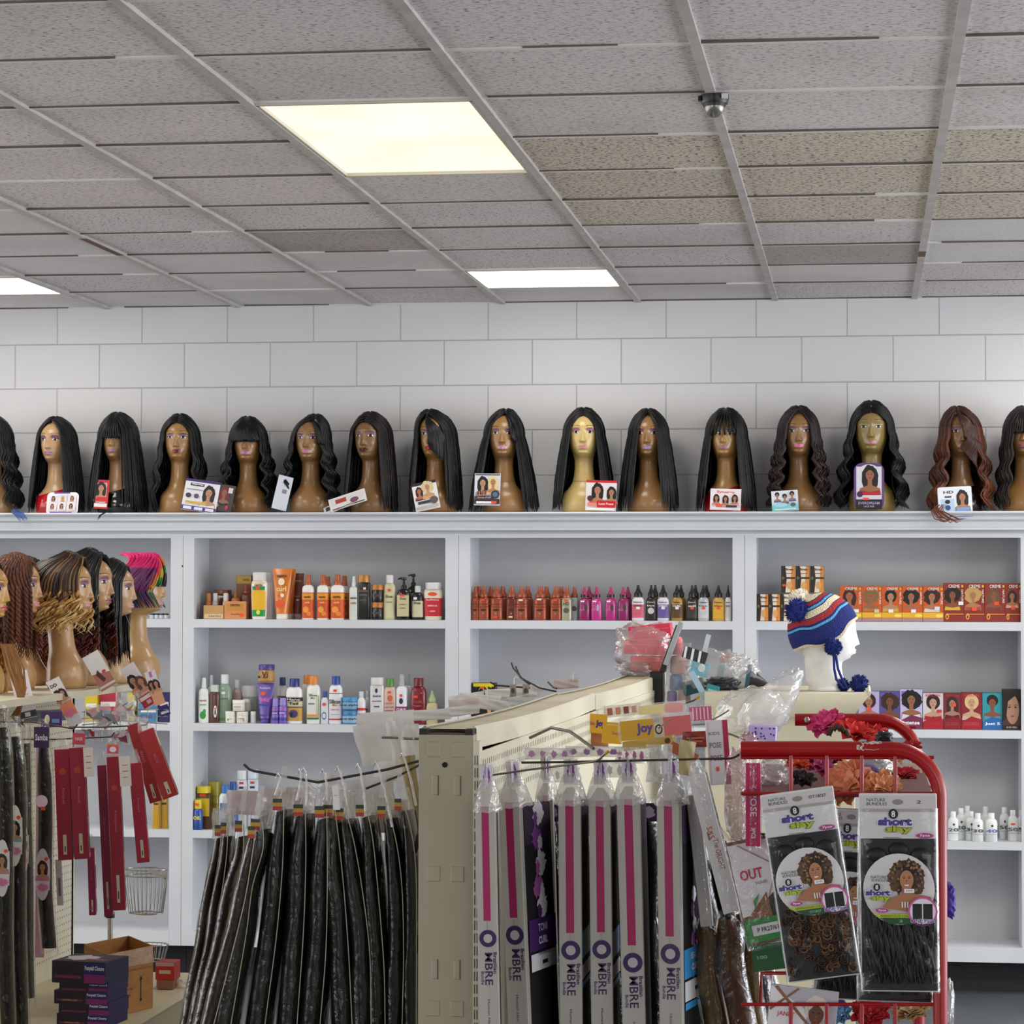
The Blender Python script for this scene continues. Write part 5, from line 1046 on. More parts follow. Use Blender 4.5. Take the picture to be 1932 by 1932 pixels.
# ---- ombre packs
GREY = noisy('pack_grey_card', 'aba59c', 'b4aea5', (40, 40, 4), .45, 0)
MAG = 'a01256'; PUR = '2c124e'
def ombre(xt, yt, xb, wpx, label, zstripe=1735, side='dark', yaw=0, Y=5.3, group=None, dim=0, low='', carton_d=.16):
    """xt,yt centre top of the spine, xb its centre at the bottom of the photo"""
    s_ = mpp(Y); w_ = wpx*s_; top = at(xt, yt, Y); bot = at(xb, 1932, Y); tilt = math.atan2(bot.x-top.x, top.z-bot.z)
    t = thing('hair_pack', label, 'hair pack', top, math.radians(yaw), group, ry=-tilt); Hh = .66
    b = MB(); b.cbox((-w_/2, 0, -Hh), (w_/2, .018, 0), GREY, .001)
    pr = Print(b, (0, 0, 0), (1, 0, 0), (0, 0, 1), lift=.0002, step=.00015)
    hs = (zstripe-yt)*s_; pr.rect(0, -hs/2, w_*.36, hs, MAG)
    zr = -hs-.035; pr.ell(w_*.02, zr, w_*.43, w_*.43, PUR, 28); pr.ell(w_*.02, zr, w_*.22, w_*.22, 'b6b1b0', 24)
    pr.text('MBRE', w_*.04, zr-.060, .064, w_*.38, PUR, .02, -PI/2); pr.text('Brazilian', w_*.36, zr-.048, .042, w_*.17, PUR, .02, -PI/2); pr.text('Bundle', -w_*.27, zr-.078, .026, w_*.15, PUR, .01, -PI/2)
    pr.text('Human Hair Style Mix', 0, zr-.17, .10, w_*.16, '3a343c', .0, -PI/2); pr.rect(0, -hs-.008, .0006, .02, '8a8584')
    b.build('spine', t)
    b = MB(); sm = mat('0d0b0d', .95)
    b.cbox((-w_/2+.002, .0185, -Hh), (w_/2-.002, .0185+carton_d, -.012), sm, .002)
    ps = Print(b, (w_/2-.002, .0185+carton_d/2, 0), (0, 1, 0), (0, 0, 1), lift=.0003)
    ps.rect(0, -.05, carton_d*.9, .08, mat('2e1a3a', .9))
    if side == 'blue': ps.rect(0, -.30, carton_d*.95, .055, '2f86c8'); ps.rect(0, -.355, carton_d*.95, .03, 'd8d6d6'); ps.rect(0, -.38, carton_d*.95, .012, '2f86c8')
    if side == 'toni':
        for i, zz in enumerate((-.03, -.08, -.13, -.18, -.22)): ps.blob(.008*(-1)**i, zz, .028, .024, ['e6dfe8', '8a4a9a', 'e2dbe6', 'a85a9a', 'f0e8f0'][i], i, .3); ps.blob(-.01*(-1)**i, zz-.01, .012, .016, ['7a3a8a', 'e8e0ea', 'b05a9a', 'e8e0ea', '5a2a6a'][i], i+9, .3)
        ps.rect(0, -.275, carton_d*.95, .065, '4a2468'); ps.text('TONI', .0, -.262, .05, .016, 'ece6f0', .04); ps.text('CURL', .0, -.288, .05, .016, 'ece6f0', .04); ps.rect(0, -.33, carton_d*.9, .035, 'e6e4e6'); ps.rect(.005, -.333, .03, .008, '221e22')
        for k in range(9): ps.rect(-.028+.007*k, -.313, .003, .008, '4a464a')
    if side == 'beach':
        for i in range(6): ps.blob(.006*(-1)**i, -.2-.03*i, .014, .016, ['e6dfe8', 'a05a9a'][i % 2], i, .3)
        ps.rect(0, -.335, carton_d*.95, .06, '3596d6'); ps.text('BEACH', 0, -.322, .055, .014, 'e8f0f8', .04); ps.text('CURL', 0, -.345, .045, .014, 'e8f0f8', .04); ps.rect(0, -.39, carton_d*.95, .04, 'e4e3e4'); ps.rect(.01, -.39, .03, .008, '221e22'); ps.rect(0, -.42, carton_d*.95, .014, '3596d6')
    b.build('hair_window', t, 'dark window of packed hair')
    b = MB()     # folded gable and clear hanging tab
    zt_ = .025; b.add([(-w_/2, -.0003, 0), (w_/2, -.0003, 0), (w_*.16, .02, zt_), (-w_*.16, .02, zt_), (w_/2, .04, 0), (-w_/2, .04, 0)], [(0, 1, 2, 3), (1, 4, 2), (5, 0, 3), (4, 5, 3, 2)], mat('cfc8c2', .5)); b.build('gable', t)
    b = MB(); 
    def bag(u, v):
        f = 1-v; ww = w_*(.56*(f**.6)+.20); a = u*2*PI; return (ww*math.cos(a), .035+(.055*f+.004)*math.sin(a), -.010+.066*v+.002*math.sin(9*u*6))
    b.sheet(bag, 20, 8, CLEARW); b.build('bag_top', t)
    b = MB(); b.box((-.002, .012, .035), (.002, .055, .085), CLEARW); pt = Print(b, (.002, .033, .06), (0, 1, 0), (0, 0, 1)); pt.rect(0, 0, .036, .044, 'dcd4de'); pt.rect(.004, -.002, .012, .022, '6a3a7a')
    b.box((-w_*.32, .030, .03), (w_*.32, .0312, .082), CLEARW); pf = Print(b, (0, .030, .056), (1, 0, 0), (0, 0, 1)); pf.rect(-w_*.02, 0, w_*.56, .046, 'e2dce4'); pf.blob(w_*.02, .003, w_*.16, .018, '8a4a96', 3, .3); pf.ell(-.0, .018, .0028, .0028, '5a5258', 10); b.build('hang_tab', t, 'clear tab with purple print')
    return t
ombre(915, 1522, 923, 38, 'grey hair pack with magenta stripe, tight against the beige upright', 1736, Y=5.14, carton_d=.03)
ombre(960, 1514, 979, 42, 'leaning grey hair pack turned so its purple printed side shows', 1730, 'toni', yaw=-14, Y=5.27)
ombre(1028, 1501, 1040, 30, 'grey hair pack mostly hidden behind the leaning one', 1706, 'dark', Y=5.55)
ombre(1074, 1510, 1077, 42, 'grey hair pack right of the hidden one, with blue on its side', 1758, 'blue', Y=5.32)
ombre(1131, 1511, 1136, 41, 'middle grey hair pack, its stripe a brighter pink under glare', 1756, 'blue', Y=5.33)
ombre(1185, 1508, 1196, 43, 'grey hair pack whose stripe and ring hang lowest', 1780, 'dark', Y=5.31)
ombre(1260, 1510, 1266, 44, 'rightmost grey hair pack, beside the blue printed side panel', 1763, 'beach', yaw=-12, Y=5.3)
# ---- black braiding hair bags
def BX(x, y): return (340+x/3.2096, 1330+y/3.2096)
def hair_bag(cl, w0, label, Y=5.3, htop=.14, dep=.15, flag=True, hairc='0c0a0b', group=None, yaw=0, bagm=None, tab=True, streak=None):
    """cl: near edge line of the bag in crop pixels from top to bottom; hangs down past the picture"""
    P = [at(*BX(x, y), Y) for x, y in cl]; last = P[-1]+(P[-1]-P[-2])*1.0
    P.append(last); t = thing('braiding_hair_pack', label, 'hair pack', P[0], 0, group); O = P[0]
    s_ = mpp(Y); W = w0*1.15*s_/3.2096
    def line(v):
        f = v*(len(P)-1); i = min(int(f), len(P)-2); f -= i
        p0 = P[max(i-1, 0)]; p1 = P[i]; p2 = P[i+1]; p3 = P[min(i+2, len(P)-1)]
        return (p1*2+(p2-p0)*f+(p0*2-p1*5+p2*4-p3)*f*f+(p1*3-p0-p2*3+p3)*f**3)*.5-O
    def shell(k, v0):
        def fn(u, v):
            vv = v0+(1-v0)*v; c = line(vv); a = u*2*PI; f = min(1, .35+(vv)*2.2)+.35*max(0, vv-.3)
            x = c.x-W*.5*f+W*.5*f*k*math.cos(a)*(1 if abs(math.cos(a)) < .99 else 1); y = dep/2+dep/2*k*math.sin(a)*(.6+.4*f)
            x += .0016*math.sin(v*23+u*11)*(k == 1)
            return (x, y, c.z)
        return fn
    hm = hair_mat(hairc, .6, .12)
    b = MB(); b.sheet(shell(.94, htop), 20, 26, hm); b.build('hair', t)
    b = MB(); b.sheet(shell(1, .0), 20, 30, bagm or CLEARB); b.build('bag', t)
    b = MB(); seam = [line(i/26) for i in range(2, 27)]; b.tube([(q.x-.0006, -.001, q.z) for q in seam], .0011, mat('a9a48e', .35), 5); b.build('seam', t)
    if flag:
        c = line(.07); b = MB(); pr = Print(b, (c.x-W*.30, -.003, c.z), (1, 0, 0), (0, 0, 1))
        for k, cc in enumerate(('2c3a2a', 'b98a28', 'a8342c')): pr.rect(0, -.008*k, W*.42, .008, cc)
        b.build('label', t, 'green, yellow and red stripe label')
    if tab:
        b = MB(); c = line(0)
        def tb(u, v): return (c.x-W*.18+(u-.5)*W*.34*(1-.25*v), .01+.03*v, c.z-.002+v*.05)
        b.sheet(tb, 3, 6, CLEARW); b.sheet(lambda u, v: (tb(u, v)[0], tb(u, v)[1]+.012*(1-v)+.0015, tb(u, v)[2]), 3, 6, CLEARW); b.build('hang_tab', t)
    return t
HB = [
 ([(632, 520), (628, 740), (620, 1000), (585, 1400), (520, 1900)], 120, 'black hair bag under the steel grommet, first left of the middle gap', dict(Y=5.28)),
 ([(757, 560), (762, 760), (762, 1000), (747, 1400), (712, 1900)], 125, 'black hair bag right of the grommet one, with a striped label on its seam', dict(Y=5.30)),
 ([(887, 560), (892, 800), (893, 1100), (884, 1500), (852, 1900)], 125, 'middle black hair bag whose wavy edge shows in the plastic', dict(Y=5.31)),
 ([(930, 560), (958, 780), (992, 1100), (1022, 1500), (1042, 1900)], 125, 'black hair bag bowing right, with the white paper tag above it', dict(Y=5.32)),
 ([(985, 580), (1048, 800), (1102, 1100), (1150, 1500), (1158, 1900)], 120, 'black hair bag second to bow right of the white paper tag', dict(Y=5.33)),
 ([(1110, 560), (1165, 790), (1207, 1200), (1237, 1600), (1243, 1900)], 105, 'black hair bag third from the beige upright', dict(Y=5.34)),
 ([(1235, 560), (1305, 800), (1345, 1100), (1355, 1500), (1347, 1900)], 105, 'black hair bag second from the beige upright', dict(Y=5.35)),
 ([(1330, 520), (1395, 740), (1430, 1000), (1433, 1500), (1432, 1900)], 85, 'black hair bag touching the beige upright', dict(Y=5.36)),
 ([(490, 640), (505, 860), (440, 1100), (400, 1400), (315, 1900)], 120, 'grey-filmed hair bag left of the grommet one', dict(Y=5.24, hairc='26241f')),
 ([(470, 690), (440, 900), (400, 1150), (330, 1450), (215, 1900)], 90, 'shiny bag with reddish-black hair catching the light', dict(Y=5.22, hairc='2a1512')),
 ([(385, 640), (385, 900), (330, 1150), (275, 1450), (175, 1900)], 95, 'murky brown hair bag with the large flag label', dict(Y=5.5, hairc='2c211b', dep=.1)),
 ([(290, 660), (285, 900), (245, 1200), (200, 1500), (120, 1900)], 75, 'narrow brown hair bag next to the leftmost one', dict(Y=5.52, hairc='241a16', dep=.1)),
 ([(262, 680), (240, 900), (195, 1200), (150, 1500), (80, 1900)], 80, 'leftmost brown hair bag, nearest the white shelf post', dict(Y=5.55, hairc='33251e', dep=.1)),
]
for cl, w0, lb, kw in HB: hair_bag(cl, w0, lb, **kw)
# milky bag tops and white paper behind the black bags
def sheet_bag(cx, cy, wpx, hpx, Y, tilt, yaw, label, m_, draw=None, name='plastic_sleeve', cat='plastic bag', thk=.008, group=None, ripple=.003, back=None):
    s_ = mpp(Y); w_, h_ = wpx*s_, hpx*s_; b = MB(); rd = random.Random(int(cx*7+cy))
    a1, a2 = rd.uniform(0, 6), rd.uniform(0, 6)
    def f(sgn):
        def fn(u, v): e = 1-(2*u-1)**2; g = 1-(2*v-1)**2; return ((u-.5)*w_+ripple*.5*math.sin(v*7+a1), sgn*thk/2*min(1, e*2)*min(1, g*2+.2)+ripple*math.sin(u*9+v*4+a2)*math.sin(v*6+a1), (v-.5)*h_)
        return fn
    nm = 12 if hpx < 200 else 20
    b.sheet(f(1), 10, nm, back or m_); b.sheet(f(-1), 10, nm, m_)
    if draw:
        pr = Print(b, (0, -thk/2-.0012-ripple, 0), (1, 0, 0), (0, 0, 1)); draw(pr, w_, h_)
    o = b.build(name); o.matrix_world = Matrix.Translation(at(cx, cy, Y)) @ Matrix.Rotation(math.radians(yaw), 4, 'Z') @ Matrix.Rotation(math.radians(tilt), 4, 'Y')
    return tag(o, label, cat, group)
WPAP = noisy('white_paper_insert', 'dcd8d4', 'e6e3e0', (6, 6, 6), .5, .3, bscale=(14, 14, 14), dist=.006)
PKP = noisy('pinkish_paper_insert', 'cdb9b8', 'd8c6c4', (6, 6, 6), .5, .3, bscale=(14, 14, 14), dist=.006)
for i, (cx, cy, w_, h_, Y, ti, ya, m_, lb) in enumerate([
 (728, 1366, 108, 46, 6.3, -5, 10, WPAP, 'broad white bag top highest left of the upright'), (712, 1400, 78, 80, 6.0, -14, 15, WPAP, 'white bag top tilting over the grommet hooks, left of three'), (752, 1404, 34, 90, 5.9, -10, 25, WPAP, 'narrow white bag top in the middle of three grommets'), (775, 1402, 34, 70, 5.85, -6, 20, WPAP, 'white bag top nearest the upright'),
 (765, 1351, 170, 20, 6.6, -3, 8, WPAP, 'long white row of bag tops behind the tilted white ones'), (850, 1344, 110, 18, 7.0, -8, 8, WPAP, 'white bag tops showing just above the near end of the gondola'), (735, 1455, 60, 40, 5.95, -8, 8, WPAP, 'white flap below the grommet hooks'),
 (475, 1515, 95, 46, 5.9, 3, 12, PKP, 'pale pink paper insert behind the leftmost bags'), (540, 1516, 90, 60, 5.8, -3, 10, PKP, 'pinkish insert behind the grommet bag'), (520, 1550, 60, 90, 5.65, 4, 10, CLEARW, 'milky sleeve hanging behind the grommet bag'),
 (700, 1500, 90, 66, 5.7, -8, 8, WPAP, 'white curled bag top low behind the hook'), (735, 1540, 70, 60, 5.75, -3, 8, mat('8e8578', .6), 'grey-brown card edge behind the curled white top'), (422, 1555, 44, 60, 5.62, 2, 20, CLEARW, 'milky corner of the leftmost sleeve'),
 (780, 1500, 26, 150, 5.6, -8, 20, mat('a59263', .5), 'tan hair sleeve squeezed beside the upright'), (605, 1500, 70, 60, 5.6, 2, 6, CLEARW, 'crumpled clear bag tops bunched on the long hook'), (640, 1525, 60, 70, 5.55, 0, 6, CLEARW, 'second bunch of clear bag tops on the long hook')]):
    sheet_bag(cx, cy, w_, h_, Y, ti, ya, lb, m_, ripple=.004)
for i, (x, y, Y) in enumerate([(716, 1391, 5.8), (757, 1393, 5.75), (777, 1393, 5.7)]):
    hook(PT((x+3, y, Y), (x+34, y+1, Y+.05)), ['steel hook end through a grommet, left of three', 'steel hook end through a grommet, middle of three', 'steel hook end through a grommet, beside the upright'][i], .003, STEEL)
# bag straps looping over the long hook
for i, (x0, y0, x1, y1) in enumerate([(528, 1462, 520, 1500), (568, 1455, 560, 1510), (576, 1452, 578, 1520), (612, 1455, 618, 1512), (640, 1450, 655, 1520), (678, 1445, 690, 1530), (712, 1440, 740, 1560), (762, 1425, 785, 1520)]):
    b = MB(); Y = 5.27
    b.tube(PT((x1, y1, Y), ((x0+x1)/2+2, (y0+y1)/2, Y), (x0+1, y0+4, Y), (x0-3, y0-3, Y+.01), (x0-8, y0+6, Y+.02)), [.0065, .0055, .004, .003, .0025], CLEARW, 8, flat=.5)
    tag(b.build('hang_strap'), ['curled white strap at the left, above the grommet bag', 'clear strap second from the left on the long hook', 'clear strap third from the left, close to its twin', 'printed strap in the middle of the long hook', 'strap holding the white paper tag', 'bluish knotted strap over the long hook', 'knotted strap next to the bluish one', 'wide clear strap beside the upright'][i], 'strap')
sheet_bag(634, 1505, 13, 46, 5.25, -4, 0, 'small white paper tag hanging in front of the black bags', WPAP, lambda p, w, h: p.rect(0, h*.1, w*.7, h*.02, '8a8a9a'), 'paper_tag', 'tag', thk=.001, ripple=.0005)
# ================================================================ LEFT GONDOLA WITH PROFILE MANNEQUINS
ZS = 1.72-188*9.2/4925
xs_ = at(262, 1300, 9.2).x
gl = thing('gondola_shelving', 'cream gondola on the left with a perforated back panel, holding the row of profile mannequins', 'store fixture', (xs_, 9.2, 0))
def lb(name, lo, hi, m_): b = MB(); b.box(lo, hi, m_); return b.build(name, gl)
lb('top_shelf', (-.42, -3.6, ZS-.022), (0, .02, ZS), GCREAM)
b = MB()
b.box((-.26, -3.6, .3), (-.24, 0, ZS-.03), GCREAM)
for i in range(60):
    y = -.03-i*.0254
    for j in range(42):
        z = ZS-.07-j*.0254
        if z > .4: b.add([(-.2395, y-.0028, z-.0028), (-.2395, y+.0028, z-.0028), (-.2395, y+.0028, z+.0028), (-.2395, y-.0028, z+.0028)], [(0, 1, 2, 3)], PEG)
b.build('pegboard_panel', gl)
lb('upright', (-.30, -.02, 0), (-.24, .01, ZS-.022), GCREAM)
p = at(360, 1856, 8.9); zbs = p.z; lb('base_deck', (-.26, -3.6, 0), (p.x-xs_, -.1, zbs-.03), GTAN); b = MB(); b.box((-.24, -3.6, zbs-.03), (p.x-xs_+.01, -.05, zbs), noisy('worn_cream_ledge', 'c8bb98', 'd8cdb0', (6, 3, 3), .5, 0)); b.build('base_shelf', gl)
def side_head(px, ptop, Y, label, wkw, yaw=90, **kw):
    h = at(px, ptop, Y).z-ZS; c = at(px, 1200, Y)
    return mannequin(label, (c.x, Y, ZS+.0008), h/.437, math.radians(yaw), wkw if isinstance(wkw, MB) or wkw is None else wig(**wkw), **kw)
BRD = 'tight twisted'
def twist_wig(seed=3):
    rd = random.Random(seed); mb = MB(); cols = [hair_mat(c, .5) for c in ('5a3324', '6b3d2a', '4e2b1f')]
    C0 = Vector((0, .003, .322))
    for i in range(64):
        side = -1 if i % 2 else 1; g = (i//2+.5)/32; az = side*(math.radians(44)+(PI-math.radians(44))*g); c1 = []; n = 46
        els = math.radians(60+28*min(1, g*2)); zend = .075+rd.uniform(0, .07); sp = rd.uniform(.0, .012)
        for k in range(n):
            t = k/(n-1)
            if t < .3:
                q = t/.3; el = els*(1-q); a_ = az*(.1+.9*(1-(1-q)**2)); p = C0+Vector((math.sin(a_)*math.cos(el)*.083, -math.cos(a_)*math.cos(el)*.106, math.sin(el)*.112+.004))
            else:
                q = (t-.3)/.7; p = C0+Vector((math.sin(az)*(.083+.02*q+sp), -math.cos(az)*(.106+.012*q+sp), -(C0.z-zend)*q))
            c1.append(p)
        m_ = rd.choice(cols)
        for ph in (0, PI):
            R = [p+Vector((math.cos(k*1.25+ph+i), math.sin(k*1.25+ph+i), .2*math.sin(k*1.25+ph)))*.0042 for k, p in enumerate(c1)]
            lock(mb, R, .0056, [m_], 5)
    return mb
side_head(258, 1049, 9.45, 'profile mannequin with a short pink, purple, green and orange rainbow wig', None, sk='c9a077', lips='c48aa0', yaw=98)
RB = S.objects
def rainbow():
    rd = random.Random(5); mb = MB(); C0 = Vector((0, .006, .325)); cs = {k: hair_mat(v, .42) for k, v in dict(p='e0186c', p2='c2155e', v='5a1450', o='d0601e', y='b89a2a', g='1f7a34', k='141216', b='1c3a5a').items()}
    for i in range(300):
        side = rd.choice((-1, 1)); g = rd.random(); az = side*(math.radians(4)+math.radians(150)*g); P = []
        lo = .315 if g < .35 else .29-.08*max(0, g-.35)
        r = 1+rd.uniform(0, .06); s0 = rd.uniform(-.05, .06)
        for k in range(12):
            t = k/11; el = math.radians(85)*(1-t)-math.radians(10)*t*(g > .3); a_ = az*(.25+.75*t)
            P.append(C0+Vector((math.sin(a_)*math.cos(el)*.078*r, s0*(1-t)-math.cos(a_)*math.cos(el)*.102*r, math.sin(el)*.112*r+.004)))
        if g > .3: A = P[-1]; P += [A+Vector((-.0, -.01*k, -.018*k)) for k in range(1, 4)]
        g = max(0, g+rd.uniform(-.07, .07))
        if g < .07: c = ['p', 'k', 'k']
        elif g < .2: c = ['p', 'o', 'g', 'k']
        elif g < .32: c = ['p', 'p', 'o', 'y', 'g']
        elif g < .42: c = ['p', 'p2', 'o', 'v']
        else: c = ['p', 'p2', 'v', 'v', rd.choice('vbk')]
        lock(mb, P, .0045, [cs[q] for q in c], 5)
    return mb
last = [o for o in COL.objects if o.get('label', '').startswith('profile mannequin with a short pink')][0]
rainbow().build('wig', last, 'short layered wig fading from pink to purple, orange and green')
side_head(203, 1055, 9.2, 'profile mannequin with a straight black shoulder-length wig, next to the rainbow one', dict(seed=22, n=240, end=.06, spread=1.12, opening=54, r=.0058, hairline=50, wave=.004, wl=.2, endvar=.05), sk='cda684', lips='cc8aa0', yaw=97)
side_head(158, 1038, 9.0, 'mannequin with a long curly black wig and a round hoop earring', dict(seed=23, n=230, end=.03, spread=1.28, opening=52, wave=.006, wl=.04, curl=.007, r=.0055, endvar=.1, ns=44, vol=1.12, cols=('121012', '121012', '161012', '3a130c', '5a1e0e')), yaw=88, sk='c79c74', lips='8a1f3a')
b = MB(); p = at(188, 1128, 8.88); b.tube([(p.x+.0085*math.cos(a), p.y, p.z+.0095*math.sin(a)) for a in [2*PI*i/24 for i in range(25)]], .001, mat('d8b07a', .3, .6), 6, False); tag(b.build('hoop_earring'), 'thin round hoop earring on the curly-haired mannequin', 'earring')
side_head(118, 1046, 8.72, 'profile mannequin in a wavy honey-blonde bob with dark roots and ringlet ends', dict(seed=24, n=290, end=.17, spread=1.22, opening=56, wave=.008, wl=.055, curl=.014, endvar=.09, r=.0045, ns=44, vol=1.2, mix=(('2e1d14', '5a3a20', 'b88c4e', 'd0a868'), ('3a2418', '8a6234', 'c09656', 'd8b478'), ('8a6234', 'b88c4e', 'd0a868', 'dcbc84'), ('2a1a12', '3a2618', '8a6234', 'c8a064'))), yaw=95, sk='cb9f78', lips='d08a98')
side_head(44, 1052, 8.95, 'mannequin with red lips peeking out between the brown twists and the blonde bob', dict(seed=25, n=110, end=.2, spread=1.0, opening=60), sk='caa07c', lips='b8323a', yaw=92)
side_head(20, 1043, 8.55, 'profile mannequin with thick chestnut-brown rope twists', twist_wig(), yaw=96, sk='c59a70', lips='c87a8a')
side_head(-40, 1050, 8.2, 'profile mannequin cut by the left edge, only the chin and lips showing', dict(seed=27, n=160, end=-.12, spread=1.3, opening=60, wave=.01, curl=.008, wl=.06, ns=40, cols=('3a2418', '4a2e1c', '8a5c2a', 'b8863c')), sk='d0a060', lips='b02838')
strands([[(2+i*1.6, 1215, 8.0), (14+i*2.2+4*math.sin(i), 1260, 7.98), (30+i*1.4, 1300, 7.96), (38+4*math.sin(i*2), 1330, 7.95), (28+8*math.sin(i*1.7), 1352, 7.95), (42+6*math.cos(i*2.1), 1372, 7.95)] for i in range(14)], '8a5c2a', 'golden brown curl ends hanging below the shelf at the far left', .0035)
# cards leaning on that shelf
def lcard(quad, Y, label, bg, draw, name='wig_card', yaw=20, lean=0, group=None):
    """quad: (cx, cy, w, h, tilt) in pixels"""
    cx, cy, wp, hp, ti = quad; s_ = mpp(Y); w_, h_ = wp*s_/math.cos(math.radians(yaw)), hp*s_; b = MB()
    b.box((-w_/2, -.0006, -h_/2), (w_/2, .0006, h_/2), bg); pr = Print(b, (0, -.0006, 0), (1, 0, 0), (0, 0, 1)); draw(pr, w_, h_)
    o = b.build(name); o.matrix_world = Matrix.Translation(at(cx, cy, Y)) @ Matrix.Rotation(math.radians(yaw), 4, 'Z') @ Matrix.Rotation(math.radians(ti), 4, 'Y') @ Matrix.Rotation(math.radians(lean), 4, 'X')
    return tag(o, label, 'card', group)
def dl1(p, w, h): p.rect(-w*.0, h*.40, w*.3, h*.18, 'd878b0'); p.blob(0, h*.15, w*.3, h*.07, 'e090b8', 3, .3); [p.rect(0, h*(-.0-.05*k), w*.6, h*.012, '9a9aa2') for k in range(5)]; p.rect(0, -h*.42, w, h*.14, '3a3a44'); p.rect(0, -h*.42, w*.3, h*.09, 'd8d8dc')
lcard((44, 1311, 32, 92, -13), 8.1, 'white card with a pink tab and grey text lines, leaning off the shelf at left', 'e9e4ec', dl1)
def dl2(p, w, h): p.text('DD', -w*.15, h*.38, w*.5, h*.07, '2a2428', .04); [p.lady(w*(-.2+.35*k), h*.14, h*.3, '2a1a16', 'c89070', 'e0b8b0', 'long', k) for k in (0, 1)]; p.poly([(-w*.49, -h*.04), (w*.49, h*.0), (w*.49, -h*.3), (-w*.49, -h*.22)], 'f09060'); p.blob(0, -h*.22, w*.4, h*.08, 'e87aa0', 4, .3); p.rect(0, -h*.41, w, h*.16, 'ece6ea')
lcard((122, 1325, 25, 100, -28), 8.3, 'long slanted card fading from white to orange and pink below the blonde wig', 'eee6ea', dl2)
def dl3(p, w, h): p.poly([(-w*.49, h*.0), (w*.49, -h*.12), (w*.49, -h*.49), (-w*.49, -h*.49)], 'b8786a'); p.ell(w*.2, -h*.05, w*.12, h*.04, 'e84a3a'); p.poly([(-w*.3, -h*.05), (-w*.1, h*.05), (w*.1, -h*.25), (-w*.1, -h*.3)], '5a2a20'); p.rect(0, -h*.40, w*.95, h*.06, 'eadcd4')
lcard((188, 1266, 32, 76, -30), 8.7, 'glossy white pointed card lying against the curly black wig', 'f0eeee', dl3)
def dl4(p, w, h): [p.lady(w*(-.2+.4*k), h*(.1-.1*k), h*.42, ['1a1210', '6a4430'][k], 'd0987a', 'e6b8a4', 'long', k) for k in (0, 1)]; p.rect(0, -h*.34, w, h*.26, 'c0303a'); p.rect(0, -h*.27, w*.9, h*.08, 'f0eaea'); p.rect(0, -h*.38, w*.3, h*.08, 'e8b8b8')
lcard((263, 1294, 28, 92, -32), 8.9, 'slanted card with two long-haired portraits and a red base under the rainbow wig', 'ece6ea', dl4)
def dl5(p, w, h): p.rect(0, h*.4, w*.25, h*.16, 'd870b8'); [p.lady(w*(-.2+.4*k), h*.05, h*.4, '2a1c18', 'd0987a', 'e8b090', 'long', k) for k in (0, 1)]; p.rect(0, -h*.32, w, h*.34, 'f0b090')
lcard((292, 1298, 20, 68, -18), 8.85, 'narrow card with a magenta tab on the string from the rainbow wig', 'e9e4ee', dl5)
lcard((310, 1340, 18, 20, -18), 8.9, 'small dark violet tag below the magenta-tab card', '3a2a78', lambda p, w, h: p.rect(0, -h*.2, w*.8, h*.25, 'e6e2f0'), 'price_tag')
for i, pts in enumerate([[(236, 1158, 9.1), (258, 1210, 9.0), (284, 1263, 8.86)], [(68, 1225, 8.5), (80, 1250, 8.4), (95, 1274, 8.32)]]):
    b = MB(); b.tube(PT(*pts), .0009, mat('b8a88a', .5), 5); tag(b.build('string'), ['thin string running down from the rainbow wig to its card', 'thin string running down to the orange and pink card'][i], 'string')
# ---- packs hanging below: red boxes
RED = 'a01432'
def redbox(q, Y, label, col, side='b89aa0', win=True, yaw=12, txt='Ponytail', lab=True, sun=True, dep=.05):
    """q: (x top-left, x top-right, y top, x bottom-left, x bottom-right, y bottom)"""
    x0, x1, yt, x2, x3, yb = q; a = at((x0+x1)/2, yt, Y); c = at((x2+x3)/2, yb, Y); s_ = mpp(Y); w_ = (x1-x0+x3-x2)/2*s_; L_ = (c-a).length; tilt = math.atan2(c.x-a.x, a.z-c.z)
    t = thing('ponytail_pack', label, 'hair pack', a, math.radians(yaw), ry=-tilt); m_ = mat(col, .4, coat=.12)
    b = MB(); b.cbox((-w_/2, 0, -L_), (w_/2, dep*.3, 0), m_, .001)
    pr = Print(b, (0, 0, 0), (1, 0, 0), (0, 0, 1)); pr.rect(-w_*.02, -L_/2, w_*.02, L_*.9, 'b03048')
    if sun: pr.ell(0, -L_*.2, w_*.24, w_*.24, 'c0442a')
    pr.text(txt, 0, -L_*.42, L_*.14, w_*.22, 'e07a90', .0, -PI/2)
    if lab: pr.rect(w_*.0, -L_*.86, w_*.24, L_*.18, 'd8cbb0'); pr.rect(w_*.0, -L_*.9, w_*.08, L_*.05, '4a3a38')
    b.build('box_front', t)
    b = MB(); b.cbox((-w_/2+.001, dep*.3+.0004, -L_+.002), (w_/2-.0005, dep, -.003), mat(side, .35), .001); ps = Print(b, (w_/2-.0005, dep*.65, -L_/2), (0, 1, 0), (0, 0, 1))
    if win: ps.rect(0, -L_*.05, dep*.5, L_*.8, '2c2826'); ps.rect(0, L_*.33, dep*.6, L_*.2, 'e6dcd8'); ps.rect(0, -L_*.2, dep*.6, L_*.15, 'd8ccc6')
    b.build('window_side', t)
    b = MB(); b.sheet(lambda u, v: ((u-.5)*w_*(1.1-.6*v), dep*.3+.003*math.sin(u*6), -.004+.045*v), 5, 5, CLEARW); b.build('hang_tab', t)
    return t
redbox((101, 131, 1414, 110, 137, 1623), 7.5, 'leftmost crimson ponytail box, hanging straight beside its twin', RED)
redbox((129, 159, 1411, 140, 168, 1621), 7.5, 'second crimson ponytail box from the left, with a white tag and hair window', RED)
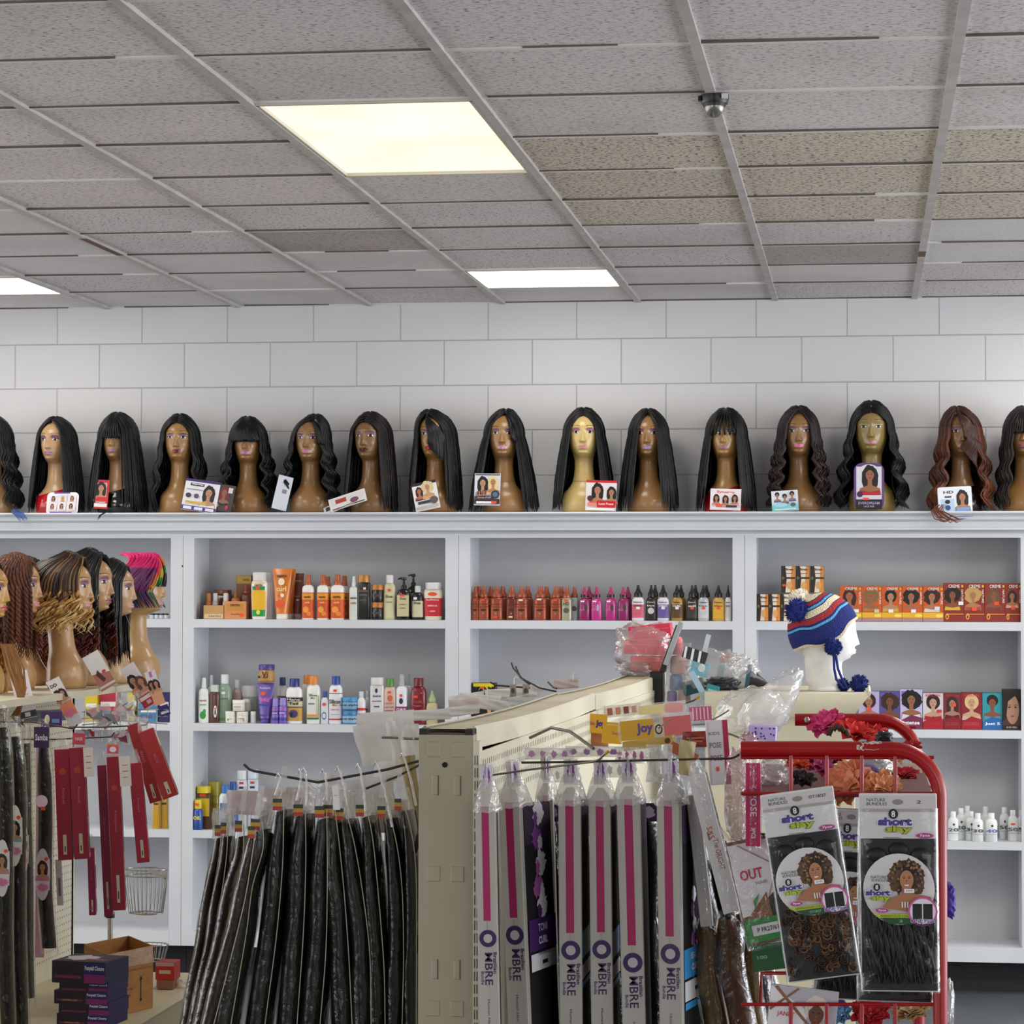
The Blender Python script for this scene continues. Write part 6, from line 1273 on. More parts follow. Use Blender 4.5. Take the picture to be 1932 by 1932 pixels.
redbox((166, 176, 1600, 166, 183, 1727), 7.75, 'magenta box end hanging low behind the front boxes', '9a1450', sun=False)
redbox((183, 200, 1444, 196, 213, 1730), 7.6, 'long narrow magenta ponytail box, the lowest-hanging one', '9a1448')
redbox((200, 226, 1428, 213, 236, 1718), 7.55, 'long crimson ponytail box with a white upper tag and black hair window', RED)
redbox((246, 262, 1440, 254, 286, 1628), 7.6, 'bright crimson ponytail box swinging right, with a wide clear side', 'b01a38', sun=False)
redbox((237, 265, 1366, 283, 303, 1514), 7.7, 'red box tilted right, lower left one of the two bang boxes', 'a82824', txt='BANG', sun=False)
redbox((258, 291, 1378, 307, 335, 1505), 7.6, 'red box tilted right at the white post, upper right one of the two', 'b42a28', txt='BANG PONY', sun=False)
def wt(p, w, h): p.rect(0, h*.1, w*.6, h*.5, 'f2e6de'); p.rect(0, h*.2, w*.5, h*.03, 'e08a5a'); p.rect(0, -h*.0, w*.5, h*.03, '8a8a92'); p.rect(0, -h*.2, w*.4, h*.02, '8a8a92')
lcard((167, 1438, 18, 56, -3), 7.42, 'white rectangular tag hanging on the second crimson box', 'efe4de', wt, 'price_tag', 12)
lcard((236, 1455, 21, 58, -4), 7.42, 'white rectangular tag hanging on the long crimson box', 'efe4de', wt, 'price_tag', 12)
lcard((213, 1413, 22, 18, 2), 7.45, 'pink and orange header flap above the long crimson box', 'e05a70', lambda p, w, h: (p.ell(0, -h*.05, w*.3, h*.3, 'f4eef2'), p.rect(0, h*.4, w, h*.2, 'f08040')), 'header_card', 8)
lcard((149, 1394, 24, 22, 4), 7.45, 'small pink header flap above the left crimson boxes', 'd84a60', lambda p, w, h: p.text('HAIR', 0, 0, w*.6, h*.3, 'f4dce0', .03), 'header_card', 8)
# dark bags at the far left
def dark_pack(pts, wpx, Y, label, hairc='15110f', bands=(), Yd=.05, bagm=None):
    P = [at(x, y, Y) for x, y in pts]; O = P[0]; t = thing('hair_extension_pack', label, 'hair pack', O); W = wpx*mpp(Y)
    def line(v):
        f = v*(len(P)-1); i = min(int(f), len(P)-2); return P[i].lerp(P[i+1], f-i)-O
    def sh(k, v0, v1):
        def fn(u, v): c = line(v0+(v1-v0)*v); a = u*2*PI; f = min(1, .5+v*3); return (c.x+W/2*k*f*math.cos(a)+W*.06*math.sin(v*9+W*90), c.y+Yd/2*k*math.sin(a), c.z)
        return fn
    b = MB(); b.sheet(sh(.8, .08, .97), 16, 24, hair_mat(hairc, .6, .12)); b.build('hair', t)
    b = MB(); b.sheet(sh(1, 0, 1), 18, 30, CLEARB); b.build('bag', t)
    b = MB()
    for (v, hh, c, dec) in bands:
        c0 = line(v); pr = Print(b, (c0.x, -Yd/2-.003, c0.z), (1, 0, 0), (0, 0, 1)); dec(pr, W*.9, hh*mpp(Y))
    if bands: b.build('label', t)
    return t
def oval_card(bg, hc='1a1214', top='7ab0b8'):
    def d(p, w, h): p.ell(0, 0, w*.5, h*.5, bg, 24); p.rect(0, 0, w*.95, h*.6, bg); p.lady(0, h*.08, min(h*.6, w*1.3), hc, 'c08a68', top); p.blob(w*.02, -h*.24, w*.36, h*.06, 'd87aa8', 2, .3); p.ell(w*.25, h*.3, w*.12, w*.12, ORG)
    return d
dark_pack([(8, 1330), (10, 1600), (14, 1960)], 34, 7.0, 'dark hair bag at the very left edge with a white oval label low down', '0e0b09', ((.55, 110, '', oval_card('e6e2e8', '2a1a1a', 'c08a98')),))
dark_pack([(30, 1350), (34, 1600), (38, 1960)], 36, 7.1, 'black hair bag with a long oval label showing a black ponytail', '100c0a', ((.45, 118, '', oval_card('f0eee9')),))
dark_pack([(50, 1365), (52, 1600), (58, 1900)], 20, 7.3, 'narrow black hair bag with a thin pink label between its neighbours', '120f0f', ((.50, 90, '', oval_card('e6d4dc', '5a2a1a', 'd8a0a8')),))
dark_pack([(84, 1356), (84, 1600), (92, 1800)], 34, 7.4, 'pink-edged pack of wavy black hair with white lettering at the top', '0d0a0c', ((.07, 40, '', lambda p, w, h: (p.rect(0, 0, w, h, '3a2450'), p.text('Samba', 0, 0, w*.8, h*.3, 'f2eef6', .04))), (.33, 34, '', lambda p, w, h: (p.ell(0, h*.2, w*.4, h*.35, 'e8c8dc'), p.rect(w*.1, -h*.2, w*.3, h*.2, ORG))), (.62, 100, '', oval_card('dcc8dc', '3a1a14', 'c87a98'))))
b = MB(); q = at(76, 1600, 7.5); s_ = mpp(7.5); b.box((-9*s_, 0, -210*s_), (9*s_, .003, 210*s_), 'c08aa8'); o = b.build('backing_card'); o.location = q; tag(o, 'pink backing card edge behind the pack of wavy black hair', 'card')
lcard((97, 1357, 40, 30, 0), 7.6, 'purple header card with a small white logo below the shelf', '4a2a68', lambda p, w, h: (p.ell(-w*.2, 0, w*.12, h*.3, 'e6d8b0'), p.rect(w*.2, -h*.1, w*.35, h*.25, '6a90c8')), 'header_card', 10)
lcard((112, 1665, 12, 88, -3), 7.6, 'narrow pale label of a pack hidden behind the left red boxes', 'cfc6c8', lambda p, w, h: p.rect(0, -h*.1, w*.4, h*.4, '8a6a78'), 'header_card', 10)
lcard((90, 1350, 60, 22, 0), 8.4, 'grey insert board just under the shelf lip', '4a4a50', lambda p, w, h: p.rect(0, h*.1, w*.2, h*.5, 'e0e0e4'), 'header_card', 60)
# shiny packages hanging in front of the wire basket
for i, (cx, cy, w_, h_, ti, c, lb_) in enumerate([(184, 1345, 50, 30, -8, 'd8a8a8', 'pink crumpled package on the wire rack, left'), (236, 1330, 40, 44, 10, 'e0c8cc', 'crumpled silver package at the top of the wire rack'), (205, 1362, 60, 36, -4, 'b8b4bc', 'grey clear package in the middle of the wire rack'), (255, 1372, 44, 40, 8, 'a87878', 'dark pink package under the slanted card'), (170, 1385, 36, 24, 0, 'a02a3a', 'dark red package peeking over the left crimson boxes'), (225, 1392, 46, 26, 4, '8a3a48', 'dark red crumpled package above the long crimson box')]):
    sheet_bag(cx, cy, w_, h_, 8.2, ti, 10, lb_, CLEARX, lambda p, w, h, c=c, q=cx: [p.poly([(w*random.Random(q+k*7+j).uniform(-.45, .45), h*random.Random(q*3+k+j*5).uniform(-.45, .45)) for j in range(3)], [c, 'd8dce0', '4a5a60', c, 'b87888', '8a9098'][k]) for k in range(6)], 'plastic_package', ripple=.005)
# wire basket spinner
yb = 8.9
sp_ = thing('wire_basket_stand', 'chrome wire basket stand on a black and chrome pole, behind the red boxes', 'wire basket', at(284, 1720, yb))
O = at(284, 1720, yb)
def loc(x, y, dy=0): return at(x, y, yb)-O+Vector((0, dy, 0))
b = MB(); R1 = (at(314, 1640, yb).x-at(236, 1640, yb).x)/2; cxx = loc(276, 1640).x
def ring_(cx, z, r, k=.7): return [(cx+r*math.cos(a), r*k*math.sin(a), z) for a in [2*PI*i/36 for i in range(37)]]
zt_, zm_, zb2 = loc(276, 1640).z, loc(276, 1652).z, loc(276, 1722).z
for z, r in ((zt_, R1), (zm_, R1*.98), (zb2, R1*.8), (zb2-.004, R1*.5)): b.tube(ring_(cxx, z, r), .0022, CHROME, 6, False)
for i in range(28):
    a = 2*PI*i/28; b.tube([(cxx+R1*math.cos(a), R1*.7*math.sin(a), zt_), (cxx+R1*.97*math.cos(a), R1*.68*math.sin(a), zt_-.06), (cxx+R1*.8*math.cos(a), R1*.56*math.sin(a), zb2), (cxx, 0, zb2-.002)], .0013, CHROME, 5)
b.build('basket', sp_)
b = MB(); z2t, z2b = loc(300, 1782).z, loc(300, 1812).z
for z, r in ((z2t, R1*.95), (z2b, R1*.75)): b.tube(ring_(cxx+.01, z, r), .0022, CHROME, 6, False)
for i in range(24):
    a = 2*PI*i/24; b.tube([(cxx+.01+R1*.95*math.cos(a), R1*.66*math.sin(a), z2t), (cxx+.01+R1*.75*math.cos(a), R1*.52*math.sin(a), z2b)], .0013, CHROME, 5)
b.build('basket', sp_)
b = MB(); px_ = loc(208, 1735).x; b.tube([(px_, 0, zb2+.25), (px_, 0, zb2)], .012, mat('1c1b1d', .3), 12); b.tube([(px_, 0, zb2), (px_, 0, zb2-.02)], .016, mat('1c1b1d', .3), 12); b.tube([(px_, 0, zb2-.02), (px_, 0, -O.z)], .0095, CHROME, 12); b.build('pole', sp_)
b = MB(); 
for k in range(3): b.tube([loc(155, 1344+12*k), loc(230, 1340+10*k), loc(316, 1338+14*k)], .002, CHROME, 6)
for k in range(9): b.tube([loc(160+17*k, 1340), loc(158+17*k, 1398)], .0016, CHROME, 5)
b.build('wire_grid', sp_)
lcard((298, 1650, 40, 7, 25), yb-.1, 'white paper strip lying across the wire basket', 'e6e6ea', lambda p, w, h: p.ell(w*.4, 0, w*.04, h*.3, '8a8a92'), 'paper_strip', 0)
# cardboard box, closure boxes, small red box on the base shelf
CARD = noisy('corrugated_cardboard', 'a87440', 'b5814a', (20, 20, 60), .7, 0)
yc = 8.15
A = at(204, 1914, yc); zbox = zbs+.001
bx = thing('cardboard_box', 'open brown cardboard box with a black arrow, on the gondola base', 'box', (A.x, yc, zbox)); W1 = at(293, 1890, yc+.25).x-A.x; hB = at(173, 1793, yc).z-A.z
fr = Vector((W1, .22, 0)); fw = Vector((at(110, 1785, yc+.1).x-at(174, 1793, yc).x-.0, .22, 0))
def wall4(b, p, q, z0, z1, m_): 
    n = Vector((q.y-p.y, p.x-q.x, 0)).normalized()*.004
    b.add([(p.x, p.y, z0), (q.x, q.y, z0), (q.x, q.y, z1), (p.x, p.y, z1), (p.x-n.x, p.y-n.y, z0), (q.x-n.x, q.y-n.y, z0), (q.x-n.x, q.y-n.y, z1), (p.x-n.x, p.y-n.y, z1)], [(0, 1, 2, 3), (7, 6, 5, 4), (3, 2, 6, 7), (0, 3, 7, 4), (1, 5, 6, 2), (0, 4, 5, 1)], m_)
b = MB(); o0 = Vector((0, 0, 0)); wall4(b, o0, fr, 0, hB, CARD); wall4(b, o0, fw, 0, hB, CARD); wall4(b, fr, fr+fw, 0, hB, CARD); wall4(b, fw, fr+fw, 0, hB, CARD); b.add([(0, 0, .003), tuple(fr+Vector((0, 0, .003))), tuple(fr+fw+Vector((0, 0, .003))), tuple(fw+Vector((0, 0, .003)))], [(0, 1, 2, 3)], CARD)
u_ = fr.normalized(); pr = Print(b, fr*.5+Vector((0, 0, hB/2))+Vector((u_.y, -u_.x, 0))*.0008, u_, (0, 0, 1)); L1 = fr.length
pr.text('Strength Of Nature, LLC', -L1*.18, -hB*.12, L1*.45, hB*.06, '3a2818'); pr.text('Savannah, GA 31405', -L1*.2, -hB*.22, L1*.38, hB*.05, '3a2818'); pr.rect(L1*.22, -hB*.15, .004, hB*.3, '20160e'); pr.poly([(L1*.22-.009, hB*.0), (L1*.22+.009, hB*.0), (L1*.22, hB*.06)], '20160e'); pr.ell(L1*.22, -hB*.32, .005, .005, '20160e'); pr.rect(0, hB*.18, L1, .002, '8a5a30'); 
b.build('carton', bx)
b = MB(); b.add([(0, -.006, hB), (fr.x, fr.y-.006, hB), (fr.x*1.0+.01, fr.y-.03, hB-.05), (.005, -.03, hB-.045)], [(0, 1, 2, 3)], CLEAR); b.build('tape', bx)
yq = 7.75
for k, (cx, cy, w_, h_, dx) in enumerate([(155, 1925, 100, 22, 0), (158, 1903, 98, 24, 0), (152, 1882, 104, 24, .0), (158, 1862, 96, 24, 0), (150, 1834, 108, 40, 0)]):
    a = at(cx-w_/2, cy+h_/2, yq); c = at(cx+w_/2, cy-h_/2, yq); ww = c.x-a.x; hh = c.z-a.z-.001; dd = .16; b = MB()
    top_ = k == 4
    b.box((-ww/2, 0, 0), (ww/2, dd, hh), '1e1a48' if top_ else '2a1c50'); pr = Print(b, (0, 0, hh/2), (1, 0, 0), (0, 0, 1))
    pr.rect(-ww*.2, 0, ww*.58, hh*.9, '221a2c'); pr.rect(ww*.3, -hh*.25, ww*.4, hh*.4, '8a2a7a'); pr.rect(ww*.3, hh*.22, ww*.4, hh*.46, '2a2c7a'); pr.text('Ponytail Closure', ww*.3, hh*.2, ww*.36, hh*.26, 'f0eef6', .03); pr.rect(-ww*.2, -hh*.2, ww*.5, hh*.14, '7a2a5a')
    if k in (0, 2): pr.text('ORIGINAL HAIR', -ww*.2, -hh*.2, ww*.3, hh*.14, 'b8a86a', .02)
    pt = Print(b, (0, dd/2, hh), (1, 0, 0), (0, 1, 0)); pt.rect(0, 0, ww*.9, dd*.9, '1a1418'); pt.blob(-ww*.1, 0, ww*.3, dd*.3, 'e0d8e0', 4, .3); pt.rect(ww*.2, -dd*.2, ww*.4, dd*.2, '8a2a7a')
    o = b.build('closure_box'); o.location = ((a.x+c.x)/2, yq+(.0 if k != 4 else -.01), a.z); o.rotation_euler = (0, 0, math.radians(-6 if k != 4 else -10))
    tag(o, ['purple ponytail closure box at the bottom of the stack', 'purple closure box second from the bottom of the stack', 'purple closure box in the middle of the stack', 'purple closure box second from the top of the stack', 'blue ponytail closure box lying askew on top of the stack'][k], 'box', None)
pbox(293, 329, 1816, 1849, 8.75, .08, 'c8342e', 'a02420', 'small red box with a paper label on the base shelf', lambda p, w, h: (p.rect(0, h*.38, w*.98, h*.22, 'd8a8a8'), p.rect(0, -h*.05, w*.6, h*.2, 'd8ccb8')), None, 'carton')
pbox(295, 326, 1850, 1866, 8.75, .08, '9a6a5a', '7a4a40', 'faded brown box under the small red one', None, None, 'carton')
sheet_bag(342, 1858, 30, 20, 8.8, 0, 0, 'clear crumpled bag on the corner of the base shelf', CLEARX, ripple=.006)
for i, (x0, y0, x1, y1, Y) in enumerate([(60, 1362, 140, 1375, 7.6), (100, 1395, 210, 1390, 7.6), (190, 1372, 275, 1368, 7.9)]):
    hook(PT((x0-60, y0, Y), (x0, y0, Y), (x1, y1, Y-.05), (x1+6, y1-8, Y-.05)), ['dark hook holding the purple-topped pack', 'dark hook carrying the crimson boxes', 'dark hook under the slanted card'][i])
# ================================================================ FAR WHITE GONDOLA, HAT HEAD, CLUTTER
yh = 8.3
A = at(1642, 1306, yh); zt_ = at(1500, 1306, yh).z; xl_ = at(1330, 1306, yh).x
gw = thing('display_counter', 'white metal counter behind the red rack, under the foam head in the knit hat', 'counter', ((A.x+xl_)/2, yh, 0)); mx = gw.location.x
hw = (A.x-xl_)/2
b = MB(); b.box((-hw, 0, zt_-.02), (hw, .55, zt_), GCREAM)
b.rings([[(x, y, z) for x, y, z in ((-hw, -.001, zt_), (-hw, -.02, zt_-.006), (-hw, -.012, zt_-.075), (-hw, .005, zt_-.08))], [(x, y, z) for x, y, z in ((hw-.012, -.001, zt_), (hw, -.02, zt_-.004), (hw-.055, -.012, zt_-.075), (hw-.055, .005, zt_-.08))]], GCREAM, closed=False)
b.tube([(hw-.004, -.02, zt_-.002), (hw-.006, .55, zt_-.002)], .007, GCREAM, 10); b.build('top', gw)
b = MB(); b.box((-hw, .02, 0), (hw-.05, .5, zt_-.025), GCREAM); b.build('body', gw)
# foam head with knitted hat
zf = zt_+.0006
hx = at(1560, 1200, yh+.13); sc = (at(1560, 1128, yh+.13).z-zf)/.445
def foam_mesh():
    b = MB(); R = []
    for i in range(70):
        z = .417*i/69; w_, f, bk = body_at(.11+.307*i/69) if False else body_at(z)
        R.append(z)
    return b
hd = thing('mannequin_head', 'white foam head facing right, wearing a striped knit hat, on the white counter', 'mannequin head', (hx.x, yh+.13, zf), math.radians(97), scale=1)
FB = [(0, .062, .060, .062), (.006, .064, .062, .064), (.012, .060, .058, .062), (.03, .058, .058, .070), (.06, .054, .052, .072), (.085, .052, .050, .074), (.10, .053, .056, .076), (.112, .054, .078, .074), (.125, .058, .090, .082), (.14, .064, .093, .090), (.165, .070, .094, .098), (.19, .073, .095, .103), (.215, .074, .097, .104), (.24, .071, .094, .100), (.262, .062, .080, .086), (.28, .045, .056, .060), (.290, .02, .026, .028), (.293, .002, .003, .003)]
sc = (at(1560, 1135, yh+.13).z-zf)/.300
b = MB(); R = []; _Bs = _B; _B = FB
for i in range(110):
    z = .293*i/109; w_, f, bk = body_at(z); ring = []
    for j in range(72):
        a = -PI+2*PI*j/72; 
        if abs(a) < PI/2:
            x = w_*math.sin(a); y = -f*math.cos(a)
            if z > .1: y -= face_bump(x*.93, z+.14)*max(0, min(1, (math.cos(a)-.25)*3))*1.0
        else: x = w_*math.sin(a); y = -bk*math.cos(a)
        ring.append((x*sc, y*sc, z*sc))
    R.append(ring)
_B = _Bs
b.rings(R, noisy('white_styrofoam', 'e2e0dc', 'eceae6', (30, 30, 30), .7, .1)); b.build('head', hd)
def knit():
    m, nt, bs, L = nodemat('knit_wool'); bs.inputs['Roughness'].default_value = .9
    at_ = nt.nodes.new('ShaderNodeAttribute'); at_.attribute_name = 'stripe'; rp = nt.nodes.new('ShaderNodeValToRGB'); rp.color_ramp.interpolation = 'CONSTANT'
    st = [(0, 'd9c9a8'), (.035, '16246e'), (.27, '16246e'), (.28, '5aa8d8'), (.315, '16246e'), (.345, 'a02e30'), (.43, '16246e'), (.445, 'e2d4b6'), (.55, '16246e'), (.57, '5aa8d8'), (.61, '16246e'), (.64, 'a02e30'), (.72, '16246e'), (.735, 'e2d4b6'), (.86, 'd9cdb4')]
    e = rp.color_ramp.elements; e[0].position = 0; e[0].color = (*rgb(st[0][1]), 1); e[1].position = st[1][0]; e[1].color = (*rgb(st[1][1]), 1)
    for p_, c in st[2:]: q = e.new(p_); q.color = (*rgb(c), 1)
    L.new(at_.outputs['Fac'], rp.inputs[0]); L.new(rp.outputs[0], bs.inputs['Base Color'])
    tc = nt.nodes.new('ShaderNodeTexCoord'); w1 = nt.nodes.new('ShaderNodeTexVoronoi'); w1.inputs['Scale'].default_value = 210
    bp = nt.nodes.new('ShaderNodeBump'); bp.inputs['Strength'].default_value = .8; bp.inputs['Distance'].default_value = .004; L.new(tc.outputs['Object'], w1.inputs[0]); L.new(w1.outputs['Distance'], bp.inputs['Height']); L.new(bp.outputs[0], bs.inputs['Normal'])
    return m
b = MB(); vs = []; st_ = []; NU, NV = 64, 30; C0 = Vector((0, .006, .198))
for j in range(NV+1):
    v = j/NV
    for i in range(NU):
        a = 2*PI*i/NU                       # 0 = front (-y)
        low = math.radians(-9)-math.radians(13)*math.exp(-((abs(math.sin(a))-1)/.16)**2)
        el = low+(math.radians(90)-low)*v; k = 1.09 if v > .03 else 1.11
        q_ = Vector((math.sin(a)*math.cos(el), -math.cos(a)*math.cos(el), math.sin(el)))
        q_ = Matrix.Rotation(math.radians(-27), 3, 'X') @ q_
        p = C0+Vector((0, .006, .008))+Vector((q_.x*.081, q_.y*.111, q_.z*.114))*k
        vs.append(p*sc); st_.append(v)
fs = [(j*NU+i, j*NU+(i+1) % NU, (j+1)*NU+(i+1) % NU, (j+1)*NU+i) for j in range(NV) for i in range(NU)]
b.add(vs, fs, knit(), True); o = b.build('knit_hat', hd, 'knit hat striped in navy, cream, red and light blue')
at__ = o.data.attributes.new('stripe', 'FLOAT', 'POINT'); at__.data.foreach_set('value', st_)
def pompom(c, r, h, seed, parent, name='pompom', label=None, n=260):
    rd = random.Random(seed); b = MB(); m_ = mat(h, .95); b.ball(tuple(c), r*.78, m_, 14, 8)
    for i in range(n):
        z = rd.uniform(-1, 1); a = rd.uniform(0, 2*PI); q = math.sqrt(1-z*z); d = Vector((q*math.cos(a), q*math.sin(a), z)); s1 = d.orthogonal().normalized(); s2 = d.cross(s1); rr = r*rd.uniform(.92, 1.08); w_ = r*.11
        b.add([Vector(c)+d*r*.7+s1*w_, Vector(c)+d*r*.7-s1*w_*.5+s2*w_*.87, Vector(c)+d*r*.7-s1*w_*.5-s2*w_*.87, Vector(c)+d*rr], [(0, 1, 3), (1, 2, 3), (2, 0, 3)], m_)
    return b.build(name, parent, label)
k_ = mpp(yh+.13)
def hl(px, py, dy=0):   # head-local position of a photo point
    w = at(px, py, yh+.13+dy); v = w-Vector((hx.x, yh+.13, zf)); return Matrix.Rotation(math.radians(-97), 4, 'Z') @ v
pompom(hl(1505, 1153, -.05), 26*k_, '1a2a78', 1, hd, label='navy half of the top pompom'); pompom(hl(1509, 1134, .0), 24*k_, 'e9e2d2', 2, hd, label='cream half of the top pompom')
pompom(hl(1572, 1221, -.09), 18*k_, '14246a', 3, hd, label='navy ear pompom'); pompom(hl(1621, 1290, -.05), 19*k_, '14246a', 4, hd, label='navy pompom resting at the cord end'); pompom(hl(1589, 1293, -.03), 15*k_, '14246a', 5, hd, label='smaller navy cord pompom')
for q in (0, 1):
    b = MB(); P = [hl(*a_) for a_ in ([(1573, 1236, -.09), (1574, 1262, -.09), (1578, 1282, -.07), (1592, 1298, -.06), (1612, 1294, -.06)] if q else [(1577, 1236, -.09), (1581, 1262, -.085), (1590, 1284, -.06), (1600, 1300, -.06)])]
    b.tube(P, .0042, mat('1a2c78', .9), 8); b.build('cord', hd)
b = MB(); P = [hl(*a_) for a_ in [(1588, 1160, -.02), (1601, 1168, -.01), (1607, 1182, 0), (1608, 1196, 0)]]; b.tube(P, [.008, .010, .010, .006], mat('e2d6bc', .95), 10); b.build('brim_edge', hd, 'cream knitted brim edge')
# ---- clutter on the far end of the central gondola
def crumple(px, py, wpx, hpx, Y, label, depth=.1, m_=None, seed=1, amp=.18, name='plastic_bag', cat='plastic bag', tilt=0, shape=None, yaw=0):
    rd = random.Random(seed); b = MB(); s_ = mpp(Y); n, k = 40, 24; ph = [rd.uniform(0, 6.3) for _ in range(8)]; fr_ = [rd.uniform(2, 9) for _ in range(8)]
    def fn(u, v):
        a = 2*PI*u; e = PI*v; x, y, z = math.sin(e)*math.cos(a), math.sin(e)*math.sin(a), -math.cos(e)
        r = 1+amp*(math.sin(fr_[0]*x*2+ph[0])*math.sin(fr_[1]*z*2+ph[1])+.6*math.sin(fr_[2]*y*3+fr_[3]*z+ph[2])+.35*math.sin(fr_[4]*3*x+fr_[5]*z*3+ph[3]))
        sx, sz = (math.copysign(abs(x)**.75, x), math.copysign(abs(z)**.75, z))
        if shape: sx *= shape(sz)
        return (sx*r*wpx*s_/2, y*r*depth/2, sz*r*hpx*s_/2)
    b.sheet(fn, n, k, m_ or CLEARX); o = b.build(name); o.matrix_world = Matrix.Translation(at(px, py, Y)) @ Matrix.Rotation(math.radians(yaw), 4, 'Z') @ Matrix.Rotation(math.radians(tilt), 4, 'Y')
    return tag(o, label, cat)
def block(px, py, wpx, hpx, Y, dep, col, label, name, cat, tilt=0, yaw=0, draw=None, rough=.4, alpha=1, m_=None, side=None):
    s_ = mpp(Y); w_, h_ = wpx*s_, hpx*s_; b = MB(); m_ = m_ or mat(col, rough, alpha=alpha); b.cbox((-w_/2, 0, -h_/2), (w_/2, dep, h_/2), m_, min(.002, w_*.1, dep*.1))
    if draw: draw(Print(b, (0, 0, 0), (1, 0, 0), (0, 0, 1)), w_, h_)
    o = b.build(name); o.matrix_world = Matrix.Translation(at(px, py, Y)) @ Matrix.Rotation(math.radians(yaw), 4, 'Z') @ Matrix.Rotation(math.radians(tilt), 4, 'Y')
    return tag(o, label, cat)
yk = 8.55
for i, (py, h_, w_, c) in enumerate([(1252, 26, 66, 'ee4a4a'), (1222, 26, 88, 'f2405c'), (1194, 30, 80, 'f4405e')]):
    o = block(1222-i*1+(i == 2)*6, py, w_, h_, yk+.06, .09, c, ['orange-red foam roller pack at the bottom of the bagged pile', 'wide pink-red foam block in the middle of the bagged pile', 'pink-red foam block on top of the bagged pile'][i], 'foam_roller', 'hair roller', [0, 2, -6][i], 0, lambda p, w, h: (p.rect(0, h*.2, w*.96, h*.05, 'f87088'), p.rect(0, -h*.25, w*.96, h*.04, 'd82c48')), .6)
crumple(1218, 1222, 112, 92, yk+.1, 'crinkled clear bag wrapped around the pink-red foam blocks', .16, CLEARX, 3, .10)
crumple(1196, 1262, 60, 24, yk+.05, 'clear bag with violet bits at the foot of the pink pile', .1, CLEARX, 5)
block(1190, 1258, 30, 14, yk+.1, .04, '6a5a9a', 'small violet package at the left foot of the pink pile', 'package', 'package', 20)
# black dividing board and clear case beside it
yb2 = 8.45
block(1238, 1298, 24, 60, yb2, .10, '141316', 'upright black board at the end of the cream gondola', 'divider_board', 'board')
block(1264, 1224, 10, 92, yb2, .10, '17161a', 'tall black board leaning right behind the pink pile', 'divider_board', 'board', 20, 0)
block(1270, 1214, 9, 86, yb2-.03, .03, 'a9aeb2', 'grey plastic strip along the leaning black board', 'plastic_strip', 'strip', 20, 0)
CASE = film_('clear_case', fac=.12, rough=.1, bump=.2, scale=10, haze=.12, hazecol='e8eef2')
block(1277, 1270, 40, 116, yb2-.02, .1, '', 'clear plastic case standing beside the black board', 'plastic_case', 'case', 4, 0, m_=CASE)
for i, (x, y, w_, h_, c, lb_) in enumerate([(1277, 1218, 24, 34, 'e8707a', 'coral cap piece at the top of the clear case'), (1281, 1254, 34, 34, 'dca0a0', 'pale pink pot inside the clear case'), (1276, 1287, 26, 30, '6a8ad0', 'blue pot inside the clear case'), (1268, 1313, 20, 20, '8a5ac8', 'violet pot at the bottom of the clear case'), (1291, 1312, 24, 24, 'd8b8cc', 'pale lilac pot at the bottom of the clear case')]):
    b = MB(); s_ = mpp(yb2); b.lathe([(w_*s_*.42, -h_*s_/2), (w_*s_/2, -h_*s_*.4), (w_*s_*.46, h_*s_*.35), (w_*s_*.3, h_*s_/2)], mat(c, .4), n=20); o = b.build('pot'); o.location = at(x, y, yb2+.05); tag(o, lb_, 'pot')
block(1311, 1236, 46, 22, yb2-.1, .012, '2a2a30', 'black and white striped card in the clutter', 'striped_card', 'card', 18, 0, lambda p, w, h: [p.poly([(w*(-.42+.3*k), -h*.48), (w*(-.32+.3*k), -h*.48), (w*(-.38+.3*k), h*.48), (w*(-.48+.3*k), h*.48)], 'e9ecf0') for k in range(3)])
block(1333, 1214, 9, 34, yb2-.05, .002, 'cfd8de', 'short white strip sticking up out of the clutter', 'plastic_strip', 'strip', 14)
block(1319, 1295, 11, 62, yb2-.12, .002, 'a9c4dc', 'pale blue strip slanting across the clutter', 'plastic_strip', 'strip', -29)
block(1320, 1262, 34, 26, yb2-.05, .03, '7ab8d0', 'light blue package in the middle of the clutter', 'package', 'package', 12, 0, lambda p, w, h: p.ell(w*.1, h*.1, w*.2, h*.3, 'e6eef2'))
block(1308, 1296, 40, 26, yb2, .05, '1f5a6a', 'dark teal package low in the clutter', 'package', 'package', -16)
block(1344, 1303, 24, 20, yb2-.1, .02, '2f97a0', 'small teal tag with a pale edge in the clutter', 'package', 'package', 14, 0, lambda p, w, h: p.rect(0, 0, w*.7, h*.2, 'a8d8d8'))
yv = 8.6
b = MB(); s_ = mpp(yv); b.lathe([(24*s_, -30*s_), (26*s_, -26*s_), (22*s_, 20*s_), (17*s_, 30*s_)], mat('c9ccd0', .35), n=26); b.lathe([(26.5*s_, -31*s_), (26.5*s_, -24*s_)], mat('3a6a7a', .4), n=26); b.lathe([(22.6*s_, 18*s_), (19*s_, 30*s_)], mat('2f8a96', .4), n=26)
o = b.build('spray_canister'); o.matrix_world = Matrix.Translation(at(1384, 1276, yv)) @ Matrix.Rotation(math.radians(-82), 4, 'Y'); tag(o, 'white canister with teal rings lying on its side in the clutter', 'canister')
b = MB(); b.ball((0, 0, 0), 17*s_, mat('b01828', .25, coat=.3), 20, 12, (1, 1, .8)); o = b.build('ball_cap'); o.location = at(1374, 1247, yv+.04); tag(o, 'glossy red round cap on top of the white canister', 'cap')
